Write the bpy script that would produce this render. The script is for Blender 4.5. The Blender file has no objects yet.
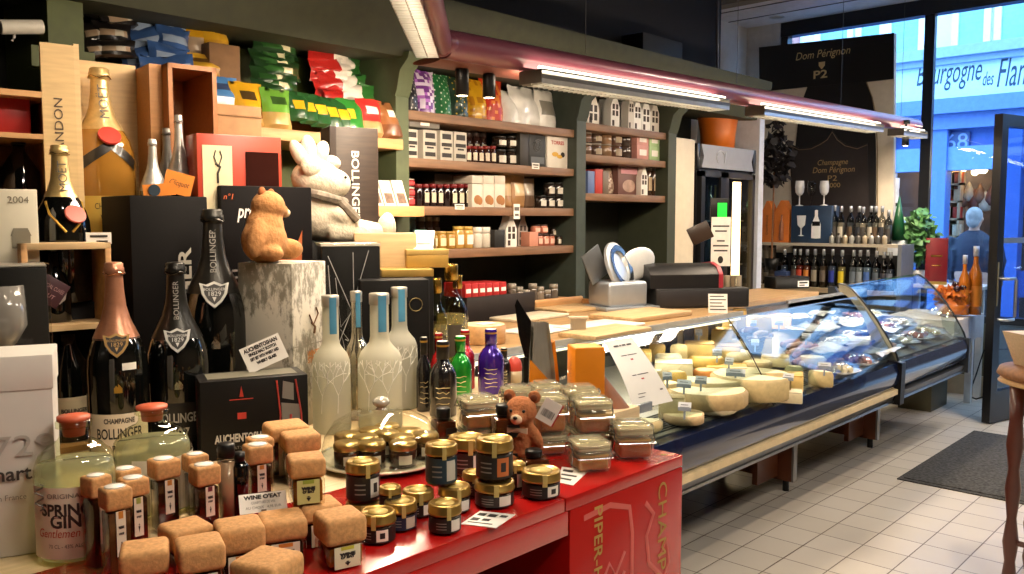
import bpy, bmesh, math, random
from mathutils import Vector, Matrix, noise
PI = math.pi; sin = math.sin; cos = math.cos
random.seed(7)
SC = bpy.context.scene; COL = SC.collection
# ---------------------------------------------------------------- camera
CAMF = 853.0; EYE = Vector((0, 0, 1.5))
PITCH = math.atan(67.0 / CAMF); YAW = math.atan(798.0 / CAMF)
FW = Vector((cos(YAW) * cos(PITCH), sin(YAW) * cos(PITCH), -sin(PITCH)))
RT = Vector((sin(YAW), -cos(YAW), 0)); UP = RT.cross(FW)
cd = bpy.data.cameras.new('camera'); cd.sensor_width = 36; cd.lens = 36 * CAMF / 1024; cd.clip_start = .05; cd.clip_end = 200
co = bpy.data.objects.new('camera', cd); COL.objects.link(co)
co.matrix_world = Matrix(((RT.x, UP.x, -FW.x, 0), (RT.y, UP.y, -FW.y, 0), (RT.z, UP.z, -FW.z, 1.5), (0, 0, 0, 1)))
SC.camera = co
def ray(u, v): return FW + RT * ((u - 512) / CAMF) - UP * ((v - 287) / CAMF)
def AT(u, v, x=None, y=None, z=None):
    r = ray(u, v)
    t = x / r.x if x is not None else y / r.y if y is not None else (z - 1.5) / r.z
    return EYE + r * t
def depth(p): return (Vector(p) - EYE).dot(FW)
def mpp(p): return depth(p) / CAMF                       # metres per pixel at p
def ztop(p, u, v):
    r = ray(u, v); t = math.hypot(p[0], p[1]) / math.hypot(r.x, r.y); return 1.5 + r.z * t
def face(p): return -math.atan2(p[0], p[1])              # rotation that turns a front (-Y) to the viewer's spot
def stand(u0, u1, vt, vb, z=1.0, deep=.5):
    """a thing standing on height z, its front foot at row vb: place, width, height"""
    u = (u0 + u1) / 2; p = AT(u, vb, z=z); w = (u1 - u0) * mpp(p)
    d = math.hypot(p.x, p.y); p = Vector((p.x, p.y, z)) * 1; k = (d + w * deep) / d
    p.x *= k; p.y *= k; w *= k
    return p, w, ztop(p, u, vt) - z
def behind(u0, u1, vt, y, z=1.0):
    u = (u0 + u1) / 2; q = AT(u, vt, y=y); p = Vector((q.x, y, z))
    return p, (u1 - u0) * mpp(q), q.z - z
# ---------------------------------------------------------------- materials
def lin(h):
    h = h.lstrip('#'); o = []
    for i in (0, 2, 4):
        c = int(h[i:i + 2], 16) / 255; o.append(c / 12.92 if c <= .04045 else ((c + .055) / 1.055) ** 2.4)
    return o
MC = {}
def m(hexc, rough=.5, metal=0, var=.08, scale=18, bump=0, coat=0, trans=0, emit=0, wood=False, spec=.5):
    key = (hexc, rough, metal, var, scale, bump, coat, trans, emit, wood, spec)
    if key in MC: return MC[key]
    a = bpy.data.materials.new('mat_' + hexc.strip('#') + ('_wood' if wood else '')); a.use_nodes = True
    nt = a.node_tree; b = nt.nodes['Principled BSDF']; c = lin(hexc)
    tc = nt.nodes.new('ShaderNodeTexCoord'); n = nt.nodes.new('ShaderNodeTexNoise'); n.inputs['Scale'].default_value = scale
    n.inputs['Detail'].default_value = 3
    if wood:
        mp = nt.nodes.new('ShaderNodeMapping'); mp.inputs['Scale'].default_value = (.6, 6, 6)
        nt.links.new(tc.outputs['Object'], mp.inputs[0]); nt.links.new(mp.outputs[0], n.inputs['Vector'])
    else: nt.links.new(tc.outputs['Object'], n.inputs['Vector'])
    r = nt.nodes.new('ShaderNodeValToRGB'); r.color_ramp.elements[0].position = .3; r.color_ramp.elements[1].position = .7
    r.color_ramp.elements[0].color = [min(1, k * (1 - var)) for k in c] + [1]
    r.color_ramp.elements[1].color = [min(1, k * (1 + var)) for k in c] + [1]
    nt.links.new(n.outputs[0], r.inputs[0]); nt.links.new(r.outputs[0], b.inputs['Base Color'])
    b.inputs['Roughness'].default_value = rough; b.inputs['Metallic'].default_value = metal
    b.inputs['Coat Weight'].default_value = coat; b.inputs['Transmission Weight'].default_value = trans
    b.inputs['Specular IOR Level'].default_value = spec
    if emit:
        nt.links.new(r.outputs[0], b.inputs['Emission Color']); b.inputs['Emission Strength'].default_value = emit
    if bump:
        k = nt.nodes.new('ShaderNodeBump'); k.inputs['Strength'].default_value = bump; k.inputs['Distance'].default_value = .01
        nt.links.new(n.outputs[0], k.inputs['Height']); nt.links.new(k.outputs[0], b.inputs['Normal'])
    MC[key] = a; return a
def glass(tint='#ffffff', ior=1.45, rough=.02, frost=0, name='glass'):
    key = ('g', tint, ior, rough, frost)
    if key in MC: return MC[key]
    a = bpy.data.materials.new(name + '_' + tint.strip('#')); a.use_nodes = True; nt = a.node_tree; nt.nodes.clear()
    o = nt.nodes.new('ShaderNodeOutputMaterial'); t = nt.nodes.new('ShaderNodeBsdfTransparent'); g = nt.nodes.new('ShaderNodeBsdfGlossy')
    f = nt.nodes.new('ShaderNodeFresnel'); f.inputs[0].default_value = ior; mx = nt.nodes.new('ShaderNodeMixShader')
    n = nt.nodes.new('ShaderNodeTexNoise'); n.inputs['Scale'].default_value = 6
    mr = nt.nodes.new('ShaderNodeMapRange'); mr.inputs['To Min'].default_value = rough; mr.inputs['To Max'].default_value = rough + .03
    nt.links.new(n.outputs[0], mr.inputs[0]); nt.links.new(mr.outputs[0], g.inputs['Roughness'])
    t.inputs[0].default_value = lin(tint) + [1]; g.inputs[0].default_value = (1, 1, 1, 1)
    ge = nt.nodes.new('ShaderNodeNewGeometry'); iv = nt.nodes.new('ShaderNodeMath'); iv.operation = 'SUBTRACT'; iv.inputs[0].default_value = 1; nt.links.new(ge.outputs['Backfacing'], iv.inputs[1])
    mu = nt.nodes.new('ShaderNodeMath'); mu.operation = 'MULTIPLY'; nt.links.new(f.outputs[0], mu.inputs[0]); nt.links.new(iv.outputs[0], mu.inputs[1]); nt.links.new(mu.outputs[0], mx.inputs[0]); nt.links.new(t.outputs[0], mx.inputs[1]); nt.links.new(g.outputs[0], mx.inputs[2])
    last = mx
    if frost:
        d = nt.nodes.new('ShaderNodeBsdfDiffuse'); d.inputs[0].default_value = lin('#e4e2d2') + [1]
        tl = nt.nodes.new('ShaderNodeBsdfTranslucent'); tl.inputs[0].default_value = lin('#e4e2d2') + [1]
        ad = nt.nodes.new('ShaderNodeMixShader'); ad.inputs[0].default_value = .5
        nt.links.new(d.outputs[0], ad.inputs[1]); nt.links.new(tl.outputs[0], ad.inputs[2])
        m2 = nt.nodes.new('ShaderNodeMixShader'); m2.inputs[0].default_value = frost
        nt.links.new(mx.outputs[0], m2.inputs[1]); nt.links.new(ad.outputs[0], m2.inputs[2]); last = m2
    nt.links.new(last.outputs[0], o.inputs[0]); MC[key] = a; return a
# ---------------------------------------------------------------- mesh builder
class B:
    def __init__(s): s.b = bmesh.new(); s.mi = 0
    def _mark(s, vs):
        for f in {f for v in vs for f in v.link_faces}: f.material_index = s.mi
    def box(s, x0, x1, y0, y1, z0, z1, bev=0, seg=2, rz=0, about=None):
        r = bmesh.ops.create_cube(s.b, size=1)['verts']
        bmesh.ops.scale(s.b, vec=(x1 - x0, y1 - y0, z1 - z0), verts=r)
        bmesh.ops.translate(s.b, vec=((x0 + x1) / 2, (y0 + y1) / 2, (z0 + z1) / 2), verts=r)
        s._mark(r)
        if bev:
            es = list({e for v in r for e in v.link_edges})
            q = bmesh.ops.bevel(s.b, geom=es, offset=bev, segments=seg, profile=.5, affect='EDGES')
            for f in q['faces']: f.material_index = s.mi
            r = list({v for f in q['faces'] for v in f.verts})
        if rz: bmesh.ops.rotate(s.b, cent=about or ((x0 + x1) / 2, (y0 + y1) / 2, 0), matrix=Matrix.Rotation(rz, 3, 'Z'), verts=r)
        return s
    def lathe(s, prof, n=24, cx=0, cy=0, a0=0, a1=2 * PI, sq=0):
        full = abs(a1 - a0 - 2 * PI) < 1e-6; k = n if full else n + 1; rows = []
        for r, z in prof:
            if r < 1e-6: rows.append([s.b.verts.new((cx, cy, z))] * k); continue
            row = []
            for i in range(k):
                a = a0 + (a1 - a0) * i / n; c, d = cos(a), sin(a)
                q = 1 if not sq else 1 / (abs(c) ** sq + abs(d) ** sq) ** (1 / sq)
                row.append(s.b.verts.new((cx + r * q * c, cy + r * q * d, z)))
            rows.append(row)
        for p, q in zip(rows, rows[1:]):
            for i in range(k if full else k - 1):
                j = (i + 1) % k; vs = []
                for v in (p[i], p[j], q[j], q[i]):
                    if v not in vs: vs.append(v)
                if len(vs) > 2:
                    try: s.b.faces.new(vs).material_index = s.mi
                    except ValueError: pass
        return s
    def cyl(s, r, z0, z1, n=24, cx=0, cy=0, bev=0):
        if bev: return s.lathe([(0, z0), (r - bev, z0), (r, z0 + bev), (r, z1 - bev), (r - bev, z1), (0, z1)], n, cx, cy)
        return s.lathe([(0, z0), (r, z0), (r, z1), (0, z1)], n, cx, cy)
    def prism(s, poly, axis, d0, d1):
        def mk(a, b, d): return {'x': (d, a, b), 'y': (a, d, b), 'z': (a, b, d)}[axis]
        p = [s.b.verts.new(mk(a, b, d0)) for a, b in poly]; q = [s.b.verts.new(mk(a, b, d1)) for a, b in poly]
        fs = [s.b.faces.new(p), s.b.faces.new(list(reversed(q)))]
        for i in range(len(p)):
            j = (i + 1) % len(p); fs.append(s.b.faces.new((p[j], p[i], q[i], q[j])))
        for f in fs: f.material_index = s.mi
        bmesh.ops.recalc_face_normals(s.b, faces=fs); return s
    def sheet(s, pts):                                   # rows of points
        rows = [[s.b.verts.new(p) for p in r] for r in pts]
        for a, c in zip(rows, rows[1:]):
            for i in range(len(a) - 1): s.b.faces.new((a[i], a[i + 1], c[i + 1], c[i])).material_index = s.mi
        return s
    def tube(s, pts, r, n=8, closed=False):
        pts = [Vector(p) for p in pts]; rings = []; N = len(pts)
        for i, p in enumerate(pts):
            a = pts[(i - 1) % N] if (closed or i) else p; c = pts[(i + 1) % N] if (closed or i < N - 1) else p
            d = (c - a).normalized(); t = Vector((0, 0, 1)) if abs(d.z) < .9 else Vector((1, 0, 0))
            e = d.cross(t).normalized(); g = d.cross(e); rr = r[i] if isinstance(r, (list, tuple)) else r
            rings.append([s.b.verts.new(p + e * (rr * cos(2 * PI * k / n)) + g * (rr * sin(2 * PI * k / n))) for k in range(n)])
        fs = []
        for i in range(N if closed else N - 1):
            a, c = rings[i], rings[(i + 1) % N]
            for k in range(n): fs.append(s.b.faces.new((a[k], a[(k + 1) % n], c[(k + 1) % n], c[k])))
        if not closed: fs += [s.b.faces.new(rings[0]), s.b.faces.new(list(reversed(rings[-1])))]
        for f in fs: f.material_index = s.mi
        bmesh.ops.recalc_face_normals(s.b, faces=fs); return s
    def ball(s, c, r, rot=None, n=16):
        if not isinstance(r, (tuple, list)): r = (r, r, r)
        q = bmesh.ops.create_uvsphere(s.b, u_segments=n, v_segments=max(6, n * 2 // 3), radius=1)['verts']
        M = Matrix.Translation(c) @ (rot.to_4x4() if rot else Matrix()) @ Matrix.Diagonal((*r, 1))
        bmesh.ops.transform(s.b, matrix=M, verts=q); s._mark(q); return s
    def bag(s, w, h, t, seed=0, nx=8, nz=10, mf=None, crimp=.06, wr=.06, lean=0):
        """a filled bag: crimped top, bulging sides, wrinkles"""
        for sd in (-1, 1):
            rows = []
            for j in range(nz + 1):
                v = j / nz; row = []
                for i in range(nx + 1):
                    u = i / nx * 2 - 1
                    th = (1 - abs(u) ** 2.6) * (min(1, v / .12 + .35)) * (1 - max(0, (v - .35) / .65) ** 1.7)
                    k = noise.noise((u * 2.1 + seed, v * 3.3, sd * 1.7 + seed)) * wr * w
                    row.append((u * w / 2 * (1 - .10 * (1 - abs(v - .5) * 2)) , sd * (th * t / 2 + .0012) + k * min(1, th * 2) + lean * v * h, v * h + (k * .5 if v > .95 else 0)))
                rows.append(row)
            vs = [[s.b.verts.new(p) for p in r] for r in rows]
            for j in range(nz):
                for i in range(nx):
                    q = (vs[j][i], vs[j][i + 1], vs[j + 1][i + 1], vs[j + 1][i])
                    f = s.b.faces.new(q if sd < 0 else q[::-1]); f.material_index = mf((i + .5) / nx, (j + .5) / nz, sd) if mf else s.mi
        bmesh.ops.remove_doubles(s.b, verts=s.b.verts, dist=.003); return s
    def rot(s, M3, cent=(0, 0, 0)): bmesh.ops.rotate(s.b, cent=cent, matrix=M3, verts=s.b.verts); return s
    def move(s, v): bmesh.ops.translate(s.b, vec=v, verts=s.b.verts); return s
    def jit(s, amt, sc=8, seed=0):
        for v in s.b.verts:
            k = noise.noise_vector(v.co * sc + Vector((seed, seed * .7, 0))); v.co += k * amt
        return s
    def mesh(s, name='mesh', ang=38):
        me = bpy.data.meshes.new(name); ca = math.radians(ang)
        for f in s.b.faces: f.smooth = True
        for e in s.b.edges:
            if len(e.link_faces) == 2 and e.calc_face_angle(0) > ca: e.smooth = False
        s.b.to_mesh(me); s.b.free(); return me
MESH = {}
def cached(key, fn):
    if key not in MESH: MESH[key] = fn().mesh(str(key[0]))
    return MESH[key]
def link(name, data, mats, parent=None, loc=(0, 0, 0), rz=0):
    o = bpy.data.objects.new(name, data); COL.objects.link(o)
    if not isinstance(mats, (list, tuple)): mats = [mats]
    if not data.materials:
        for q in mats: data.materials.append(q)
    for i, q in enumerate(mats):
        if data.materials[i] != q: o.material_slots[i].link = 'OBJECT'; o.material_slots[i].material = q
    o.parent = parent; o.location = loc
    if rz: o.rotation_euler = (0, 0, rz)
    return o
def geo(x):
    return x.mesh() if isinstance(x, B) else x
def pt(name, g, mats, parent, loc=(0, 0, 0), rz=0, label=None):
    o = link(name, geo(g), mats, parent, loc, rz)
    if label: o['label'] = label
    return o
def tag(o, label, cat, group=None, kind=None):
    o['label'] = label; o['category'] = cat
    if group: o['group'] = group
    if kind: o['kind'] = kind
    return o
def T(name, label, cat, loc=(0, 0, 0), rz=0, group=None):
    o = bpy.data.objects.new(name, None); COL.objects.link(o); o.empty_display_size = .05
    o.location = loc; o.rotation_euler = (0, 0, rz); return tag(o, label, cat, group)
def solo(name, g, mats, label, cat, loc=(0, 0, 0), rz=0, group=None, kind=None):
    return tag(link(name, geo(g), mats, None, loc, rz), label, cat, group, kind)
def struct(name, g, mats, loc=(0, 0, 0), parent=None):
    o = link(name, geo(g), mats, parent, loc)
    if parent is None: o['kind'] = 'structure'
    return o
def txt(s, size, mat, parent, loc=(0, 0, 0), rz=0, shear=0, bend=0, spin=0, align='CENTER', fit=None, name='lettering', bold=0, flat=False, tilt=0):
    c = bpy.data.curves.new('t', 'FONT'); c.body = s; c.size = size; c.align_x = align; c.align_y = 'CENTER'; c.shear = shear
    c.resolution_u = 3; c.offset = bold; c.space_line = .85
    o = bpy.data.objects.new('t', c); me = bpy.data.meshes.new_from_object(o); bpy.data.objects.remove(o); bpy.data.curves.remove(c)
    xs = [v.co.x for v in me.vertices]
    k = 1
    if fit and xs and max(xs) > min(xs): k = fit / (max(xs) - min(xs))
    for v in me.vertices:
        x, y = v.co.x * k, v.co.y
        x, y = x * cos(spin) - y * sin(spin), x * sin(spin) + y * cos(spin)
        if flat: v.co = (x, y, 0)
        elif bend: v.co = (bend * sin(x / bend), -bend * cos(x / bend), y)
        else: v.co = (x, 0, y)
    if not me.vertices: return None
    o = link(name, me, mat, parent, loc, rz)
    if tilt: o.rotation_euler = (tilt, 0, rz)
    return o
ORD = 'first second third fourth fifth sixth seventh eighth ninth tenth eleventh twelfth thirteenth fourteenth fifteenth sixteenth seventeenth eighteenth nineteenth twentieth'.split()
# ---------------------------------------------------------------- common materials
WOOD = m('#a07a50', .5, var=.22, wood=True, scale=9); WOODL = m('#c4a67a', .5, var=.18, wood=True, scale=9); WOODD = m('#7a4f2c', .55, var=.25, wood=True, scale=9)
PINE = m('#b98c5a', .5, var=.2, wood=True, scale=9); SHELF = m('#7d5c42', .5, var=.22, wood=True, scale=9)
BLK = m('#0c0b0b', .4, spec=.3); BLKM = m('#100f0f', .7, spec=.2); WHT = m('#e6e2da', .5); PAPER = m('#ece8e0', .6); CREAM = m('#dccfb4', .55)
GOLD = m('#c9a24a', .25, 1); SILV = m('#c9c8c6', .2, 1); STEEL = m('#b9bbbd', .28, 1); RED = m('#a8161b', .32, coat=.4, var=.04); INK = m('#241f1d', .6)
OLIVE = m('#4f5526', .6, var=.12); OLIVED = m('#2e3019', .7, var=.15); DKGRN = m('#27301f', .6); ORANGE = m('#e08a14', .45); GL = glass(); GLT = glass('#f2f4ee')
GOLDP = m('#b98f3c', .4, .7); DARKGL = m('#070807', .06, coat=.5, var=.02); CORK = m('#bf8e59', .8, var=.2, scale=160, bump=.12); WINE = m('#3a120e', .15, coat=.4)
SILVERP = m('#a5a19a', .4, .5)
# ================================================================ the setting
def PX(p):
    q = Vector(p) - EYE; d = q.dot(FW); return 512 + CAMF * q.dot(RT) / d, 287 - CAMF * q.dot(UP) / d
def along(P, Q, u):
    a, b = 0.0, 1.0
    for _ in range(50):
        c = (a + b) / 2
        if PX(Vector(P).lerp(Vector(Q), c))[0] < u: a = c
        else: b = c
    return a
def tile_mat():
    a = m('#cbc3b8', .32, var=.05, scale=3).copy(); a.name = 'floor_tiles'; nt = a.node_tree; b = nt.nodes['Principled BSDF']
    tc = nt.nodes['Texture Coordinate']; mp = nt.nodes.new('ShaderNodeMapping'); mp.inputs['Location'].default_value = (.08, -.039, 0)
    br = nt.nodes.new('ShaderNodeTexBrick'); br.offset = 0; br.squash = 1
    for k, v in (('Scale', 1), ('Mortar Size', .0028), ('Mortar Smooth', .1), ('Brick Width', .2), ('Row Height', .2), ('Bias', 0)): br.inputs[k].default_value = v
    br.inputs['Color1'].default_value = lin('#cdc5ba') + [1]; br.inputs['Color2'].default_value = lin('#c4bcb0') + [1]; br.inputs['Mortar'].default_value = lin('#5b4a3c') + [1]
    nt.links.new(tc.outputs['Object'], mp.inputs[0]); nt.links.new(mp.outputs[0], br.inputs['Vector'])
    mx = nt.nodes.new('ShaderNodeMixRGB'); mx.blend_type = 'MULTIPLY'; mx.inputs[0].default_value = 1
    n2 = nt.nodes.new('ShaderNodeTexNoise'); n2.inputs['Scale'].default_value = 2.2; n2.inputs['Detail'].default_value = 6
    r2 = nt.nodes.new('ShaderNodeValToRGB'); r2.color_ramp.elements[0].color = (.86, .84, .8, 1); r2.color_ramp.elements[1].color = (1, 1, 1, 1)
    nt.links.new(tc.outputs['Object'], n2.inputs['Vector']); nt.links.new(n2.outputs[0], r2.inputs[0])
    nt.links.new(br.outputs[0], mx.inputs[1]); nt.links.new(r2.outputs[0], mx.inputs[2]); nt.links.new(mx.outputs[0], b.inputs['Base Color'])
    bp = nt.nodes.new('ShaderNodeBump'); bp.invert = True; bp.inputs['Strength'].default_value = .4; bp.inputs['Distance'].default_value = .002
    nt.links.new(br.outputs[1], bp.inputs['Height']); nt.links.new(bp.outputs[0], b.inputs['Normal']); return a
struct('floor', B().box(-2.3, 8.25, -3.1, 4.4, -.1, 0), tile_mat())
DARKW = m('#17160f', .8, var=.15); CEILM = m('#121218', .8)
struct('ceiling', B().box(-2.3, 6.9, -3.1, 4.4, 3.5, 3.6), CEILM)
struct('ceiling_window_side', B().box(6.9, 8.25, -3.1, 4.4, 3.42, 3.6), m('#cfcdd2', .5))
struct('trim_1', B().box(6.78, 6.92, -3.1, 4.4, 3.36, 3.5), m('#6f5f4c', .6))
for i, xx in enumerate((7.25, 7.62)): struct('trim_%d' % (i + 2), B().box(xx, xx + .012, -3, 4.3, 3.414, 3.4205), m('#55545a', .6))
struct('wall_back', B().box(-2.3, 6.2, 3.78, 4.4, 0, 3.5), m('#1d1e13', .75, var=.12))
struct('wall_back_window_side', B().box(6.2, 8.25, 4.25, 4.4, 0, 3.42), m('#cdc7bd', .18, var=.04))
struct('wall_back_return', B().box(6.2, 6.3, 3.78, 4.25, 0, 3.5), m('#d2cabd', .4))
struct('trim_4', B().prism([(4.19, 0), (4.25, 0), (4.25, 3.4), (4.19, 3.4)], 'x', 6.75, 6.8), m('#b9b3aa', .4))
struct('wall_left', B().box(-2.4, -2.3, -3.1, 4.4, 0, 3.5), m('#241f1a', .8))
struct('wall_front', B().box(-2.3, 8.25, -3.2, -3.1, 0, 3.5), m('#6a5a48', .8))
PARA = m('#6d664d', .6, var=.12)
struct('wall_window_parapet', B().box(8.0, 8.2, 1.62, 4.25, 0, .62), PARA)
struct('baseboard_window', B().box(7.97, 8.0, 1.62, 4.25, 0, .17), m('#c0ab8a', .4, var=.06))
struct('wall_window_side', B().box(8.0, 8.25, 3.9, 4.25, .62, 3.42), m('#c4beb6', .3))
struct('wall_window_right', B().box(8.0, 8.25, -3.1, .25, 0, 3.42), m('#3a342e', .7))
FR = m('#0b0c11', .35)
wf = struct('window_1', B().box(8.05, 8.11, 2.49, 2.575, .62, 3.42).box(8.02, 8.14, .25, 3.9, 3.285, 3.42).box(8.03, 8.13, 1.62, 4.25, .6, .68).box(8.03, 8.13, 3.83, 3.9, .62, 3.42)
            .box(8.04, 8.12, 1.62, 1.7, 0, 2.35).box(8.04, 8.12, .25, .33, 0, 3.2).box(8.04, 8.12, .25, 1.7, 2.28, 2.36), FR)
struct('window_pane', B().box(8.075, 8.085, 2.575, 3.83, .68, 3.285), glass('#e6f0f8'), parent=wf)
struct('window_pane', B().box(8.075, 8.085, 1.7, 2.49, .68, 3.285), glass('#e6f0f8'), parent=wf)
dl = T('recessed_downlight', 'round recessed downlight in the white ceiling near the window', 'ceiling light', AT(777, 17, z=3.42))
pt('rim', B().lathe([(.05, -.004), (.065, -.006), (.07, 0), (.05, 0)], 24), STEEL, dl); pt('lens', B().cyl(.05, -.003, -.001), m('#a9a59c', .3), dl)
# ---------------------------------------------------------------- open shop door
dp = Vector((6.9, 1.68, 0)); dang = math.atan2(1.40 - 1.68, 8.03 - 6.9); L = 1.16
dt = ztop(dp, 995, 114)
door = struct('door_1', B().box(0, .085, -.03, .03, .01, dt).box(L - .08, L, -.03, .03, .01, dt).box(.085, L - .08, -.03, .03, .01, .24).box(.085, L - .08, -.03, .03, dt - .085, dt), FR, (dp.x, dp.y, 0))
door.rotation_euler = (0, 0, dang)
struct('door_glass', B().box(.085, L - .08, -.006, .006, .24, dt - .085), glass('#c3d2e6'), parent=door)
hz = ztop(dp, 1005, 279)
struct('door_handle', B().tube([(.05, -.03, hz), (.05, -.075, hz), (.06, -.09, hz), (.15, -.09, hz), (.165, -.09, hz - .015), (.165, -.09, hz - .28), (.15, -.09, hz - .3), (.06, -.09, hz - .3), (.05, -.075, hz - .3), (.05, -.03, hz - .3)], .011, 10), STEEL, parent=door)
struct('door_lock', B().box(.015, .035, -.034, -.03, hz - .2, hz + .12, .002), m('#8c8468', .4, .6), parent=door)
struct('door_push_bar', B().box(.085, L - .08, -.02, -.008, 1.33, 1.37), m('#8ba0bb', .3, .6), parent=door)
# ---------------------------------------------------------------- mat
matp = AT(897, 480, z=0); mq = AT(1018, 503, z=0)
solo('door_mat', B().box(0, 1.55, -1.0, .0, 0, .008, .003).box(.03, 1.52, -.97, -.03, .006, .014, .003), m('#3d3c3b', .95, var=.6, scale=55, bump=.6), 'dark grey ribbed entrance mat lying on the tiles inside the door', 'doormat', (5.06, 1.68, 0))
# ---------------------------------------------------------------- the suspended light bar
PINK = m('#8c4a59', .35, coat=.3, var=.05)
BC = AT(444, 44, y=2.4); BT = AT(916, 126, y=2.47); BA = BC + Vector((-cos(math.radians(44.5)), -sin(math.radians(44.5)), 0)) * 2.3
bar = T('suspended_light_bar', 'long pink suspended light bar hanging over the cheese counter and shelves', 'light fitting', BC)
def lb(P): return Vector(P) - BC
def fin(P, Q, r, up):                                     # flattened tube along a line
    b = B(); P = lb(P); Q = lb(Q); d = (Q - P).normalized(); side = d.cross(Vector((0, 0, 1))).normalized(); rg = []
    for p in (P, Q):
        rg.append([b.b.verts.new(p + side * (r * cos(a)) + Vector((0, 0, 1)) * (up * sin(a))) for a in [2 * PI * k / 14 for k in range(14)]])
    fs = [b.b.faces.new(rg[0]), b.b.faces.new(rg[1][::-1])] + [b.b.faces.new((rg[0][k], rg[0][(k + 1) % 14], rg[1][(k + 1) % 14], rg[1][k])) for k in range(14)]
    bmesh.ops.recalc_face_normals(b.b, faces=fs); return b
pt('main_tube', fin(BC, BT, .055, .055), PINK, bar)
pt('near_tube', fin(BA, BC, .032, .045), PINK, bar)
pt('corner_joint', B().ball((0, 0, 0), (.06, .06, .048)), PINK, bar)
pt('under_tray', fin(BC - Vector((0, -.10, .05)), BC.lerp(BT, .13) - Vector((0, -.10, .05)), .08, .012), m('#7a4438', .5), bar)
LAMPCOL = (1.0, .80, .58)
def fixture(P, Q, watts, side=1, wid=.12, drop=.05, slats=46, both=True):
    P = Vector(P); Q = Vector(Q); d = (Q - P); ln = d.length; c = (P + Q) / 2
    fx = bpy.data.objects.new('louvre_lamp', None); COL.objects.link(fx); fx.parent = bar; fx.location = c - BC
    fx.rotation_euler = (0, -math.asin(d.z / ln), math.atan2(d.y, d.x))
    h = ln / 2; w = wid / 2
    o = pt('housing', B().box(-h, h, -w, w, .028, .034).box(-h, h, -w - .003, -w, -.004, .012).box(-h, h, w, w + .003, -.02, .03).box(-h - .003, -h, -w, w, -.02, .03).box(h, h + .003, -w, w, -.02, .03), m('#5f5a52', .4, .3), fx)
    b = B()
    for k in range(slats):
        x = -h + (k + .5) * ln / slats; b.box(x - .0022, x + .0022, -w, w, -.024, -.010)
    b.box(-h, h, -.001, .001, -.024, -.006).box(-h, h, -w, -w + .002, -.024, -.004)
    pt('louvre', b, m('#e4e0d6', .25, .5), fx)
    pt('tube', B().rot(Matrix()).tube([(-h + .01, 0, .012), (h - .01, 0, .012)], .009, 10), m('#fff1d6', .5, emit=16, var=0), fx)
    ld = bpy.data.lights.new('lamp_light', 'AREA'); ld.shape = 'RECTANGLE'; ld.size = ln; ld.size_y = wid * .8; ld.energy = watts; ld.color = LAMPCOL
    lo = bpy.data.objects.new('lamp_light', ld); COL.objects.link(lo); lo.parent = fx; lo.location = (0, 0, -.028)
    ud = ld.copy(); ud.energy = watts * .08; uo = bpy.data.objects.new('lamp_uplight', ud); COL.objects.link(uo); uo.parent = fx; uo.location = (0, 0, .05); uo.rotation_euler = (PI, 0, 0)
    if slats > 20:
        sd = ld.copy(); sd.energy = watts * .34; so = bpy.data.objects.new('lamp_sidelight', sd); COL.objects.link(so); so.parent = fx; so.location = (0, w + .012, .0); so.rotation_euler = (PI / 2, 0, 0)
    pt('top_tube', B().tube([(-h + .01, -w * .6, .042), (h - .01, -w * .6, .042)], .008, 8), m('#fff1d6', .5, emit=3.5, var=0), fx)
    return fx
OFF = Vector((0, -.07, -.095))
def onbar(u, off=OFF): return BC.lerp(BT, along(BC, BT, u)) + off
fixture(onbar(518), onbar(708), 30); fixture(onbar(744), onbar(866), 26, slats=40); fixture(onbar(887), onbar(911), 9, slats=14)
perp = Vector((sin(math.radians(44.5)), -cos(math.radians(44.5)), 0))
nd = Vector((cos(math.radians(44.5)), sin(math.radians(44.5)), 0))
f0 = BC - perp * .06 - nd * .0 + Vector((0, 0, -.03))
fixture(f0 - nd * 1.5, f0, 42, slats=46, wid=.085)
for t in (.16, .42, .7, .93):
    p = lb(BC.lerp(BT, t)); pt('hanging_wire', B().tube([p, p + Vector((0, 0, 3.45 - p.z - BC.z))], .0016, 5), m('#55504a', .4, .8), bar)
def spot(name, u, v0, v1, y, lab, lit=True, parentgroup='spotlights on the light bar', aim=(0, .5, -1), watts=14):
    p = AT(u, v0, y=y); q = AT(u, v1, y=y); hh = p.z - q.z
    s = T(name, lab, 'spotlight', (p.x, p.y, q.z), 0, parentgroup)
    pt('mount', B().cyl(.03, hh + .03, hh + .06).cyl(.008, hh - .01, hh + .04), BLK, s)
    pt('can', B().lathe([(0, hh), (.024, hh), (.027, hh - .01), (.027, 0), (.022, 0), (.022, .012), (0, .014)], 20), BLK, s)
    pt('lens', B().cyl(.0215, .001, .006), m('#ffe9c4', .4, emit=18 if lit else 1.5, var=0), s)
    if lit:
        ld = bpy.data.lights.new('spot_light', 'SPOT'); ld.energy = watts; ld.color = LAMPCOL; ld.spot_size = 1.5; ld.spot_blend = .6; ld.shadow_soft_size = .03
        lo = bpy.data.objects.new('spot_light', ld); COL.objects.link(lo); lo.location = (p.x, p.y, q.z - .01)
        lo.rotation_euler = Vector(aim).to_track_quat('-Z', 'Y').to_euler()
spot('spotlight', 462, 68, 96, 2.5, 'black can spotlight with a glowing lens before the polka-dot bags', aim=(-.1, .8, -.2), watts=50)
spot('spotlight', 489, 74, 98, 2.5, 'black can spotlight before the yellow and red gift bags', aim=(.05, .8, -.2), watts=50)
spot('spotlight', 906, 128, 146, 2.4, 'small glowing spotlight under the far end of the light bar', aim=(.5, .5, -1), watts=40)
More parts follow.
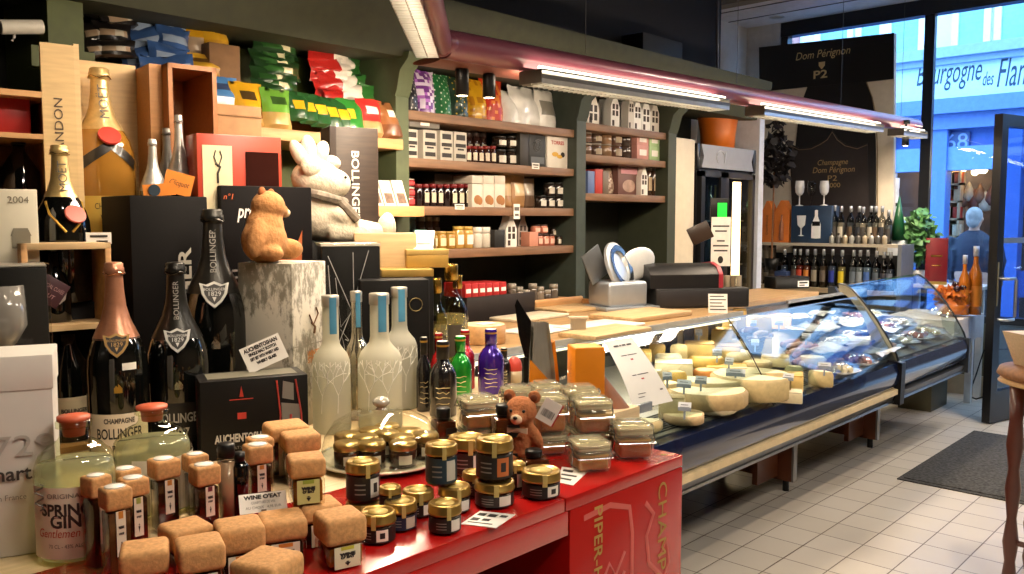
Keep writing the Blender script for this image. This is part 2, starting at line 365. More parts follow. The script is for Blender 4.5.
for (u, v), lab in (((441, 61), 'small lit downlight in the pink tray left of the spotlights'), ((499, 70), 'small lit downlight in the pink tray between spotlight and long lamp')):
    p = AT(u, v, y=2.52); o = solo('tray_downlight', B().lathe([(0, -.004), (.022, -.004), (.03, 0), (.03, .01), (0, .01)], 16), m('#ffdca6', .4, emit=2.2, var=0), lab, 'downlight', p, group='tray downlights')
# ================================================================ refrigerated cheese counter
NAVY = m('#0f1a38', .16, coat=.7); CREAMS = m('#c9b48c', .4, var=.1); GREY = m('#6f6f72', .35, .4)
cx0, cxs, cx1, cx2 = 2.05, 3.63, 5.24, 6.58
ct = T('refrigerated_counter', 'long glass-fronted refrigerated cheese counter with navy bumper on brown supports', 'display counter', (cx0, 1.75, 0))
def cm(b): return b.move((-cx0, -1.75, 0))
def xprism(poly, x0, x1): return cm(B().prism(poly, 'x', x0, x1))
pt('bumper_face', xprism([(1.76, .5), (1.735, .53), (1.73, .6), (1.745, .655), (1.80, .66), (1.80, .5)], cx0, cx2), NAVY, ct)
pt('cream_rail', xprism([(1.742, .47), (1.73, .475), (1.73, .505), (1.76, .51), (1.8, .5), (1.8, .47)], cx0, cx1 - .06), CREAMS, ct)
pt('lower_trim', xprism([(1.80, .425), (1.765, .43), (1.75, .47), (1.80, .475)], cx0, cx2), GREY, ct)
pt('edge_strip', xprism([(1.775, .415), (1.755, .42), (1.757, .432), (1.78, .43)], cx0, cx2), STEEL, ct)
pt('joint_cover', xprism([(1.72, .41), (1.715, .66), (1.8, .67), (1.8, .41)], cx1 - .05, cx1 + .015), BLK, ct)
pt('end_cover', xprism([(1.725, .42), (1.722, .665), (2.5, .7), (2.7, .98), (2.75, .98), (2.75, .42)], cx2 - .01, cx2 + .025), m('#33373c', .35), ct)
pt('tub', xprism([(1.80, .43), (1.80, .655), (2.45, .812), (2.45, .96), (2.47, .96), (2.7, .9), (2.7, .43)], cx0, cx2), m('#26272b', .4), ct)
DECK = m('#8a8478', .35, .5, var=.12)
def deckz(y): return .665 + .24 * (y - 1.80)
pt('deck', xprism([(1.80, .655), (1.80, .665), (2.40, .809), (2.40, .797)], cx0, cx2), DECK, ct)
b = B()
for k in range(9): b.box(cx0, cx1, 1.82 + k * .014, 1.826 + k * .014, .667 + .0034 * k, .673 + .0034 * k)
pt('front_grille', cm(b), BLK, ct)
pt('back_panel', xprism([(2.395, .80), (2.395, .985), (2.41, .985), (2.41, .80)], cx0, 4.22), m('#17181a', .3), ct)
TOPW = m('#a3835a', .4, wood=True, var=.18, scale=8)
pt('worktop', xprism([(2.24, .985), (2.235, .995), (2.24, 1.005), (2.92, 1.005), (2.92, .975), (2.3, .975)], cx0, 4.22), TOPW, ct); pt('worktop', xprism([(2.47, .975), (2.47, 1.005), (2.92, 1.005), (2.92, .975)], 4.22, 5.75), TOPW, ct)
pt('worktop_edge', xprism([(2.228, .982), (2.228, 1.008), (2.24, 1.008), (2.24, .982)], cx0, 4.22), m('#e9e7e2', .2, .5), ct)
pt('end_apron', xprism([(2.47, .80), (2.47, .975), (2.50, .975), (2.50, .8)], 4.22, 5.75), m('#5b6270', .4, .3), ct)
gp = [(1.752, .658), (1.80, .745), (1.87, .86), (1.945, .965), (2.0, 1.03)]
def shell(poly, x0, x1, th=.008):
    n = []
    for i, (y, z) in enumerate(poly):
        a = poly[max(0, i - 1)]; c = poly[min(len(poly) - 1, i + 1)]; d = Vector((c[0] - a[0], c[1] - a[1])).normalized(); n.append((y + d.y * th, z - d.x * th))
    return cm(B().prism(poly + n[::-1], 'x', x0, x1))
GPANE = glass('#eaf1f2', 1.85)
pt('front_glass', shell(gp, cx0, cxs - .004), GPANE, ct); pt('front_glass', shell(gp, cxs + .004, cx1 - .03), GPANE, ct)
hood = [(1.735, .60), (1.765, .70), (1.82, .80), (1.90, .92), (1.985, 1.02), (2.04, 1.075), (2.08, 1.10), (2.12, 1.105)]
pt('hood_glass', shell(hood, cx1, cx2), GPANE, ct)
endp = hood + [(2.12, 1.07), (2.05, 1.02), (1.97, .92), (1.92, .8), (1.9, .70), (1.8, .62)]
pt('end_glass', cm(B().prism(endp, 'x', cx1 - .012, cx1 - .004)), m('#8f8a78', .35, coat=.3), ct)
pt('end_glass', cm(B().prism(endp, 'x', cx2 + .004, cx2 + .012)), GPANE, ct)
pt('end_trim', cm(B().tube([(cx1 - .006, y, z) for y, z in hood], .007, 8)), m('#20262c', .3), ct)
pt('end_trim', cm(B().tube([(cx2 + .006, y, z) for y, z in hood], .007, 8)), m('#20262c', .3), ct)
pt('hood_back', cm(B().box(cx1, cx2, 2.45, 2.468, .7, .98)), m('#6c6f73', .4), ct)
pt('top_rail', cm(B().tube([(cx0, 2.003, 1.032), (cx1 - .03, 2.003, 1.032)], .004, 6)), STEEL, ct)
pt('hinge_wire', cm(B().tube([(cxs, 1.748, .66)] + [(cxs, y - .004, z + .004) for y, z in gp], .003, 6)), INK, ct)
pt('deck_lamp', cm(B().box(cx0, 4.2, 2.235, 2.255, .962, .972)), m('#fff0d0', .5, emit=2, var=0), ct)
for (lx, ln_, ly, lz_, e_) in ((3.1, 2.1, 2.2, .95, 8), (4.75, 1.0, 2.42, .96, 5), (5.9, 1.2, 2.08, 1.08, 9)):
    ld = bpy.data.lights.new('deck_light', 'AREA'); ld.shape = 'RECTANGLE'; ld.size = ln_; ld.size_y = .03; ld.energy = e_; ld.color = (1, .86, .68); lo = bpy.data.objects.new('deck_light', ld); COL.objects.link(lo); lo.location = (lx, ly, lz_); lo.rotation_euler = (-.5 if ly > 2.1 else .4, 0, 0)
BRN = m('#6a3a22', .45, coat=.2)
for xx in (2.75, 4.42, 5.66):
    lg = pt('support', cm(B().box(xx - .01, xx + .03, 2.02, 2.5, .06, .43).box(xx - .25, xx - .01, 2.10, 2.13, .08, .43)), BRN, ct)
    pt('foot', cm(B().cyl(.018, 0, .06, 12, xx + .01, 2.06).cyl(.018, 0, .06, 12, xx + .01, 2.45)), BLK, lg)
    pt('edge_strip', cm(B().box(xx - .012, xx + .032, 2.008, 2.02, .06, .43)), m('#8d8a84', .3, .6), lg)
# ---------------------------------------------------------------- cheeses
def DK(u, v):
    r = ray(u, v); t = (.665 - .24 * 1.80 - 1.5 + .0) / (r.z - .24 * r.y); return EYE + r * t
RIND = {'y': ('#c9a452', '#e0c078'), 'c': ('#c4ae7c', '#e6d4a2'), 'w': ('#dccfae', '#e8dab4'), 'o': ('#d3873a', '#eeb978'), 'd': ('#947640', '#cfb06c'), 'r': ('#7c1f1c', '#e8c884'), 'g': ('#8b8a5a', '#e6d79d'), 'p': ('#b89e70', '#dcc998')}
def cheese(kind, u0, u1, vt, vb, col, label, a0=0, span=360, group=None, z=None, name='cheese'):
    g = (u1 - u0) * .07; u0 -= g; u1 += g; vt -= (vb - vt) * .12
    u = (u0 + u1) / 2; p = DK(u, vb) if z is None else AT(u, vb, z=z); w = (u1 - u0) * mpp(p); r = w / 2
    d = math.hypot(p.x, p.y); dp_ = r * (.8 if kind in ('wheel', 'half') else .5); p = Vector((p.x * (1 + dp_ / d), p.y * (1 + dp_ / d), p.z))
    if z is None: p.z = deckz(p.y) + .003
    zt = ztop(p, u, (vt)); h = max(.02, zt - p.z)
    rind, cut = RIND[col]; mr = m(rind, .6, var=.16, scale=30, bump=.15); mc = m(cut, .45, var=.07, scale=40)
    rz = face(p); t = T(name, label, 'cheese', p, rz, group)
    if kind in ('wheel', 'half', 'wedge'):
        if kind == 'wheel': h = min(h, r * 1.2)
        k = int(max(3, 28 * span / 360)); A0 = math.radians(a0); A1 = A0 + math.radians(span)
        cxx = 0 if kind != 'wedge' else 0; e = min(.012, h * .25)
        prof = [(0, 0), (r - e, 0), (r, e), (r, h - e), (r - e, h)]
        if span >= 360:
            pt('rind', B().lathe(prof, 32), mr, t); pt('paste', B().lathe([(0, h + .0008), (r - e, h + .0008), (r - e * .9, h)], 32), mc, t)
        else:
            pt('rind', B().lathe(prof, k, a0=A0, a1=A1), mr, t)
            b = B().lathe([(0, h + .0006), (r - e * 1.2, h + .0006)], k, a0=A0, a1=A1)
            for a in (A0, A1): b.sheet([[(0, 0, .001), (0, 0, h)], [((r - e * .6) * cos(a), (r - e * .6) * sin(a), .001), ((r - e * .6) * cos(a), (r - e * .6) * sin(a), h)]])
            pt('paste', b, mc, t)
    else:                                                # cut block: rind on top and one side
        w2 = w / 2; dd = w * .42
        pt('paste', B().box(-w2, w2, -dd, dd, .0, h * .94, .006), mc, t)
        pt('rind', B().box(-w2 + .001, w2 - .001, -dd + .002, dd - .002, h * .9, h, .008), mr, t)
    return t, h, r
def flag(u, v, lab=None, z=None, w=.055):
    pass
CH = [
 ('wedge', 641, 681, 331, 352, 'c', 'pale half-moon cheese standing behind the menu card at the back of the counter', 0, 180),
 ('block', 684, 706, 326, 348, 'y', 'yellow cut block of cheese on top of the brown-sided one', 0, 0),
 ('block', 707, 730, 330, 346, 'y', 'small yellow cut block stacked beside the dark red cheese', 0, 0),
 ('block', 686, 712, 344, 364, 'd', 'wide tan cheese block under the tallest stacked yellow block', 0, 0),
 ('block', 711, 738, 346, 360, 'd', 'long tan cheese block under the small yellow block, nearest the red cheese', 0, 0),
 ('wedge', 646, 668, 345, 363, 'y', 'small upright wedge with dark band right of the menu card top', 230, 80),
 ('wedge', 666, 690, 346, 367, 'c', 'pointed pale wedge before the tan blocks', 235, 75),
 ('block', 657, 690, 363, 378, 'w', 'white creamy cheese block in front of the pointed pale wedge', 0, 0),
 ('wheel', 694, 717, 371, 384, 'o', 'small orange washed-rind cheese in the middle of the deck', 0, 360),
 ('block', 709, 744, 367, 380, 'y', 'flat yellow slab behind the large cut wheel', 0, 0),
 ('half', 714, 788, 377, 406, 'c', 'largest cream cheese wheel with a slice cut away near the glass', 20, 310),
 ('half', 676, 741, 380, 401, 'c', 'flat half wheel of cream cheese left of the largest wheel', 170, 200),
 ('half', 668, 743, 391, 416, 'p', 'broad half wheel nearest the front glass beside the menu card', 160, 220),
 ('half', 741, 769, 318, 340, 'y', 'bright yellow half wheel at the back right of the red cheese', 170, 200),
 ('block', 767, 789, 316, 330, 'o', 'orange cheese slab behind the sausage basket', 0, 0),
 ('block', 723, 735, 317, 344, 'r', 'dark red waxed cheese standing upright at the counter back', 0, 0),
 ('block', 733, 745, 312, 343, 'd', 'tall tan cheese standing beside the dark red one', 0, 0),
 ('wedge', 786, 810, 367, 380, 'g', 'green-rinded wedge right of the largest wheel', 200, 90),
 ('block', 770, 800, 375, 392, 'y', 'yellow rectangular slab right behind the largest wheel', 0, 0),
 ('wheel', 744, 770, 362, 372, 'p', 'small round cheese behind the largest wheel', 0, 360),
 ('wheel', 655, 678, 384, 398, 'p', 'small round cheese tucked beside the menu card edge', 0, 360),
 ('block', 763, 787, 357, 368, 'c', 'pale slab before the sausage basket', 0, 0),
 ('wedge', 810, 836, 372, 388, 'c', 'pale wedge under the clear sheet near the glass joint', 190, 120),
 ('half', 656, 680, 355, 370, 'w', 'little white half cheese between the banded wedge and menu card', 180, 180),
 ('block', 631, 650, 352, 372, 'y', 'yellow block half hidden behind the menu card', 0, 0),
 ('half', 615, 660, 420, 438, 'c', 'cream cheese half at the near end of the deck behind the clip jars', 160, 200),
 ('block', 660, 683, 398, 420, 'p', 'pale cube of cheese between menu card and boxed round cheese', 0, 0),
 ('block', 748, 770, 338, 354, 'd', 'tan cheese block left of the sausage basket front', 0, 0),
 ('half', 690, 722, 358, 372, 'y', 'yellow half wheel in front of the tan blocks', 180, 190),
 ('wheel', 722, 748, 352, 364, 'w', 'small white round cheese beside the long tan block', 0, 360),
 ('half', 632, 662, 372, 392, 'c', 'cream half cheese hidden behind the upper menu card', 170, 200),
 ('block', 742, 772, 382, 398, 'o', 'orange cheese slab just behind the largest wheel', 0, 0),
 ('half', 690, 735, 399, 418, 'w', 'white half cheese by the front grille left of the largest wheel', 170, 200),
 ('wheel', 800, 824, 358, 370, 'p', 'small round cheese right of the pale slab', 0, 360),
 ('block', 630, 655, 336, 354, 'd', 'tan block behind the top of the menu card', 0, 0),
 ('wedge', 664, 690, 372, 388, 'y', 'yellow wedge before the white creamy block', 220, 90),
 ('block', 776, 800, 392, 404, 'w', 'white slab at the front grille right of the largest wheel', 0, 0),
 ('half', 722, 752, 340, 352, 'c', 'cream half wheel under the dark red cheese', 180, 180),
]
for k, u0, u1, vt, vb, c, lab, a, sp in CH: cheese(k, u0, u1, vt, vb, c, lab, a, sp)
# round cheese in its wooden box
p = DK(689, 430); w = 42 * mpp(p); p.y += w * .35; p.x += w * .3; p.z = deckz(p.y) + .004
t = T('boxed_cheese', 'small round cheese with a missing wedge in a thin round wooden box', 'cheese', p, face(p))
pt('box', B().lathe([(0, 0), (w / 2, 0), (w / 2, .035), (w / 2 - .003, .035), (w / 2 - .003, .004), (0, .004)], 32), WOODL, t)
pt('wheel', B().lathe([(0, .005), (w / 2 - .012, .005), (w / 2 - .006, .012), (w / 2 - .008, .036), (0, .038)], 28, a0=1.2, a1=1.2 + 5.2), m('#e6d3a0', .6, var=.15), t)
pt('paste', B().sheet([[(0, 0, .006), (0, 0, .037)], [((w / 2 - .01) * cos(1.2), (w / 2 - .01) * sin(1.2), .006), ((w / 2 - .01) * cos(1.2), (w / 2 - .01) * sin(1.2), .036)]]).sheet([[(0, 0, .006), (0, 0, .037)], [((w / 2 - .01) * cos(6.4), (w / 2 - .01) * sin(6.4), .006), ((w / 2 - .01) * cos(6.4), (w / 2 - .01) * sin(6.4), .036)]]), m('#f4e7bd', .4), t)
# price cards on the cheeses
TAGS = [(684, 420, .05, 'before the boxed round cheese'), (683, 396, .06, 'on the flat half wheel'), (699, 342, .035, 'on the wide tan block'), (716, 327, .04, 'on the small yellow block'), (717, 363, .045, 'on the flat yellow slab'),
        (735, 384, .085, 'lying on the largest wheel'), (652, 407, .06, 'on the pale cube near the clip jars'), (755, 352, .04, 'before the sausage basket'), (778, 331, .05, 'on the orange slab'), (753, 332, .035, 'on the bright yellow half wheel'), (805, 345, .05, 'on the clear sheets'), (787, 388, .05, 'on the yellow slab by the glass'), (824, 376, .06, 'on the pale wedge near the joint'), (668, 388, .04, 'on the small round cheese by the menu card'),
        (728, 372, .04, 'behind the orange washed-rind cheese'), (700, 392, .05, 'on the broad half wheel')]
for u, v, w, wh in TAGS:
    p = DK(u, v); p.z += .05; d = math.hypot(p.x, p.y); k = -.05 / .8; q = p.lerp(EYE, .05 / max(.2, (EYE.z - (p.z - .05))))
    t = T('price_card', 'grey price card in a clear clip ' + wh, 'price card', q, face(q) + random.uniform(-.3, .3), 'price cards in the cheese counter')
    pt('card', B().sheet([[(-w / 2, .012, -.012), (w / 2, .012, -.012)], [(-w / 2, .026, .018), (w / 2, .026, .018)]]), m('#c8ccd2', .3), t)
    pt('stand', B().box(-w / 2, w / 2, .010, .014, -.014, .0).box(-.004, .004, .014, .018, -.048, -.004), m('#8d97a5', .2), t)
    pt('lettering', B().box(-w * .38, w * .38, .0135, .0145, -.001, .001).box(-w * .3, w * .25, .0175, .0185, .008, .010), INK, t)
# dark basket with dry sausages
p = DK(764, 359); p.z = deckz(p.y + .1) + .002; p.y += .1; p.x += .08; w = 46 * mpp(p)
t = T('wicker_basket', 'dark wicker basket of dry sausages at the back of the cheese deck', 'basket', p, 0)
b = B()
for j in range(7):
    rr = w / 2 * (.82 + .03 * j); b.tube([(rr * cos(a), rr * .6 * sin(a), .008 + j * .012 + .004 * sin(a * 9 + j)) for a in [2 * PI * k / 40 for k in range(40)]], .0065, 6, closed=True)
b.lathe([(0, .002), (w * .41, .002), (w * .41, .008), (0, .008)], 24); 
bm_ = b.mesh()
for v in bm_.vertices:
    if v.co.z < .0085 and abs(v.co.y) > w * .25: v.co.y *= .62
pt('weave', bm_, m('#3d2a1c', .7, var=.3, scale=60), t)
for k in range(9):
    a = random.uniform(-.5, .5); x = random.uniform(-.3, .3) * w; y = random.uniform(-.15, .15) * w; z = .075 + .02 * (k // 3)
    solo('dry_sausage', B().tube([(-.07, 0, 0), (-.06, 0, .002), (-.03, .004, .004), (0, .006, .005), (.03, .004, .004), (.06, 0, .002), (.07, 0, 0)], [.003, .012, .016, .017, .016, .012, .003], 10), m(['#5b3626', '#7a4b35', '#b39b84'][k % 3], .6, var=.25, scale=50), 'dry sausage heaped in the dark wicker basket, %s of the heap' % ['at the bottom', 'in the middle layer', 'on top'][k // 3], 'sausage', (p.x + x, p.y + y, p.z + z), a, 'dry sausages in the wicker basket')
# more sausages and wrapped meats under clear sheets
for k in range(14):
    u = 790 + (k % 5) * 9 + (k // 5) * 6; v = 347 + (k // 5) * 9 + (k % 5) * 2.5; p = DK(u, v); p.z += .02
    solo('salami', B().tube([(-.10, 0, 0), (-.085, 0, .002), (0, .006, .004), (.085, 0, .002), (.10, 0, 0)], [.004, .018, .023, .018, .004], 12), m(['#8a5a48', '#b08a76', '#9c6a58', '#c2a898'][k % 4], .55, var=.3, scale=40), 'dry salami on the deck, %s of the %s row beside the basket' % (ORD[k % 5], ['back', 'middle', 'front'][k // 5]), 'salami', p, random.uniform(-.5, .1), 'salamis beside the basket')
CLING = glass('#eef4fa', 1.6, .12, name='cling_film'); WPAP = m('#e3e6ea', .35, coat=.3, var=.06)
MEAT = [(812, 322, .3, .16, '#e6e3df', 'crumpled white butcher paper at the deck back under the raised end'), (846, 332, .3, .18, '#eeeae6', 'sheet of white paper over meats by the glass joint'), (815, 338, .28, .15, '#d8d6d4', 'white paper parcel left of the glass joint'), (850, 352, .3, .16, '#f0eeea', 'white paper sheet lying nearest the front glass at the joint'), (868, 340, .26, .16, '#dfe2e6', 'pale paper parcel against the raised glass end'), (828, 360, .28, .13, '#e9e3dc', 'flat white tray liner before the salamis'), (872, 362, .26, .14, '#e6e6e8', 'folded white paper at the foot of the raised glass end'), (792, 327, .2, .13, '#e9e4de', 'crumpled white paper behind the sausage basket')]
for i, (u, v, w, d, c, lab) in enumerate(MEAT):
    p = DK(u, v); p.z = deckz(p.y) + .05; w *= 1.35; d *= 1.3  # papers enlarged and raised to imitate the window's reflection in the counter glass
    rows = [[(x * w / 8, y * d / 5, .012 + .035 * abs(noise.noise((x * .9 + i * 3, y * .9, i))) + .02 * noise.noise((x * .4, y * .5, i * 2.2))) for x in range(-4, 5)] for y in range(-3, 4)]
    solo('glare_paper', B().sheet(rows).sheet([[(a, b_, c_ - .004) for a, b_, c_ in r] for r in rows]), m(c, .22, coat=.7, var=.05), lab, 'paper', p, random.uniform(-.25, .25))
def platter(p, r, lab, kind, i):
    t = T('platter', lab, 'platter', p, random.uniform(0, 3))
    pt('dish', B().lathe([(0, 0), (r * .7, 0), (r, .018), (r, .021), (r * .68, .005), (0, .005)], 28, sq=3), m('#d9dadb', .15, coat=.6), t)
    b = B()
    for k in range(16):
        a = k * 2.4; q = r * .62 * math.sqrt((k + .5) / 16); b.ball((q * cos(a), q * sin(a), .02 + .008 * (k % 3)), (r * .16, r * .13, .018), Matrix.Rotation(a, 3, 'Z'), 10)
    pt('slices', b, m(['#c99a8a', '#e4d5c0', '#a86a5c', '#d8c39c'][i % 4], .4, var=.3, scale=30), t)
    pt('film', B().lathe([(r * .98, .021), (r * .8, .05), (r * .4, .062), (0, .064)], 24, sq=3).jit(.006, 30, i), CLING, t)
for i in range(12):
    xx = 5.45 + (i % 4) * .29; yy = 1.93 + (i // 4) * .2
    platter(Vector((xx, yy, deckz(yy) + .004)), .125, 'film-covered platter under the raised glass hood, %s from the joint in the %s row' % (ORD[i % 4], ['front', 'middle', 'back'][i // 4]), 0, i)
for i, (u, v) in enumerate([(832, 347), (857, 366), (838, 375)]):
    p = DK(u, v); p.z = deckz(p.y) + .012; platter(p, .11, ['film-covered platter among the papers left of the joint', 'film-covered platter at the foot of the joint', 'film-covered platter behind the front glass left of the joint'][i], 0, i + 1)
# ================================================================ back wall shelving
YS = 3.30
def bay(name, lab, x0, x1, zs, posts, parentless=None):
    t = T(name, lab, 'shelving', (x0, YS, 0)); 
    for z in zs: pt('shelf_board', B().box(0, x1 - x0, 0, .40, z - .045, z, .002), SHELF, t)
    pt('back_panel', B().box(0, x1 - x0, .40, .42, .95, 2.42), m('#23261a', .7, var=.12), t)
    for a, bb, c in posts:
        po = pt('post', B().box(a - x0, bb - x0, -.02, .42, 0, 2.3), c, t)
        pt('bracket', B().prism([(-.02, 2.1), (-.02, 2.3), (-.13, 2.3), (-.12, 2.27), (-.06, 2.22), (-.035, 2.13)], 'x', a - x0 - .005, bb - x0 + .005), c, po)
    return t
ZA = [2.045, 1.81, 1.57, 1.345]; ZB = [AT(625, v, y=YS).z for v in (127.5, 157.5, 194.5)]
POST = m('#4a5338', .6, var=.1); POSTD = m('#39423a', .55, var=.1)
bay('wall_shelving', 'four-board wooden wall shelving with olive posts behind the slicer counter, stocked with bags and jars', 2.76, 4.08, ZA, [(2.68, 2.76, POST)])
bay('wall_shelving', 'narrower three-board wall shelving with white paper houses on top', 4.17, 5.09, ZB, [(4.08, 4.17, POSTD), (5.09, 5.19, m('#3b4030', .6))])
solo('cream_panel', B().box(5.2, 5.47, 3.3, 3.34, 0, 2.08, .003), m('#d5c8ae', .5, var=.04), 'tall plain cream panel standing between the narrow shelving and drinks fridge', 'panel')
solo('snack_bay', B().box(1.12, 1.24, 3.28, 3.74, 0, 2.33).box(1.24, 2.68, 3.7, 3.74, 0, 2.3).box(1.05, 1.26, 3.24, 3.3, 2.03, 2.1), m('#46501f', .55, var=.12), 'olive green wooden bay post and back around the crisp and nut packets', 'shelving')
cor = [(3.28, 2.28), (3.22, 2.28), (3.20, 2.33), (3.19, 2.36), (3.12, 2.47), (3.10, 2.52), (3.10, 2.56), (3.30, 2.56), (3.74, 2.56), (3.74, 2.32)]
struct('trim_5', B().prism(cor, 'x', 1.05, 6.25), OLIVED)
struct('wall_upper', B().box(-2.3, 6.25, 3.55, 3.78, 2.5, 3.5), m('#15151a', .8))
solo('wall_cabinet', B().box(4.9, 5.4, 3.37, 3.55, 2.575, 2.77, .01), m('#0d0d10', .6), 'black box fixed on the dark wall above the olive cornice', 'cabinet')
solo('pipe', B().tube([(5.95, 3.5, 3.5), (6.1, 3.5, 3.45), (6.12, 3.5, 2.56)], .012), m('#5d5d63', .4, .6), 'thin grey pipe running down the dark wall above the cornice', 'pipe')
# -------------------------------- packets and jars
def sx(u, v=150, y=YS + .06): return AT(u, v, y=y).x
def crt(name, lab, cat, u0, u1, vt, z, colr, y=YS + .05, d=.16, group=None, deco=None, rz=0):
    x0, x1 = sx(u0, vt, y), sx(u1, vt, y); h = AT((u0 + u1) / 2, vt, y=y).z - z
    t = T(name, lab, cat, ((x0 + x1) / 2, y + d / 2, z), rz, group); w = (x1 - x0) * .97
    pt('body', B().box(-w / 2, w / 2, -d / 2, d / 2, 0, h, .003), m(colr, .5, var=.06), t)
    if deco: deco(t, w, h, -d / 2 - .0012)
    return t
def bars(cols, rows, c=INK, x=.8):
    def f(t, w, h, y):
        b = B()
        for a, bb, ww in rows: b.box(-w * ww / 2, w * ww / 2, y - .0005, y, h * a, h * bb)
        pt('print', b, c, t)
    return f
def word(s, size, c, z=.5, fit=.8, extra=None):
    def f(t, w, h, y):
        txt(s, size, c, t, (0, y, h * z), fit=w * fit)
        if extra: extra(t, w, h, y)
    return f
def jar(lab, u0, u1, vt, z, cont, lid, y=YS + .08, group=None, labelm=None, lidh=.16, name='jar', cat='jar'):
    x0, x1 = sx(u0, vt, y), sx(u1, vt, y); h = AT((u0 + u1) / 2, vt, y=y).z - z; r = (x1 - x0) / 2 * .97
    t = T(name, lab, cat, ((x0 + x1) / 2, y + r, z), 0, group)
    q = round(h / r, 1)
    o = pt('body', cached(('jarbody', q, lidh), lambda: B().lathe([(0, 0), (.92, 0), (1, .06), (1, q * (1 - lidh) - .25), (.9, q * (1 - lidh) - .05), (.85, q * (1 - lidh)), (0, q * (1 - lidh))], 18)), m(cont, .12, coat=.6, var=.2), t); o.scale = (r, r, r)
    o = pt('lid', cached(('jarlid', q, lidh), lambda: B().lathe([(0, q * (1 - lidh)), (.94, q * (1 - lidh)), (.94, q - .05), (.88, q), (0, q)], 18)), m(lid, .35, coat=.2), t); o.scale = (r, r, r)
    if labelm:
        o = pt('label', cached(('jarlab', q), lambda: B().lathe([(1.015, q * .18), (1.015, q * .62)], 10, a0=-PI / 2 - .75, a1=-PI / 2 + .75)), m(labelm, .6), t); o.scale = (r, r, r)
    return t
def sack(lab, u0, u1, vt, z, cols, style, seed, y=YS + .1, group=None, rz=0, cat='bag', lean=0.05, name='gift_bag', d=.12):
    x0, x1 = sx(u0, vt, y), sx(u1, vt, y); h = AT((u0 + u1) / 2, vt, y=y).z - z; w = x1 - x0
    t = T(name, lab, cat, ((x0 + x1) / 2, y + .06, z), rz, group)
    ms = [m(c, .32, coat=.5, var=.08) for c in cols]
    def mf(u, v, sd):
        if len(ms) == 1: return 0
        if style == 'dots': return 1 if int(u * 24) % 4 == 1 and (int(v * 28) + 2 * (int(u * 24) // 4 % 2)) % 4 == 1 else 0
        if style == 'band': return 1 if .35 < v < .7 and .12 < u < .88 else 0
        if style == 'photo': return (1 if v > .5 else 2) if len(ms) > 2 else (1 if v < .45 else 0)
        if style == 'blotch': return int(abs(noise.noise((u * 4 + seed, v * 4, seed))) * 2.5 * len(ms)) % len(ms)
        return 0
    me = B().bag(w * 1.08, h, d, seed, 24 if style == 'dots' else 8, 28 if style == 'dots' else 14, mf, lean=lean, wr=.07)
    pt('packet', me, ms, t); return t
# board 1
S1 = [(405, 423, 68, ['#17161b', '#d9d4c8'], 'dots', 'black gift bag with white dots at the post end of the top shelf'), (421, 441, 69, ['#6d2f86', '#e8dcf0', '#b06ac8'], 'blotch', 'shiny purple and white gift bag beside the black dotted bag'), (440, 456, 73, ['#20713a', '#eef0dc'], 'dots', 'green polka-dot gift bag behind the first spotlight'), (454, 474, 76, ['#1d3a2c', '#d8b13a'], 'dots', 'dark green gift bag with yellow dots beneath the lit spotlight'), (471, 492, 78, ['#d9a41c', '#b87a12'], 'blotch', 'golden yellow gift bag gathered at the top'), (488, 509, 78, ['#c8371c', '#e8893a'], 'blotch', 'red and orange gift bag beside the golden one')]
for i, (a, b_, v, c, st, lab) in enumerate(S1): sack(lab, a, b_, v, ZA[0], c, st, i * 3.1, group='gift bags on the top shelf')
for i, (a, b_, v, lab) in enumerate([(506, 524, 90, 'white bag half hidden behind the big white crisp bag'), (514, 549, 87, 'big plain white crisp bag on the top shelf'), (541, 563, 89, 'white bag with grey picture at the far end of the top shelf')]):
    sack(lab, a, b_, v, ZA[0], ['#e6e2da', '#8a857a'] if i == 2 else ['#e9e6df'], 'band' if i == 2 else '', 20 + i * 2, rz=.15, group='white crisp bags on the top shelf', name='crisp_bag')
# board 2
GR = '#b8b2a6'
for i, (a, b_, v, vb) in enumerate([(406, 418, 129, 0), (423, 437, 130, 0), (440, 453, 131, 0), (454, 467, 132, 0)]):
    def dec(t, w, h, y):
        txt('RARE', .03, INK, t, (0, y, h * .83), fit=w * .7, bold=.001); txt('TEA', .03, INK, t, (0, y, h * .6), fit=w * .6, bold=.001)
        pt('print', B().box(-w * .3, w * .3, y - .0005, y, h * .3, h * .42).box(-w * .33, w * .33, y - .0005, y, h * .12, h * .2), INK, t)
    crt('printed_tin', 'grey tin with black block print on the second board, %s from the olive post' % ORD[i], 'tin', a, b_, v, ZA[1], GR, group='grey printed tins', deco=bars(0, [(.72, .9, .7), (.48, .6, .8), (.38, .44, .5), (.12, .26, .75)]))
crt('printed_tin', 'flat grey tin lying on top of the row of printed tins', 'tin', 409, 440, 117, AT(425, 129, y=YS + .1).z, '#6e6a64', y=YS + .06, d=.14, group='grey printed tins', deco=bars(0, [(.2, .8, .3)], PAPER))
for i in range(5): jar('small dark red-lidded jar with pale label, %s from the grey tins' % ORD[i], 467 + i * 6.2, 473 + i * 6.2, 146, ZA[1], '#3b1c12', '#7d1b16', group='small red-lidded jars', labelm='#d8cdb6')
for i in range(3): jar('small dark jar stacked behind the red-lidded row, %s from the tins' % ORD[i], 468 + i * 7, 474.5 + i * 7, 131, ZA[1], '#2a1712', '#4a3a34', y=YS + .18, group='tall dark jars behind the red lids', labelm='#8d8474')
for r in range(2):
    for i in range(2):
        zz = ZA[1] if r == 0 else ZA[1] + AT(510, 148, y=YS + .1).z - ZA[1]
        jar('black-lidded jar with white label, %s of the two by two stack, %s column' % (['lower', 'upper'][r], ['near', 'far'][i]), 499 + i * 11, 509.5 + i * 11, 149 if r == 0 else 136, zz, '#2a211c', '#141312', group='black-lidded jars in a square stack', labelm='#e2ddd2')
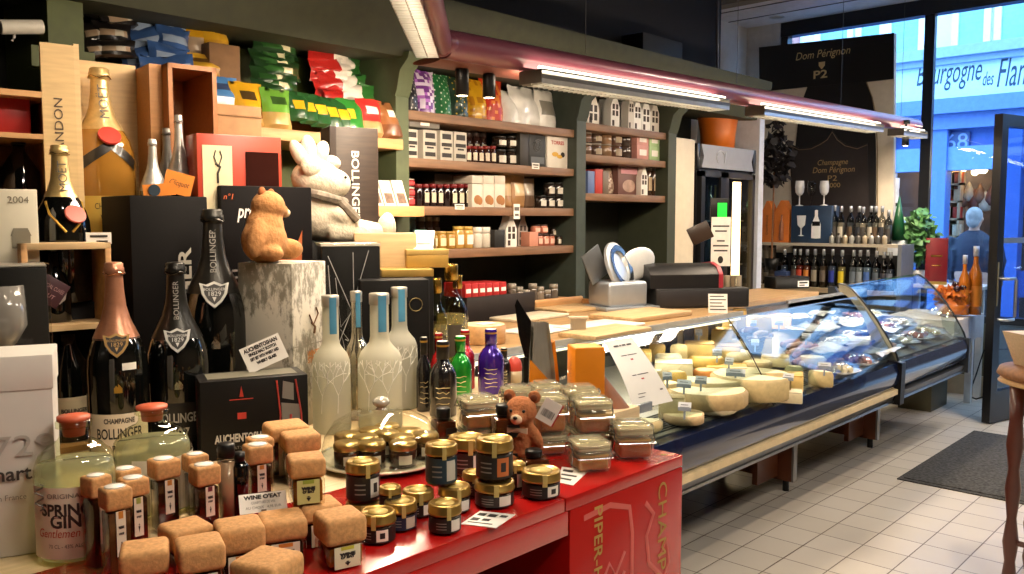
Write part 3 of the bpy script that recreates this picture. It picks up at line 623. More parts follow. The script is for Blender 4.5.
crt('coffee_packet', 'dark packet between the black-lidded jars and patterned box', 'packet', 520, 529, 132, ZA[1], '#29241f')
crt('patterned_box', 'black box with swirling grey pattern beside the white truffle crisp box', 'box', 529, 546, 133, ZA[1], '#1f2022', deco=lambda t, w, h, y: pt('print', B().box(-w * .4, w * .4, y - .0006, y, h * .1, h * .3).tube([(w * .3 * cos(a) * (1 - a / 20), y, h * .62 + h * .2 * sin(a) * (1 - a / 20)) for a in [k * .5 for k in range(30)]], .003, 4), m('#55585c', .5), t))
def trc(t, w, h, y):
    txt('TORRES', .03, m('#a3231d', .5), t, (0, y, h * .76), fit=w * .62, bold=.001)
    pt('chip_picture', B().ball((-w * .12, y, h * .42), (w * .16, .001, h * .07)).ball((w * .1, y, h * .36), (w * .14, .001, h * .06)), m('#c99a2c', .5), t)
    pt('truffle_picture', B().ball((w * .25, y, h * .42), (w * .1, .001, h * .08)), INK, t)
crt('crisp_box', 'white box with red lettering and a yellow crisp picture on the second board', 'box', 547, 568, 135, ZA[1], '#ded8cc', deco=trc)
# board 3
for r in range(3): jar('small round red tin stacked beside the post on the third board, %s' % ['lowest', 'middle one', 'topmost'][r], 408, 417.5, 195 - r * 8, ZA[2] + r * .052, '#8f1b20', '#a8a29a', group='stacked red tins', labelm='#b23a3c', name='red_tin', cat='tin')
for i in range(8): jar('dark jam jar with red lid and oval white label, %s from the red tins' % ORD[i], 417.5 + i * 7, 424 + i * 7, 184, ZA[2], '#180a0b', '#6d1216', group='dark jam jars', labelm=None if i in (0, 4) else '#cfc4ac')
for r in range(2):
    for i in range(3):
        z0 = ZA[2] if r == 0 else AT(488, 184, y=YS + .05).z
        crt('biscuit_box', 'white biscuit carton, %s row of the stack beside the jam jars, %s column' % (['lower', 'upper'][r], ORD[i]), 'box', 472 + i * 11.2, 483 + i * 11.2, 184 if r == 0 else 175.5, z0, '#d8d0c2' if r == 0 else '#cfc6b8', group='white biscuit cartons', deco=(lambda t, w, h, y: pt('biscuit_picture', B().ball((0, y, h * .33), (w * .35, .001, h * .2)).ball((w * .2, y, h * .28), (w * .25, .001, h * .18)), m('#a06c3c', .6, var=.2), t)) if r == 0 else None)
crt('biscuit_box', 'brown card carton lying behind the jam jars', 'box', 434, 470, 174, ZA[2] + .07, '#4a3b30', y=YS + .2, d=.14)
for i, (a, b_) in enumerate([(506, 518), (518.5, 531)]):
    o = sack('kraft paper bag with clear front, %s of the two on the third board' % ['near', 'far'][i], a, b_, 173.5, ZA[2], ['#a97f50', '#d0b48a'], 'band', 50 + i, group='kraft paper bags', name='kraft_bag', lean=0, d=.07)
sack('grey clear bag of nuts beside the kraft bags', 530, 541, 178, ZA[2], ['#8f8374', '#5c4634'], 'photo', 55, name='nut_bag', lean=0, d=.06)
for r in range(2):
    for i in range(4):
        if r == 1 and i == 0: continue
        zz = ZA[2] + r * .075
        jar('black-lidded jar at the far end of the third board, %s row, %s column' % (['lower', 'upper'][r], ORD[i]), 541 + i * 8.4, 549 + i * 8.4, 195.5 if r == 0 else 182.5, zz, '#241d1a', '#12110f', group='black-lidded jars on the third board', labelm='#d6d0c4')
# board 4
jar('teal tin at the post end of the lowest board', 419, 431, 230, ZA[3], '#2f8a86', '#57aaa4', labelm='#3a9a94', name='teal_tin', cat='tin')
jar('dark teal tin stacked behind the teal one', 407, 420, 214, ZA[3] + .02, '#2d5553', '#3a6b68', y=YS + .2, name='teal_tin', cat='tin')
for i in range(3): jar('brown jar behind the mustard jars, %s from the post' % ORD[i], 420 + i * 7.5, 427 + i * 7.5, 217, ZA[3] + .02, '#4a3222', '#7d6a58', y=YS + .2, group='brown jars behind the mustard', labelm='#6b4f3a')
for i in range(3): jar('yellow mustard jar with gold lid and cream label, %s beside the teal tin' % ORD[i], 431.5 + i * 8.7, 440 + i * 8.7, 231.5, ZA[3], '#a0792f', '#a98a44', group='mustard jars', labelm='#dcd0a8')
for i in range(2): jar('mustard jar with white label and gold lid, %s of the taller pair' % ['near', 'far'][i], 457.5 + i * 9.4, 466.5 + i * 9.4, 226, ZA[3], '#c49a4e', '#c4a250', group='tall mustard jars', labelm='#ece6da')
for i in range(2):
    t = jar('white swing-top jar of salt, %s of the pair' % ['near', 'far'][i], 476.5 + i * 8.6, 484.5 + i * 8.6, 227, ZA[3], '#d6d0c2', '#e6e2d8', group='white salt jars', lidh=.3)
crt('dark_tin', 'black tin between the salt jars and paper house', 'tin', 494.5, 505, 230, ZA[3], '#1b1b1a', d=.1)
for i in range(2): jar('pink jar on top of the pink row, %s of the two' % ['near', 'far'][i], 535.5 + i * 7.6, 542.5 + i * 7.6, 224.5, ZA[3] + .075, '#b8715c', '#3a2420', group='pink jars', labelm='#e8b9a4')
crt('pink_box', 'pink carton at the end of the pink jars', 'box', 529.5, 538.5, 232, ZA[3], '#c98a72', d=.1)
for i in range(3): jar('pink jar in the lower row, %s from the pink carton' % ORD[i], 538.8 + i * 6, 544.6 + i * 6, 234, ZA[3], '#b8715c', '#3a2420', group='pink jars', labelm='#e8b9a4')
for i in range(2): jar('brown jar above the small dark jars at the far end, %s of two' % ['near', 'far'][i], 553.5 + i * 5, 558.3 + i * 5, 227.5, ZA[3] + .055, '#3f3026', '#221a16', group='small dark end jars', labelm='#b9ae9c', y=YS + .14)
for i in range(3): jar('small dark jar at the far end of the lowest board, %s of three' % ORD[i], 558.5 + i * 4.6, 563 + i * 4.6, 235.5, ZA[3], '#3a2a20', '#1d1714', group='small dark end jars', labelm='#d2c8b8')
def house(lab, u0, u1, vt, z, col='#e6e2da', y=YS + .06, d=.06, group=None):
    x0, x1 = sx(u0, vt, y), sx(u1, vt, y); w = (x1 - x0) * .95; h = AT((u0 + u1) / 2, vt, y=y).z - z
    t = T('paper_house', lab, 'house lantern', ((x0 + x1) / 2, y + d / 2, z), 0, group); w2 = w / 2; e = h - w * .85
    pt('body', B().prism([(-w2, 0), (w2, 0), (w2, e), (w2 * .45, h - w * .3), (w2 * .3, h), (-w2 * .3, h), (-w2 * .45, h - w * .3), (-w2, e)], 'y', -d / 2, d / 2), m(col, .6, var=.04), t)
    b = B()
    for i in (-1, 1):
        for j in (0, 1): b.box(i * w * .2 - w * .13, i * w * .2 + w * .13, -d / 2 - .0012, -d / 2, e - w * (.2 + .45 * j), e + w * (.16 - .45 * j))
    b.box(-w * .36, -w * .12, -d / 2 - .0012, -d / 2, h * .05, h * .22)
    pt('window_pattern', b, m('#3a2c24', .6), t); return t
house('white paper house packet with dark windows on the lowest wide board', 506, 517, 216, ZA[3]); house('grey paper house packet beside the white one on the lowest wide board', 518, 528, 216, ZA[3], '#9c9088', y=YS + .12)
HS = [(587.5, 599.5, 92, '#e4dccf'), (604, 612, 96, '#efece6'), (611, 620, 94, '#e9e5dd'), (620, 628, 98, '#8f8a82'), (628.5, 634.5, 97, '#d6d0c6'), (634, 642, 98, '#f2efe9'), (642, 651, 99, '#efece6'), (651, 659.5, 101, '#dcd4c8')]
for i, (a, b_, v, c) in enumerate(HS): house('%s paper house with dark windows on the narrow top shelf, %s from its near post' % ('grey' if i == 3 else 'white', ORD[i]), a, b_, v, ZB[0], c, group='paper houses on the narrow top shelf', y=YS + .05 + (.1 if i in (1, 3) else 0))
for r in range(2):
    for i in range(5):
        jar('small clear-lidded jar on the middle narrow board, %s row, %s column' % (['lower', 'upper'][r], ORD[i]), 586 + i * 10, 595 + i * 10, 143 if r == 0 else 132, ZB[1] + r * .088, ['#6b5140', '#4f3b30', '#8a6a4c', '#5a4034', '#3d3029'][i], ['#8d8478', '#a79a88'][r], group='small jars on the middle narrow board', labelm='#a89880' if i % 2 else None)
for r in range(2):
    crt('tea_box', 'pink tea carton, %s of the two on the middle narrow board' % ['lower', 'upper'][r], 'box', 637, 649, 145 if r == 0 else 133.5, ZB[1] + r * .095, '#c98f86', group='pink tea cartons', deco=bars(0, [(.3, .7, .6)], PAPER))
    crt('tea_box', 'green tea carton, %s of the two on the middle narrow board' % ['lower', 'upper'][r], 'box', 649.5, 660, 146 if r == 0 else 134.5, ZB[1] + r * .095, '#9dbb86', group='green tea cartons', deco=bars(0, [(.3, .7, .6)], PAPER))
crt('cook_book', 'blue book at the near end of the lowest narrow board', 'book', 588, 595, 171, ZB[2], '#5a6e9c'); crt('cook_book', 'red book beside the blue one', 'book', 595.5, 603, 169, ZB[2], '#b0342c'); crt('cook_book', 'brown book beside the red one', 'book', 603, 609, 171, ZB[2], '#6a5a4a')
sack('clear bag of sweets tied at the top beside the brown book', 608, 620, 168, ZB[2], ['#c9b8a4', '#8a6a5a'], 'blotch', 61, name='sweet_bag', d=.06, lean=0)
crt('cook_book', 'large book with pink title and food picture facing out', 'book', 618, 640, 164, ZB[2], '#6d4a44', y=YS + .1, deco=lambda t, w, h, y: (pt('title', B().box(-w * .38, w * .38, y - .0006, y, h * .68, h * .86), m('#c98f98', .6), t), pt('picture', B().ball((0, y, h * .3), (w * .3, .001, h * .2)), m('#a88a7a', .6, var=.3), t)))
house('white paper house standing alone beside the food book', 641, 648, 167, ZB[2])
for i in range(2): jar('brown bottle at the far end of the lowest narrow board, %s of two' % ['near', 'far'][i], 649 + i * 5.5, 654 + i * 5.5, 166, ZB[2], '#3a281c', '#1c1612', group='brown bottles on the lowest narrow board', labelm='#b39c7a', name='bottle', cat='bottle')
# tags on shelf edges
for i, (a, b_, v0, v1, lab) in enumerate([(453, 466, 204, 209.5, 'white price strip on the third board under the jam jars'), (512, 521, 204, 219, 'hanging white notice on the third board under the kraft bags'), (530, 541, 163, 169, 'white price strip on the second board under the patterned box')]):
    p = AT((a + b_) / 2, v1, y=YS - .004); q = AT((a + b_) / 2, v0, y=YS - .004); w = (b_ - a) * mpp(p)
    t = T('shelf_label', lab, 'shelf label', p); pt('card', B().box(-w / 2, w / 2, -.002, 0, 0, q.z - p.z), PAPER, t)
    pt('lettering', B().box(-w * .38, w * .38, -.0028, -.002, (q.z - p.z) * .55, (q.z - p.z) * .8).box(-w * .3, w * .3, -.0028, -.002, (q.z - p.z) * .2, (q.z - p.z) * .35), m('#5a544c', .6), t)
# -------------------------------- back counter under the shelves
solo('back_counter', B().box(2.78, 5.05, 3.0, 3.26, .0, .94).box(2.78, 5.05, 2.98, 3.27, .94, .98, .004), m('#3a2c22', .5, var=.15), 'dark low counter against the wall under the wide shelving', 'counter')
zt_ = AT(486, 296, y=3.1).z
for i in range(6): crt('red_carton', 'small red carton on the dark wall counter, %s from the gold-capped bottles' % ORD[i], 'box', 465 + i * 7, 471.7 + i * 7, 283.5 - i * .3, zt_, '#a31c1e', y=3.1, group='red cartons on the wall counter', deco=bars(0, [(.3, .6, .7)], PAPER))
solo('riser_box', B().box(2.98, 3.5, 3.1, 3.262, .98, max(.99, zt_ - .001), .002), m('#1c120f', .6, var=.2), 'dark brown riser box under the red cartons on the wall counter', 'box')
for i in range(7): jar('grey jar standing on the wall counter behind the wooden tray, %s from the red cartons' % ORD[i], 512 + i * 7, 518.5 + i * 7, 284 + (i % 3) * 3, .98, ['#5a5148', '#75685a', '#463d36'][i % 3], '#8a8378', y=3.1, group='grey jars on the wall counter')
# -------------------------------- things on the worktop of the cheese counter
ZW = 1.006
p = AT(603, 305, z=ZW)
t = T('meat_slicer', 'silver electric meat slicer with round blade guard on the worktop below the shelves', 'slicer', (3.88, 2.82, ZW), -.35); t.scale = (1, 1, 1.22)
ALU = m('#b9c0c8', .36, .7, var=.03); ALUW = m('#d4d6d6', .35, .3)
pt('base', B().box(-.13, .13, -.11, .11, .012, .13, .02, 3).box(-.16, .2, -.13, .12, 0, .016, .006), ALU, t)
for a in (-.12, .12): pt('foot', B().cyl(.014, -.0, .012, 10, a, -.08), BLK, t)
R1 = Matrix.Rotation(math.radians(62), 3, 'X') @ Matrix.Rotation(math.radians(24), 3, 'Y')
pt('blade_guard', B().lathe([(.0, .0), (.07, .0), (.075, .012), (.105, .014), (.125, .004), (.128, -.012), (.0, -.012)], 36).rot(R1).move((0, -.02, .19)), ALU, t)
pt('blade', B().lathe([(.076, .016), (.104, .018), (.104, .015)], 36).rot(R1).move((0, -.022, .19)), m('#5c6066', .15, .9), t)
pt('guard_plate', B().ball((.14, .02, .2), (.13, .016, .075), Matrix.Rotation(-.25, 3, 'Y')), ALUW, t)
pt('meat_carriage', B().box(-.2, -.08, .0, .012, .15, .3, .004).rot(Matrix.Rotation(-.5, 3, 'Y'), (-.1, 0, .2)), m('#7b7f84', .3, .7), t)
pt('knob', B().cyl(.018, -.03, 0, 14).rot(Matrix.Rotation(PI / 2, 3, 'Y')).move((.14, -.05, .07)), BLK, t)
# till
tp = AT(690, 307, z=ZW)
t = T('cash_register', 'black cash drawer and rounded till printer with red end on the worktop', 'till', (4.33, 2.62, ZW), -.62); t.scale = (1, 1, 1.1)
pt('drawer', B().box(-.28, .28, -.17, .17, 0, .10, .008), m('#1b1a1b', .5), t); pt('drawer_front', B().box(-.26, .26, -.174, -.17, .012, .09, .002), m('#242225', .45), t)
pt('printer', B().prism([(-.15, .10), (-.15, .17), (-.11, .205), (-.02, .225), (.10, .215), (.13, .17), (.13, .10)], 'x', -.31, .10), m('#141315', .4), t)
pt('end_cap', B().prism([(-.155, .10), (-.155, .17), (-.115, .21), (-.02, .23), (.10, .22), (.135, .17), (.135, .10)], 'x', .10, .125), m('#9c2a38', .4), t)
pt('end_badge', B().box(.1255, .127, -.08, .05, .13, .19), PAPER, t)
for i in range(4): 
    u = 692 + i * 6.5; q = AT(u, 297, z=ZW + .1)
    solo('spice_jar', B().cyl(.016, 0, .05, 14).cyl(.0165, .05, .064, 14).move((0, 0, 0)), m(['#9a8a70', '#b9ab90', '#7a6a54', '#a79a84'][i], .3, coat=.4), 'small spice jar on the till drawer beside the printer, %s from the red end' % ORD[i], 'jar', Vector((4.33, 2.62, ZW + .111)) + Vector((cos(-.62) * (.15 + .036 * i) - sin(-.62) * -.08, sin(-.62) * (.15 + .036 * i) + cos(-.62) * -.08, 0)), group='spice jars on the till')
# pole display with notice
pp = AT(718, 300, y=2.86); pz0 = ztop(pp, 720, 198)
t = T('customer_display', 'black customer display pole with a lit green screen above the till', 'display', (pp.x, 2.86, ZW), face((pp.x, 2.86)) * .9)
hh = pz0 - ZW; wpx = mpp((pp.x, 2.86, 1.5))
pt('pole', B().tube([(0, .02, 0), (0, .02, hh - .1)], .012, 10).box(-.06, .06, -.03, .07, 0, .012, .003), BLK, t)
pt('head', B().box(-9 * wpx, 9 * wpx, 0, .03, hh - 23 * wpx, hh, .004), BLK, t)
pt('screen', B().box(-2 * wpx, 7 * wpx, -.003, 0, hh - 19 * wpx, hh - 5 * wpx), m('#19c832', .4, emit=1.5, var=.1), t)
pt('arm_screen', B().box(-30 * wpx, -8 * wpx, -.02, 0, hh - 44 * wpx, hh - 26 * wpx, .004).rot(Matrix.Rotation(-.45, 3, 'Y'), (-19 * wpx, 0, hh - 35 * wpx)), m('#3a2c22', .3), t)
n = T('paper_notice', 'tall white printed notice with black oval mark hanging under the green screen', 'notice', (pp.x, 2.86, ztop(pp, 718, 266)), face((pp.x, 2.86)) * .9); nh = 49 * wpx; nw = 9.5 * wpx
n.location += Vector((-.0, -.012, 0))
pt('sheet', B().box(-nw, nw, -.003, 0, 0, nh), PAPER, n)
for i, s in enumerate(['WEST-VLEES', 'DE KAAS VAN DE MAAND', 'BRUGGE OUD', 'AAN 19.95', 'PER KG', 'BIJ AFNAME', 'SMAKELIJK']):
    if i in (0, 3): continue
    b = B().box(-nw * [.5, .85, .6, .5, .4, .8, .7][i], nw * [.5, .85, .6, .5, .4, .8, .7][i], -.0036, -.003, nh * (.9 - .1 * i), nh * (.93 - .1 * i)); pt('lettering', b, INK, n)
pt('mark', B().ball((0, -.003, nh * .13), (nw * .28, .001, nh * .075)), INK, n)
# white card on worktop edge
p = AT(718, 313, z=ZW); 
t = T('price_notice', 'small tilted white card with lines of print on the worktop edge before the till', 'card', p, face(p) * .9)
pt('card', B().sheet([[(-.05, 0, 0), (.05, 0, 0)], [(-.05, .03, .1), (.05, .03, .1)]]), PAPER, t)
b = B()
for k in range(5): b.box(-.042, .042 - .01 * (k % 3), .003 + .0055 * k - .0008, .004 + .0055 * k, .016 + .017 * k, .021 + .017 * k)
pt('lettering', b, INK, t)
# boards and papers
def board(lab, u, v, w, d, rz, col, th=.02, name='cutting_board', z=ZW): 
    p = AT(u, v, z=z); return solo(name, B().box(-w / 2, w / 2, -d / 2, d / 2, 0, th, .005), col, lab, name.split('_')[-1], p, rz)
board('pale wooden cutting board on the worktop before the slicer', 641, 317, .5, .28, -.05, WOODL, .025)
board('long wooden board lying along the worktop beside the wooden tray', 530, 303, .5, .25, .1, WOOD, .025)
board('wooden board near the till front', 606, 334, .42, .2, .02, WOODL, .02)
t = T('wooden_tray', 'wooden tray with a raised rounded back on the worktop beside the slicer', 'tray', AT(575, 309, z=ZW), -.05)
pt('floor', B().box(-.2, .2, -.12, .12, 0, .015, .003), WOODL, t); pt('back_rail', B().box(-.2, .2, .11, .13, 0, .055, .012, 3), PINE, t); pt('side_rail', B().box(.185, .2, -.12, .12, 0, .04, .006), PINE, t)
board('white tile of wrapping paper lying on the worktop behind the silver fan', 540, 330, .34, .22, .1, m('#e4e2dc', .4), .006, 'wrapping_sheet')
board('stack of white wrapping paper on the worktop beside the menu card', 600, 327, .4, .24, .02, m('#eceae6', .35, coat=.2), .012, 'wrapping_sheet')
board('large marble slab on the worktop near the cheese drum', 530, 318, .4, .2, .05, m('#cfc4ae', .3, var=.15), .015, 'slab')
p = AT(487, 346, z=ZW)
t = T('cheese_drum', 'short round cheese drum in thin wooden band on the worktop behind the bottles', 'cheese', (p.x + .06, p.y + .08, ZW), 0)
pt('band', B().lathe([(0, 0), (.088, 0), (.09, .005), (.09, .072), (.086, .075)], 36), PINE, t); pt('top', B().lathe([(.086, .075), (.08, .076), (0, .078)], 36), m('#e9d7a8', .5, var=.08), t)
pt('paper', B().box(-.05, .03, -.05, .0, .078, .081), PAPER, t)
# -------------------------------- snack packets
def packet(lab, u0, u1, vt, vb, y, cols, style, seed, group, rz=0, tilt=0):
    p = AT((u0 + u1) / 2, vb, y=y); h = AT((u0 + u1) / 2, vt, y=y).z - p.z; w = (u1 - u0) * mpp(p) * 1.25
    t = T('snack_packet', lab, 'packet', (p.x, y, p.z), rz, group)
    if tilt: t.rotation_euler = (0, tilt, rz)
    ms = [m(c, .3, coat=.5, var=.1) for c in cols]
    def mf(a, b_, sd):
        if style == 'snack': return 1 if b_ < .4 else (2 if (.3 < a < .7 and .6 < b_ < .82) else 0)
        if style == 'dot': return 1 if (a - .3) ** 2 + (b_ - .55) ** 2 < .04 else 0
        if style == 'rwg': return 0 if a < .35 else (1 if a < .72 else 2)
        return (2 if len(ms) > 2 and .5 < a < .8 else 1) if .32 < b_ < .62 and .12 < a < .88 else 0
    pt('packet', B().bag(w, h, .09, seed, 8, 10, mf, lean=.12, wr=.09), ms, t); return t
SN = []
for i, (u0, u1, vt, vb) in enumerate([(128, 160, 12, 40), (150, 186, 10, 38), (132, 166, 28, 55), (158, 186, 26, 52), (128, 158, 48, 72), (150, 186, 44, 70), (140, 170, 58, 82), (160, 195, 56, 80)]):
    packet('crumpled blue crisp packet in the jumble above the wooden boxes, %s from the top' % ORD[i], u0, u1, vt, vb, 3.56 - .028 * i, ['#3d5f9a', '#9fb4d2'], 'mix', i * 1.7, 'blue crisp packets', rz=random.uniform(-.3, .3), tilt=random.uniform(-.5, .2))
for i, (u0, u1, vt, vb) in enumerate([(84, 112, 0, 22), (104, 140, 4, 30), (86, 110, 22, 44), (98, 128, 22, 44), (86, 106, 40, 58), (100, 132, 40, 58)]):
    packet('black and beige crisp packet beside the olive post, %s from the top' % ORD[i], u0, u1, vt, vb, 3.56 - .03 * i, ['#1d1a1a', '#b39a80', '#c9c0b0'], 'mix', 30 + i * 1.3, 'black crisp packets', rz=random.uniform(-.3, .3), tilt=random.uniform(-.4, .4))
packet('yellow nut packet standing highest beside the blue packets', 184, 212, 14, 56, 3.5, ['#d9a21e', '#c2a88c', '#5a4420'], 'snack', 51, 'yellow nut packets')
packet('yellow nut packet overlapping to the right of the highest one', 204, 231, 20, 57, 3.47, ['#d8a528', '#cf9a2a', '#5a3c1c'], 'snack', 52, 'yellow nut packets', rz=.3)
packet('yellow nut packet lying under the two highest ones', 183, 224, 54, 78, 3.42, ['#cf9f30', '#b98a4a', '#6b4a20'], 'snack', 53, 'yellow nut packets')
packet('blue and white peanut packet in the cardboard box', 205, 237, 76, 112, 3.36, ['#4f86c4', '#dfe6ee', '#3a4a70'], 'snack', 54, 'peanut packets in the cardboard box')
packet('yellow peanut packet beside the blue and white one', 234, 263, 82, 128, 3.33, ['#d9a520', '#b58a48', '#4c3a1e'], 'snack', 55, 'peanut packets in the cardboard box')
packet('light green peanut packet beside the yellow one', 264, 291, 89, 129, 3.32, ['#6aa03a', '#b99a5c', '#2e4a1e'], 'snack', 56, 'peanut packets in the cardboard box')
for i in range(9):
    packet('dark green snack packet in the upright stack, %s from the top' % ORD[i], 252 + (i % 2) * 4, 290 + (i % 3) * 5, 22 + i * 7.5, 42 + i * 7.5, 3.56 - .02 * i, ['#1c3a1c', '#2f5a2a', '#d8cfae'], 'mix', 70 + i, 'dark green snack packets', rz=random.uniform(-.2, .2))
for i in range(7):
    packet('red, white and green snack packet in the fanned pile, %s from the top' % ORD[i], 306 - (i % 2) * 4 + i * 3, 352 + (i % 3) * 4 + i * 3, 32 + i * 10, 56 + i * 9.5, 3.56 - .02 * i, ['#a8221e', '#d8d0c4', '#2f6a2c'], 'rwg', 90 + i, 'red white and green snack packets', rz=random.uniform(-.15, .25))
for i in range(5):
    packet('dark green packet with yellow dot in front, %s from the light green packet' % ORD[i], 288 + i * 11, 312 + i * 11, 92 + i * 2, 122 + i * 3, 3.34 - .004 * i, ['#1f4a22', '#d9a520'], 'dot', 110 + i, 'yellow-dot packets in the front row', rz=.2)
packet('green packet with yellow dot beside the red and green packet', 338, 366, 99, 133, 3.32, ['#2f7a2e', '#d9b030'], 'dot', 120, 'yellow-dot packets in the front row')
packet('red and green packet with nut picture near the end of the front row', 358, 384, 99, 137, 3.31, ['#b5302c', '#b08a5c', '#e0d8cc'], 'snack', 121, 'end packets of the front row')
packet('brown packet with white label at the end of the front row', 380, 403, 103, 140, 3.305, ['#8a5a34', '#6d4224', '#e6dfd2'], 'snack', 122, 'end packets of the front row')
pz = AT(300, 131, y=3.27).z
solo('snack_board', B().box(1.24, 2.7, 3.25, 3.7, pz - .05, pz, .003), PINE, 'wooden board under the front row of nut and crisp packets', 'shelf')
for k, (x0, x1, z0, z1, c) in enumerate([(1.62, 2.62, pz, 2.0, '#8a6238'), (1.26, 1.7, pz, 2.08, '#7d5a36')]):
    solo('display_tray', B().box(x0, x1, 3.5 + .0, 3.69, z0 + .001, z1, .004).box(x0, x1, 3.47, 3.5, z0 + .001, z0 + .08, .003), m(c, .7, var=.15), ['brown cardboard display tray behind the green packets', 'brown cardboard display tray behind the blue packets'][k], 'tray')
bx = AT(224, 86, y=3.58); solo('card_carton', B().box(1.78, 1.92, 3.39, 3.462, pz + .001, 2.24, .003), m('#7d5c3c', .75, var=.12), 'brown cardboard carton between the yellow nut packets and dark green ones', 'box')
# white packs on the lower ledge
lz = AT(385, 206, y=3.2).z
solo('ledge_board', B().box(2.2, 2.72, 3.12, 3.5, lz - .05, lz, .003), PINE, 'wooden ledge carrying white angled packs near the dark champagne box', 'shelf')
for i in range(4):
    p = AT(365 + i * 12.5, 204, y=3.17); q = AT(365 + i * 12.5, 180, y=3.17); w = 12.5 * mpp(p)
    t = T('sloping_pack', 'white open-sided pack on the wooden ledge, %s from the dark champagne box' % ORD[i], 'packet', (p.x, 3.2, lz), -.2, 'white packs on the ledge')
    h = q.z - lz
    pt('carton', B().prism([(-.05, 0), (.06, 0), (.06, h), (.02, h)], 'x', -w / 2, w / 2), m('#d9d2c4', .5), t)
    pt('window', B().sheet([[(-w * .36, -.046, h * .1), (w * .36, -.046, h * .1)], [(-w * .36, -.018, h * .5), (w * .36, -.018, h * .5)]]), m('#6b5648', .4, var=.3, scale=60), t)
solo('metal_rail', B().tube([(AT(0, 27, y=2.9)), (AT(42, 27, y=2.9))], .022, 12).tube([AT(14, 30, y=2.9), AT(14, 38, y=2.9), AT(12, 41, y=2.9)], .004, 6), m('#c9c4b8', .4), 'white rail with a small hook on the dark wall above the wooden crate', 'rail')
# ================================================================ fridge, window display, street
t = T('drinks_fridge', 'tall black drinks fridge with grey header and bright light strip behind the till', 'fridge', (5.52, 3.3, 0))
W = .86; HT = 2.05; FB = m('#0e0e10', .35, coat=.2)
pt('cabinet', B().box(0, W, .42, .45, .1, HT).box(0, .05, .02, .45, .1, HT).box(W - .05, W, .02, .45, .1, HT).box(0, W, .02, .45, 1.86, HT).box(0, W, .02, .45, .05, .3), FB, t)
hd = pt('header', B().prism([(0.03, 1.885), (W - .04, 1.885), (W - .07, 1.96), (W - .03, 2.055), (.02, 2.055), (.06, 1.97)], 'y', -.012, .02), m('#8e9098', .35, var=.04), t)
pt('header_mark', B().tube([(.3 + .06 * cos(a), -.014, 1.97 + .05 * sin(a)) for a in [k * .45 for k in range(10)]], .004, 5).tube([(.36, -.014, 1.93), (.38, -.014, 2.02)], .004, 5), m('#b9bbc2', .4), hd)
pt('side_wing', B().box(-.02, .02, -.005, .05, 1.87, 2.06, .008), FB, t); pt('side_wing', B().box(W - .03, W + .02, -.005, .05, 1.87, 2.06, .008), FB, t)
for z in (.55, .85, 1.15, 1.5): pt('shelf', B().box(.05, W - .05, .06, .42, z - .012, z), m('#9a9488', .3, .5), t)
pt('liner', B().box(.05, W - .05, .41, .42, .3, 1.86), m('#5c4a30', .5), t)
d1 = pt('door', B().box(.02, .07, -.02, .02, .3, 1.86).box(.30, .37, -.02, .02, .3, 1.86).box(.02, .37, -.02, .02, 1.82, 1.86).box(.02, .37, -.02, .02, .3, .34), FB, t); pt('door_glass', B().box(.07, .30, -.004, .002, .34, 1.82), glass('#b9d6e6'), d1)
d2 = pt('door', B().box(.37, .42, -.02, .02, .3, 1.86).box(W - .06, W - .02, -.02, .02, .3, 1.86).box(.37, W - .02, -.02, .02, 1.82, 1.86).box(.37, W - .02, -.02, .02, .3, .34), m('#2a221a', .4), t); pt('door_glass', B().box(.42, W - .06, -.004, .002, .34, 1.82), glass('#f2ead8'), d2)
pt('light_strip', B().box(.60, .70, .025, .05, .5, 1.80, .006), m('#fff3da', .5, emit=5, var=0), t)
for i in range(18):
    x = .10 + (i % 6) * .095 + (.06 if i % 6 > 2 else 0); z = [.851, 1.151, 1.501][i // 6]
    if .56 < x < .74: continue
    solo('fridge_bottle', cached(('fbot',), lambda: B().lathe([(0, 0), (.034, 0), (.036, .01), (.036, .13), (.03, .16), (.014, .20), (.013, .25), (.016, .252), (.016, .275), (0, .275)], 16)), m(['#2c3a24', '#a88a3a', '#3a2a1c'][i % 3], .15, coat=.5), 'bottle on the %s fridge shelf, %s from its left door edge' % (['lower', 'middle', 'upper'][i // 6], ORD[i % 6]), 'bottle', (5.52 + x, 3.3 + .16, z), group='bottles inside the fridge')
struct('trim_6', B().box(6.42, 6.5, 3.28, 3.9, .9, 2.35), m('#cfd3dc', .35))  # bluish white stands in for window light on the panel edge
# orange champagne bucket on the fridge
p = AT(722, 140, y=3.45); w = 46 * mpp(p) * .5; zt0 = AT(722, 109, y=3.45).z
t = T('champagne_bucket', 'large orange champagne bucket with flared rim on top of the fridge', 'bucket', (p.x + .02, 3.5, HT + .001)); hh = zt0 - HT
pt('bowl', B().lathe([(0, 0), (w * .66, 0), (w * .72, .01), (w * .76, hh * .4), (w * .86, hh * .75), (w * 1.06, hh), (w * 1.03, hh), (w * .83, hh * .75), (w * .72, hh * .4), (w * .68, .02), (0, .02)], 36), m('#d8701e', .35, coat=.3, var=.06), t)
pt('mark', B().sheet([[(w * .785 * sin(a), -w * .785 * cos(a), hh * z) for a in (.5, .62)] for z in (.35, .6)]), m('#e0a070', .4), t)
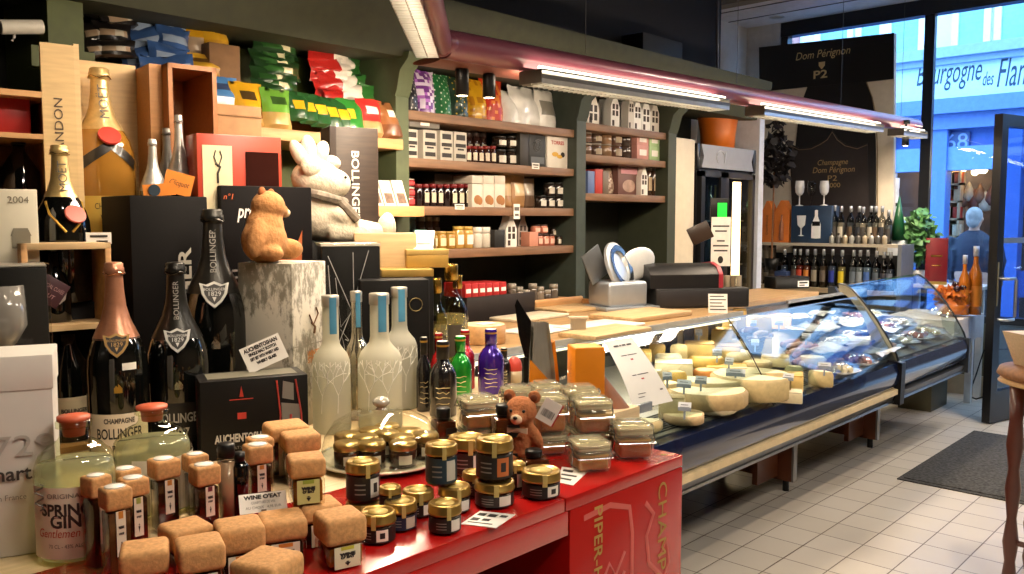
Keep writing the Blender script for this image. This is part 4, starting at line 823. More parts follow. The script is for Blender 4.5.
# -------------------------------- poster in the window
XP = 7.72
def PP(u, v): q = AT(u, v, x=XP); return (q.y, q.z)
def ppoly(pts, th, x=XP): return B().prism([PP(u, v) for u, v in pts], 'x', x, x + th)
KR = m('#c9bfae', .5, var=.05); PB = m('#0c0b0c', .4)
t = T('champagne_poster', 'tall black and cream champagne display board with gold script standing in the window', 'display board', (XP, 3.3, 0))
def pc(b): return b.move((-XP, -3.3, 0))
pt('board', pc(ppoly([(760, 66), (894.5, 33), (893, 262), (760, 262)], .05, XP)), KR, t)
pt('foot', pc(B().box(XP, XP + .05, PP(893, 262)[0], PP(760, 262)[0], 0, PP(893, 262)[1])), KR, t)
pt('top_band', pc(ppoly([(759.5, 47.5), (894.5, 33), (893.8, 79), (866, 82), (808, 87), (760, 92)], .012, XP - .012)), PB, t)
bot = [(808, 86.5), (803, 100), (799, 118), (796, 145), (794, 180), (793, 262), (876, 262), (876, 150), (875, 115), (872, 97), (866, 81.5)]
pt('bottle_shape', pc(ppoly(bot, .010, XP - .010)), m('#131112', .4, var=.1), t)
pt('gold_line', pc(B().tube([(XP - .012, *PP(u, v)) for u, v in [(867, 82), (873, 98), (876.5, 116), (878, 150), (878, 260)]], .004, 5)), m('#7d6a48', .4), t)
sh = [(790, 143), (800, 148), (812, 147), (822, 142), (828, 138), (833, 130), (838, 138), (846, 144), (858, 147), (868, 143)]
pt('label_panel', pc(ppoly(sh + [(871, 262), (795, 262)][::1], .004, XP - .016)), m('#262020', .5, var=.1), t)
pt('label_line', pc(B().tube([(XP - .018, *PP(u, v + 2)) for u, v in sh], .004, 5)), m('#6d5a45', .5), t)
GT = m('#cdb98a', .4, .3)
def ptxt(s, u, v, size, fit=None, shear=0, mat=GT, bold=0):
    q = AT(u, v, x=XP); txt(s, size, mat, t, (-.019, q.y - 3.3, q.z), rz=-PI / 2, shear=shear, fit=fit, bold=bold)
mp_ = lambda u, v, px: px * mpp(AT(u, v, x=XP)) * 1.18
ptxt('Dom Pérignon', 823, 54, .10, mp_(823, 54, 47), .22); ptxt('P2', 821, 75, .10, mp_(821, 75, 12), 0, bold=.002)
q = PP(822.5, 65.5); pt('shield', B().prism([(q[0] - 3.3 - .028, q[1] + .03), (q[0] - 3.3 + .028, q[1] + .03), (q[0] - 3.3 + .026, q[1] - .005), (q[0] - 3.3, q[1] - .035), (q[0] - 3.3 - .026, q[1] - .005)], 'x', -.02, -.012), GT, t)
GT2 = m('#a58a5e', .5)
ptxt('Champagne', 833, 162.5, .07, mp_(833, 162, 26), .25, GT2); ptxt('Dom Pérignon', 834, 170, .075, mp_(834, 170, 36), .2, GT2); ptxt('P2', 833, 178.5, .07, mp_(833, 178, 8), 0, GT2); ptxt('2000', 834, 185.5, .06, mp_(834, 185, 12), 0, GT2)
# dark dried wreath bush
p = AT(774, 160, x=7.1)
def leafball(n, R, seed, leaf=.05, zs=1.2):
    b = B(); rnd = random.Random(seed)
    for k in range(n):
        a = rnd.uniform(0, 2 * PI); z = rnd.uniform(-1, 1); q = math.sqrt(1 - z * z); rr = R * rnd.uniform(.6, 1.05)
        c = Vector((rr * q * cos(a), rr * q * sin(a), rr * z * zs)); d = Vector((rnd.uniform(-1, 1), rnd.uniform(-1, 1), rnd.uniform(-1, 1))).normalized(); e = d.orthogonal().normalized(); l = leaf * rnd.uniform(.6, 1.3)
        b.sheet([[c - e * l * .3, c + e * l * .3], [c + d * l * .5 - e * l * .45, c + d * l * .5 + e * l * .45 + Vector((0, 0, .006))], [c + d * l - e * l * .05, c + d * l + e * l * .05]])
    return b
t = T('dried_bush', 'dark dried leafy bush on a thin stem before the poster, right of the fridge', 'plant', (p.x, p.y, 1.06))
pt('foliage', leafball(420, .155, 3, .06, 1.55).move((0, 0, p.z - 1.06)), m('#241e1e', .6, var=.5, scale=8), t); pt('tip', leafball(60, .06, 8, .05, 2).move((.0, -.02, p.z - 1.06 + .27)), m('#282023', .6, var=.4), t); pt('stem', B().tube([(0, 0, .1), (.01, 0, p.z - 1.1)], .008), WOODD, t); pt('pot', B().lathe([(0, 0), (.05, 0), (.065, .1), (.06, .1), (.05, .02), (0, .02)], 18), BLK, t)
# -------------------------------- drinks shelving in front of the poster
XL = 7.25
zu = AT(830, 243.5, x=XL).z; zl = AT(830, 288, x=XL).z
yA = AT(748, 243, x=XL).y; yB = AT(898, 243, x=XL).y
t = T('spirits_shelf', 'two-tier wooden shelf of spirits standing in the window before the poster', 'shelving', (XL, yB, 0))
pt('upper_board', B().box(0, .22, 0, yA - yB, zu - .025, zu), m('#b3aa98', .4), t); pt('lower_board', B().box(-.06, .30, 0, yA - yB, zl - .04, zl), m('#a08e72', .45), t)
pt('back', B().box(.28, .30, 0, yA - yB, 0, zu - .1), m('#1a1a1c', .6), t); pt('side', B().box(0, .3, -.03, 0, 0, zu), m('#6d737c', .4), t); pt('side', B().box(0, .3, yA - yB, yA - yB + .03, 0, zu), m('#5a564e', .4), t)
pt('cupboard', B().box(-.03, .26, 0, yA - yB, .02, zl - .04), m('#3c3a28', .6), t)
def spirit(lab, u, vt, z, col, x=XL + .09, r=.036, group=None, labc=None, name='spirit_bottle', clear=False, sq=0, cap='#b8bcc0'):
    q = AT(u, vt, x=x); h = q.z - z; s = T(name, lab, 'bottle', (x, q.y, z), -PI / 2, group); k = round(h / r, 1)
    o = pt('bottle', cached(('spirit', k, sq), lambda: B().lathe([(0, 0), (.95, 0), (1, .1), (1, k * .62), (.9, k * .68), (.4, k * .76), (.36, k * .84), (.36, k * .86)], 18, sq=sq)), glass(col, 1.5) if clear else m(col, .12, coat=.7, var=.1), s); o.scale = (r,) * 3
    o = pt('cap', cached(('spcap', k), lambda: B().lathe([(0, k * .84), (.44, k * .84), (.44, k * .995), (.4, k), (0, k)], 14)), m(cap, .25, .6), s); o.scale = (r,) * 3
    if clear:
        o = pt('liquid', cached(('spliq', k, sq), lambda: B().lathe([(0, .1), (.9, .1), (.9, k * .56), (0, k * .56)], 18, sq=sq)), m(clear, .2, coat=.3, var=.2), s); o.scale = (r,) * 3
    if labc:
        o = pt('label', cached(('splab', k, sq), lambda: B().lathe([(1.02, k * .15), (1.02, k * .45)], 10, a0=-PI / 2 - .8, a1=-PI / 2 + .8, sq=sq)), m(labc, .5), s); o.scale = (r,) * 3
    return s
UP_ = [(835, 205), (841.5, 206), (851, 206), (859.5, 206), (863.5, 207), (871.5, 206), (876, 206.5), (882.5, 206), (889, 210)]
for i, (u, v) in enumerate(UP_): spirit('clear spirit bottle with silver cap on the upper board, %s from the glasses box' % ORD[i], u, v, zu, ['#9a9b98', '#b7b5ae', '#8f9496'][i % 3], group='spirit bottles on the upper board', labc=['#3a3633', '#b9b1a0', '#55422f', '#272a33'][i % 4], clear=['#8f8d86', '#a49d92', '#7d7e80'][i % 3], r=.031)
LO = [(785, 249, '#7c8692', '#2a3f6a'), (795, 249, '#8a8a84', '#4a3a30'), (800.5, 249, '#a05a34', '#b5402a'), (807.5, 249, '#9a6a44', '#c2762e'), (815.5, 249, '#84807a', '#8a8170'), (824, 249, '#8d8478', '#5d5247'), (833, 249, '#8a929c', '#1c2f8a'), (842.5, 250, '#a8a48c', '#c9b21e'), (854, 250, '#8c9296', '#5b6672'), (860.5, 250, '#9aa0a2', '#7d868e'), (868, 250, '#98a3ac', '#3d5fa0'), (877, 251, '#7c848a', '#4a5560'), (884.5, 252, '#3a3c48', '#2a2c3a'), (891, 252, '#6d7480', '#5a6270')]
for i, (u, v, c, l) in enumerate(LO): spirit('spirit bottle with a %s label on the lower board, %s from the fridge side' % (['navy', 'brown', 'red', 'orange', 'beige', 'dark', 'royal blue', 'yellow', 'grey', 'silver', 'blue', 'slate', 'black', 'pale'][i], ORD[i]), u, v, zl, c, r=.034, group='spirit bottles on the lower board', labc=l, x=XL + .03, clear=c)
for i in range(9): spirit('miniature spirit bottle at the board edge, %s from the glasses box' % ORD[i], 832 + i * 6.6, 233, zu, ['#8a8a86', '#54524e', '#9c8f78'][i % 3], x=XL + .025, r=.022, group='miniature bottles on the upper board', cap='#55524e')
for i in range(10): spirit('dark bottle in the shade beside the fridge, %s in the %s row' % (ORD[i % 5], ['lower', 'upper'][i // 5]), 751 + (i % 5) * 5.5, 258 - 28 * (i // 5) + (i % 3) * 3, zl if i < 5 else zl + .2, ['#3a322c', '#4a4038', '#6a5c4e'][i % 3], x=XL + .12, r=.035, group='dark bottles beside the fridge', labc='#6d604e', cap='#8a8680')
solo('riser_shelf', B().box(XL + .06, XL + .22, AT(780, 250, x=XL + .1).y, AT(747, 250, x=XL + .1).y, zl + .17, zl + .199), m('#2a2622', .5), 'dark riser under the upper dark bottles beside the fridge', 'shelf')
# orange house-shaped gift boxes
for i, (u0, u1, vt) in enumerate([(762, 773.5, 201), (774.5, 790, 200.5)]):
    a = AT(u0, vt, x=XL + .05); c = AT(u1, vt, x=XL + .05); w = abs(a.y - c.y) * .97; h = a.z - zu
    s = T('orange_gift_box', 'orange house-shaped champagne gift box, %s of the pair beside the glasses box' % ['narrow one', 'wide one'][i], 'gift box', (XL + .1, (a.y + c.y) / 2, zu), -PI / 2, 'orange gift boxes'); w2 = w / 2
    pt('carton', B().prism([(-w2, 0), (w2, 0), (w2, h * .72), (w2 * .2, h), (-w2 * .2, h), (-w2, h * .72)], 'y', -.05, .05), m('#d0742e', .5, var=.06), s)
    if i == 0: txt('CHAMPAGNE', .03, INK, s, (0, -.0515, h * .42), spin=PI / 2)
    else: pt('picture', B().lathe([(.0, .02), (.022, .02), (.022, h * .4), (.008, h * .55), (.008, h * .66), (0, h * .66)], 14).move((0, -.048, 0)), m('#8d5a40', .3, .3), s)
# glasses gift box and three white glasses
a = AT(791.5, 206, x=XL + .04); c = AT(832, 206, x=XL + .04); w = a.y - c.y; h = a.z - zu
s = T('glass_gift_box', 'blue gift box printed with a white goblet and bottle on the upper board', 'gift box', (XL + .12, (a.y + c.y) / 2, zu), -PI / 2)
pt('carton', B().box(-w / 2, w / 2, -.08, .08, 0, h, .003), m('#1f3550', .4, var=.35, scale=5), s)
pt('goblet_picture', B().lathe([(0, h * .18), (.03, h * .19), (.006, h * .22), (.006, h * .4), (.034, h * .48), (.042, h * .74), (0, h * .74)], 18).move((-w * .24, 0, 0)).jit(0), m('#d8dcdf', .4), s, (0, -.0815, 0)).scale = (1, .02, 1)
pt('bottle_picture', B().lathe([(0, h * .12), (.042, h * .13), (.042, h * .5), (.014, h * .72), (.014, h * .88), (0, h * .89)], 18), m('#e8e8e8', .4), s, (w * .13, -.0815, 0)).scale = (1, .02, 1)
pt('bow_picture', B().prism([(-.035, h * .46), (.035, h * .58), (.035, h * .46), (-.035, h * .58)], 'y', -.0825, -.082), BLK, s, (w * .13, -.001, 0))
for i, u in enumerate((800, 812, 824.5)):
    q = AT(u, 181, x=XL + .12); gh = q.z - (zu + h); col = m('#dadada', .25, coat=.5) if i != 1 else glass('#e8eaea')
    g = T('goblet', ['white plastic goblet standing on the blue gift box, nearest the orange boxes', 'clear goblet between two white ones on the blue gift box', 'white plastic goblet on the blue gift box, nearest the spirit bottles'][i], 'goblet', (XL + .12, q.y, zu + h + .001), 0, 'goblets on the gift box')
    pt('bowl', B().lathe([(0, gh * .42), (.02, gh * .43), (.036, gh * .55), (.041, gh * .75), (.036, gh), (.034, gh), (.038, gh * .75), (.033, gh * .56), (0, gh * .46)], 22), col, g)
    pt('stem', B().lathe([(0, 0), (.034, 0), (.034, .004), (.006, .012), (.005, gh * .38), (.012, gh * .43), (0, gh * .43)], 18), col, g)
# black box with print and blue box
a = AT(794, 289, z=1.006); s = T('black_card_box', 'black card box with white print on the far end of the worktop', 'box', (a.x + .05, a.y + .08, 1.006), -.5)
bw = 40 * mpp(a) * .5; pt('box', B().box(-bw, bw, -.07, .07, 0, .085, .003), BLK, s); pt('card', B().box(bw * .3, bw * .95, -.0725, -.071, .012, .055), PAPER, s); pt('lettering', B().box(bw * .38, bw * .87, -.0735, -.0725, .036, .048).box(bw * .38, bw * .7, -.0735, -.0725, .02, .028), INK, s)
a = AT(782, 278, x=XL - .02); solo('blue_box', B().box(-.06, .06, -.05, .05, 0, .13, .004), m('#2c3c60', .4), 'dark blue box on the lower board before the first spirit bottles', 'box', (XL - .0, a.y, zl), -PI / 2)
# -------------------------------- right of the shelf: white bottle, green cone, plant, menu stand
q = AT(892, 265, x=7.45); zt1 = ztop(q, 897, 178)
solo('window_table', B().box(7.56, 7.95, 1.92, 2.56, .93, .96, .006).box(7.6, 7.65, 1.97, 2.02, 0, .93).box(7.86, 7.91, 1.97, 2.02, 0, .93).box(7.6, 7.65, 2.48, 2.53, 0, .93).box(7.86, 7.91, 2.48, 2.53, 0, .93), m('#d8d4cc', .5), 'small white table in the window carrying plant and red menu stand', 'table')
t = T('display_bottle', 'giant white champagne display bottle with black collar ribbon in the window', 'bottle', (7.9, AT(897, 200, x=7.9).y + .03, .0), -PI / 2); bz = AT(900, 178, x=7.9).z
pt('body', B().lathe([(0, 0), (.11, 0), (.115, .02), (.115, bz - .55), (.10, bz - .45), (.05, bz - .26), (.042, bz - .1), (.046, bz - .09), (.046, bz), (0, bz)], 28), m('#e6e8ec', .3, coat=.4), t)
pt('ribbon', B().lathe([(.053, bz - .25), (.055, bz - .24), (.05, bz - .22)], 24).prism([(-.04, bz - .28), (.04, bz - .22), (.04, bz - .28), (-.04, bz - .22)], 'y', -.062, -.055), BLK, t)
q = AT(898, 240, x=7.62); t = T('green_cone', 'dark green paper cone with gold band standing in the window by the spirits', 'cone', (7.62, q.y, q.z)); ch = AT(895, 196, x=7.62).z - q.z
pt('cone', B().lathe([(0, 0), (.07, 0), (.004, ch), (0, ch)], 24), m('#0f4a2a', .4), t); pt('band', B().lathe([(.05, ch * .3), (.041, ch * .42)], 24), m('#c9c39a', .3, .4), t)
solo('cone_plinth', B().box(7.57, 7.67, q.y - .07, q.y + .07, .962, q.z - .001, .006), m('#c9ced6', .5), 'white plinth under the green cone in the window', 'plinth')
q = AT(918, 268, x=7.72); t = T('potted_plant', 'leafy green potted plant in the window left of the red menu stand', 'plant', (7.72, q.y, .961)); top = AT(918, 205, x=7.6).z
pt('pot', B().lathe([(0, 0), (.06, 0), (.075, .11), (.068, .11), (.06, .02), (0, .02)], 20), m('#e0e2e4', .4), t); pt('foliage', leafball(420, .13, 21, .06, 1.9).move((0, 0, (top - .961) * .52 + .04)), m('#4a7a44', .5, var=.4, scale=6), t); pt('stem', B().tube([(0, 0, .05), (.01, .01, .3), (0, 0, .5)], .006), WOODD, t)
q = AT(935, 278, x=7.63); t = T('menu_stand', 'dark red menu board standing upright on the white window table', 'menu stand', (7.65, q.y, .961), -PI / 2 + .25); mh = ztop((7.65, q.y, 1), 935, 238) - .961; mw = 20 * mpp((7.65, q.y, 1)) / 2
pt('board', B().box(-mw, mw, -.01, .01, .02, mh, .003), m('#7a1420', .4), t); pt('clip', B().box(-mw, mw, -.014, .014, 0, .025), m('#a58a4a', .3, .6), t); pt('lettering', B().box(-mw * .5, mw * .5, -.012, -.0105, mh * .6, mh * .63).box(-mw * .4, mw * .4, -.012, -.0105, mh * .4, mh * .42), GOLD, t)
# draped table with orange spirit bottle and lights
q = AT(966, 330, x=6.95)
t = T('draped_table', 'low table draped in white cloth at the end of the cheese counter by the door', 'table', (6.74, 1.88, 0))
pt('top', B().box(0, .75, 0, .5, .72, .75, .004), m('#8a8478', .5), t)
rows = [[(.78 * i / 14 - .01, (.52 * j / 8 - .01), .76 + .012 * noise.noise((i * .5, j * .5, 3))) for i in range(15)] for j in range(9)]
fr = [[(.78 * i / 14 - .01, -.01 - .012 * sin(i * 2.2) * k, .76 - .09 * k) for i in range(15)] for k in range(3)]
lf = [[(-.01 - .012 * sin(j * 2.6) * k, .52 * j / 8 - .01, .76 - .09 * k) for j in range(9)] for k in range(3)]
pt('cloth', B().sheet(rows).sheet(fr).sheet(lf), m('#ddd6cc', .6, var=.08), t)
pt('pedestal', B().box(.3, .7, .22, .47, 0, .72, .004), m('#4d4935', .6), t)
OG = m('#c8701c', .2, coat=.5, var=.15)
def obottle(lab, u, vt, vb, z, x, r, n='orange_bottle'):
    q = AT(u, vb, x=x); s = T(n, lab, 'bottle', (x, q.y, z), 0, 'orange bottles on the draped table'); h = ztop((x, q.y, z), u, vt) - z
    pt('bottle', B().lathe([(0, 0), (r, 0), (r, h * .5), (r * .9, h * .6), (r * .35, h * .75), (r * .35, h * .85)], 20), OG, s); pt('cap', B().lathe([(0, h * .85), (r * .42, h * .85), (r * .42, h), (0, h)], 16), m('#c9ccd2', .3, .5), s); pt('label', B().lathe([(r * 1.02, h * .12), (r * 1.02, h * .42)], 12, a0=PI * .9, a1=PI * 1.9), m('#e0892a', .5), s)
obottle('tall orange champagne bottle on the draped table by the door frame', 975, 246, 285, .776, 7.2, .05); obottle('shorter orange bottle beside the tall one on the draped table', 964, 255, 290, .776, 7.12, .04)
t = T('flower_bowl', 'bowl of orange flowers and dark berries on the draped table', 'flowers', (7.12, 2.0, .776)); pt('bowl', B().lathe([(0, 0), (.08, 0), (.13, .08), (.12, .08), (.07, .015), (0, .015)], 24), m('#b3621e', .3, coat=.4), t)
pt('blossoms', leafball(220, .12, 5, .05, .7).move((0, 0, .13)), m('#c4691c', .5, var=.5, scale=9), t); pt('berries', B().ball((-.07, -.05, .2), .025).ball((-.02, -.08, .21), .028).ball((.05, -.06, .2), .025).ball((0, -.02, .23), .026), m('#2c1218', .2, coat=.5), t)
b = B(); pts = [(6.76 + .07 * k, 1.93 + .05 * sin(k * 1.3) + .03 * k, .782 + .012 * abs(sin(k))) for k in range(9)]
t = T('fairy_lights', 'string of small fairy lights with dark wire on the white cloth', 'fairy lights'); pt('wire', B().tube(pts, .003, 6), BLK, t)
for k in range(9):
    pt('bulb', B().ball((pts[k][0], pts[k][1], pts[k][2] + .008), .006, n=8), m('#fff0cc', .4, emit=8, var=0), t)
pz = [Vector((7.52, 1.62, .5)), AT(984, 350, x=7.55), AT(976, 375, x=7.6), AT(970, 391, z=.012), AT(968, 396, z=.012), AT(976, 399, z=.012), AT(986, 396, z=.012)]
solo('power_cable', B().tube(pz, .006, 8), BLK, 'black power cable trailing from the draped table onto the tiles', 'cable')
# -------------------------------- wooden side table at the right edge
q = AT(1040, 369, x=5.1); sz = AT(1014, 368, x=5.05).z
t = T('side_table', 'dark wooden side table with turned legs at the right edge by the mat', 'table', (4.98, .88, 0))
c0 = AT(1008, 372, x=4.72); 
t.location = (3.98, .67, 0)
pt('top', B().lathe([(0, .86), (.24, .86), (.26, .875), (.25, .90), (0, .90)], 40), WOODD, t); pt('rim', B().lathe([(.24, .84), (.255, .845), (.24, .86)], 40), m('#c09a6a', .4, wood=True), t)
for a in (2.32, 3.9, .75, 5.46): pt('leg', B().lathe([(.02, 0), (.028, .05), (.02, .12), (.03, .2), (.018, .3), (.03, .42), (.02, .5), (.032, .6), (.024, .7), (.03, .86), (0, .86)], 16, .21 * cos(a), .21 * sin(a)), m('#4a1e14', .35, coat=.3), t)
pt('stretcher', B().tube([(.21 * cos(2.32), .21 * sin(2.32), .2), (.21 * cos(3.9), .21 * sin(3.9), .2)], .012), m('#4a1e14', .35), t)
solo('wooden_crate', B().prism([(-.06, 0), (.06, 0), (.12, .14), (-.12, .14)], 'y', -.1, .1), m('#c9b294', .5, wood=True), 'pale wooden crate corner on the side table at the right edge', 'crate', (3.987, .762, .901), -.7)
# ================================================================ the street
XF = 13.0
struct('street', B().box(8.25, 16, -14, 24, -.16, -.12), m('#7d828a', .8, var=.15))
FA = m('#dde7ea', .7, var=.04); FB2 = m('#5a7fc0', .6, var=.06); FW2 = m('#eef0f0', .5)
struct('facade_wall', B().box(XF, XF + .3, -14, 24, 2.5, 9), FA)
def fr(u0, v0, u1, v1, x=XF):
    a = AT(u0, v0, x=x); c = AT(u1, v1, x=x); return c.y, a.y, c.z, a.z
def pan(name, u0, v0, u1, v1, mat, th=.05, x=XF, parent=None):
    y0, y1, z0, z1 = fr(u0, v0, u1, v1, x); return struct(name, B().box(x - th, x, y0, y1, z0, z1), mat, parent=parent)
zs0 = AT(980, 98, x=XF).z; zs1 = AT(980, 57, x=XF).z
sg = T('shop_sign', 'pale blue shop fascia across the street with dark script lettering', 'sign', (XF, 2.0, 0))
pt('fascia', B().box(-.12, 0, -10, 14, zs0, zs1), m('#c9e0e6', .6, var=.04), sg)
pt('cornice', B().box(-.32, 0, -10, 14, zs1, zs1 + .14).box(-.22, 0, -10, 14, zs1 - .08, zs1), m('#8fa9bd', .5), sg); pt('lower_cornice', B().box(-.45, 0, -10, 14, zs0 - .22, zs0 - .02).box(-.3, 0, -10, 14, zs0 - .42, zs0 - .22), m('#5b7db8', .5), sg)
def ft(s, u0, u1, v, size, sh=.25, bold=.004):
    a = AT(u0, v, x=XF - .13); c = AT(u1, v, x=XF - .13); y = (a.y + c.y) / 2
    txt(s, size, m('#1d3e52', .5), sg, (-.125, y - 2.0, (a.z + c.z) / 2), rz=-PI / 2, shear=sh, fit=a.y - c.y, bold=bold)
ft('Bourgogne', 916, 981, 73, .45, .3, 0); ft('des', 982, 993, 79, .27, .3, 0); ft('Flandres', 996, 1060, 71, .56, .3, 0)
for i, (u0, u1, v0, v1) in enumerate([(960, 984, 14, 44), (1003, 1026, 8, 42), (893, 919, 20, 50), (822, 848, 26, 56), (863, 880, 24, 52)]):
    y0, y1, z0, z1 = fr(u0, v0, u1, v1); z1 += .8
    w_ = struct('facade_window', B().box(XF - .06, XF, y0 - .085, y0, z0 - .2, z1 + .2).box(XF - .06, XF, y1, y1 + .085, z0 - .2, z1 + .2).box(XF - .1, XF, y0 - .09, y1 + .09, z0 - .28, z0 - .02).box(XF - .05, XF, y0, y1, z1, z1 + .2), FW2)
    struct('facade_window_pane', B().box(XF - .02, XF - .01, y0, y1, z0, z1), m('#7fb4bd', .1, coat=.6), parent=w_)
struct('facade_brick', B().box(XF - .03, XF, AT(800, 40, x=XF).y, 24, zs1 + .2, 9), m('#b07a70', .7, var=.2))
# shop front below
zt2 = zs0 - .42
pan('shopfront_pillar', 931, 120, 945, 330, FB2, .25); pan('shopfront_pillar', 1003, 120, 1018, 330, FB2, .25); pan('shopfront_pillar', 1060, 120, 1080, 330, FB2, .25); pan('shopfront_pillar', 880, 120, 892, 330, FB2, .25); pan('shopfront_pillar', 830, 120, 842, 330, FB2, .25)
pan('shopfront_transom', 780, 128, 1090, 155, m('#3f62a8', .6), .1); pan('shopfront_ledge', 780, 157, 1090, 166, m('#6f94d2', .5), .2)
pan('shopfront_base', 780, 262, 1090, 300, m('#3d5c9c', .6), .2)
q0 = fr(948, 134, 972, 152); struct('facade_plaque', B().box(XF - .15, XF - .1, *q0), m('#33507f', .5)); 
o = txt('68', .3, m('#8aa6d6', .5), None, (XF - .152, (q0[0] + q0[1]) / 2, (q0[2] + q0[3]) / 2), rz=-PI / 2, name='plaque_number'); o['kind'] = 'structure'
struct('shop_interior_back', B().box(XF + 1.0, XF + 1.05, -8, 12, -.1, 3), m('#4a3628', .7, var=.3, scale=5)); struct('shop_interior_floor', B().box(XF, XF + 1.05, -8, 12, -.12, -.08), m('#5a4636', .6)); struct('shop_interior_ceiling', B().box(XF, XF + 1.05, -8, 12, 2.6, 2.66), m('#3a2e26', .6))
shl = T('shop_shelf', 'lit shelf of red and cream goods in the shop window across the street', 'shelving', (XF + .3, 0, 0)); y0, y1, z0, z1 = fr(944, 168, 956, 290, XF + .3)
pt('frame', B().box(0, .25, y0, y0 + .03, z0, z1).box(0, .25, y1 - .03, y1, z0, z1).box(.24, .25, y0, y1, z0, z1), m('#d8b890', .5), shl)
for k in range(7): pt('board', B().box(0, .25, y0, y1, z0 + (z1 - z0) * k / 7, z0 + (z1 - z0) * k / 7 + .03), m('#c9a880', .5), shl)
for k in range(1, 7):
    for j in range(2): solo('street_shop_box', B().box(-.05, .05, -.07, .07, 0, .16, .004), m(['#c23a26', '#d9b48a', '#b5522c', '#e6d6b8'][(k + j) % 4], .5), 'goods box on the lit street shop shelf, board %s up, %s side' % (['one', 'two', 'three', 'four', 'five', 'six'][k - 1], ['near', 'far'][j]), 'box', (XF + .4, y0 + (y1 - y0) * (.28 + .44 * j), z0 + (z1 - z0) * k / 7 + .031), group='goods on the street shop shelf')
for k in range(8):
    q = AT(958 + k * 5.5, 190 + (k * 7) % 12, x=XF + .5); solo('hanging_ham', B().lathe([(0, .3), (.02, .28), (.09, .1), (.07, .02), (0, 0)], 12), m(['#6a3424', '#8a5a3a', '#c9b090'][k % 3], .5, var=.2), 'ham hanging in the shop window across the street, %s from the lit shelf' % ORD[k], 'ham', (q.x, q.y, q.z - .15), group='hams in the street shop window')
for k, (u, v) in enumerate([(980, 170), (984, 170), (964, 168), (975, 172)]):
    q = AT(u, v, x=XF + .3); solo('shop_lamp', B().ball((0, 0, 0), .05, n=10).cyl(.008, .04, 2.6 - q.z, 8), m('#ffd9a0', .4, emit=14, var=0), 'glowing lamp in the shop window across the street, %s of four' % ORD[k], 'lamp', (q.x, q.y, q.z), group='lamps in the street shop window')
for k in range(6):
    q = AT(880 + k * 9, 215, x=XF + .4 - .0 + .3 * (k % 2)); solo('window_mannequin_bottle', B().lathe([(0, 0), (.09, 0), (.09, .5), (.04, .7), (.04, .95), (0, .95)], 16), m(['#d8e4f0', '#9ac0e0', '#eef2f6'][k % 3], .4), 'pale display bottle in the shop window across the street, %s from the poster edge' % ORD[k], 'bottle', (q.x, q.y, .6), group='pale display bottles across the street')
# passer-by in a dark coat, seen from behind
q = AT(975, 208, x=10.6); ht = 1.72
person = T('person', 'grey-haired person in dark navy coat standing in the street beyond the door', 'person', (10.6, q.y, -.12), -PI / 2 + PI)
def remesh(b, vox, name, mat, parent, sm=4, loc=(0, 0, 0)):
    o = pt(name, b, mat, parent, loc); r = o.modifiers.new('r', 'REMESH'); r.mode = 'VOXEL'; r.voxel_size = vox; r.use_smooth_shade = True
    s = o.modifiers.new('s', 'SMOOTH'); s.iterations = sm; s.factor = .5; return o
bd = B()
for sx_ in (-1, 1):
    bd.tube([(.09 * sx_, 0, .06), (.1 * sx_, .0, .48), (.11 * sx_, 0, .9)], [.05, .065, .09], 10); bd.ball((.09 * sx_, -.05, .04), (.05, .12, .045))
    bd.tube([(.2 * sx_, 0, 1.42), (.27 * sx_, .02, 1.15), (.25 * sx_, -.12, .92)], [.065, .055, .04], 10); bd.ball((.25 * sx_, -.15, .9), (.035, .05, .04))
bd.ball((0, 0, 1.0), (.19, .13, .16)).ball((0, 0, 1.25), (.21, .13, .26)).tube([(0, 0, 1.42), (0, -.01, 1.56)], .055, 10).ball((0, -.02, 1.63), (.078, .095, .115)).ball((0, -.115, 1.62), (.015, .02, .02)).ball((-.08, -.01, 1.63), (.015, .02, .03)).ball((.08, -.01, 1.63), (.015, .02, .03))
remesh(bd, .018, 'body', m('#b98a70', .6), person)
ctb = B().ball((0, 0, 1.22), (.235, .155, .3)).lathe([(.22, .62), (.235, .7), (.22, 1.0), (.23, 1.3)], 20)
for sx_ in (-1, 1): ctb.tube([(.2 * sx_, 0, 1.42), (.275 * sx_, .02, 1.15), (.255 * sx_, -.11, .95)], [.085, .075, .06], 10)
remesh(ctb, .02, 'coat', m('#151d33', .7), person); 
tr = B()
for sx_ in (-1, 1): tr.tube([(.09 * sx_, 0, .1), (.1 * sx_, .0, .48), (.11 * sx_, 0, .85)], [.065, .08, .105], 12)
pt('trousers', tr, m('#20222c', .8), person)
remesh(B().ball((0, .015, 1.665), (.088, .1, .105)).ball((0, .06, 1.6), (.07, .05, .07)), .012, 'hair', m('#8f8a86', .8, var=.2), person)
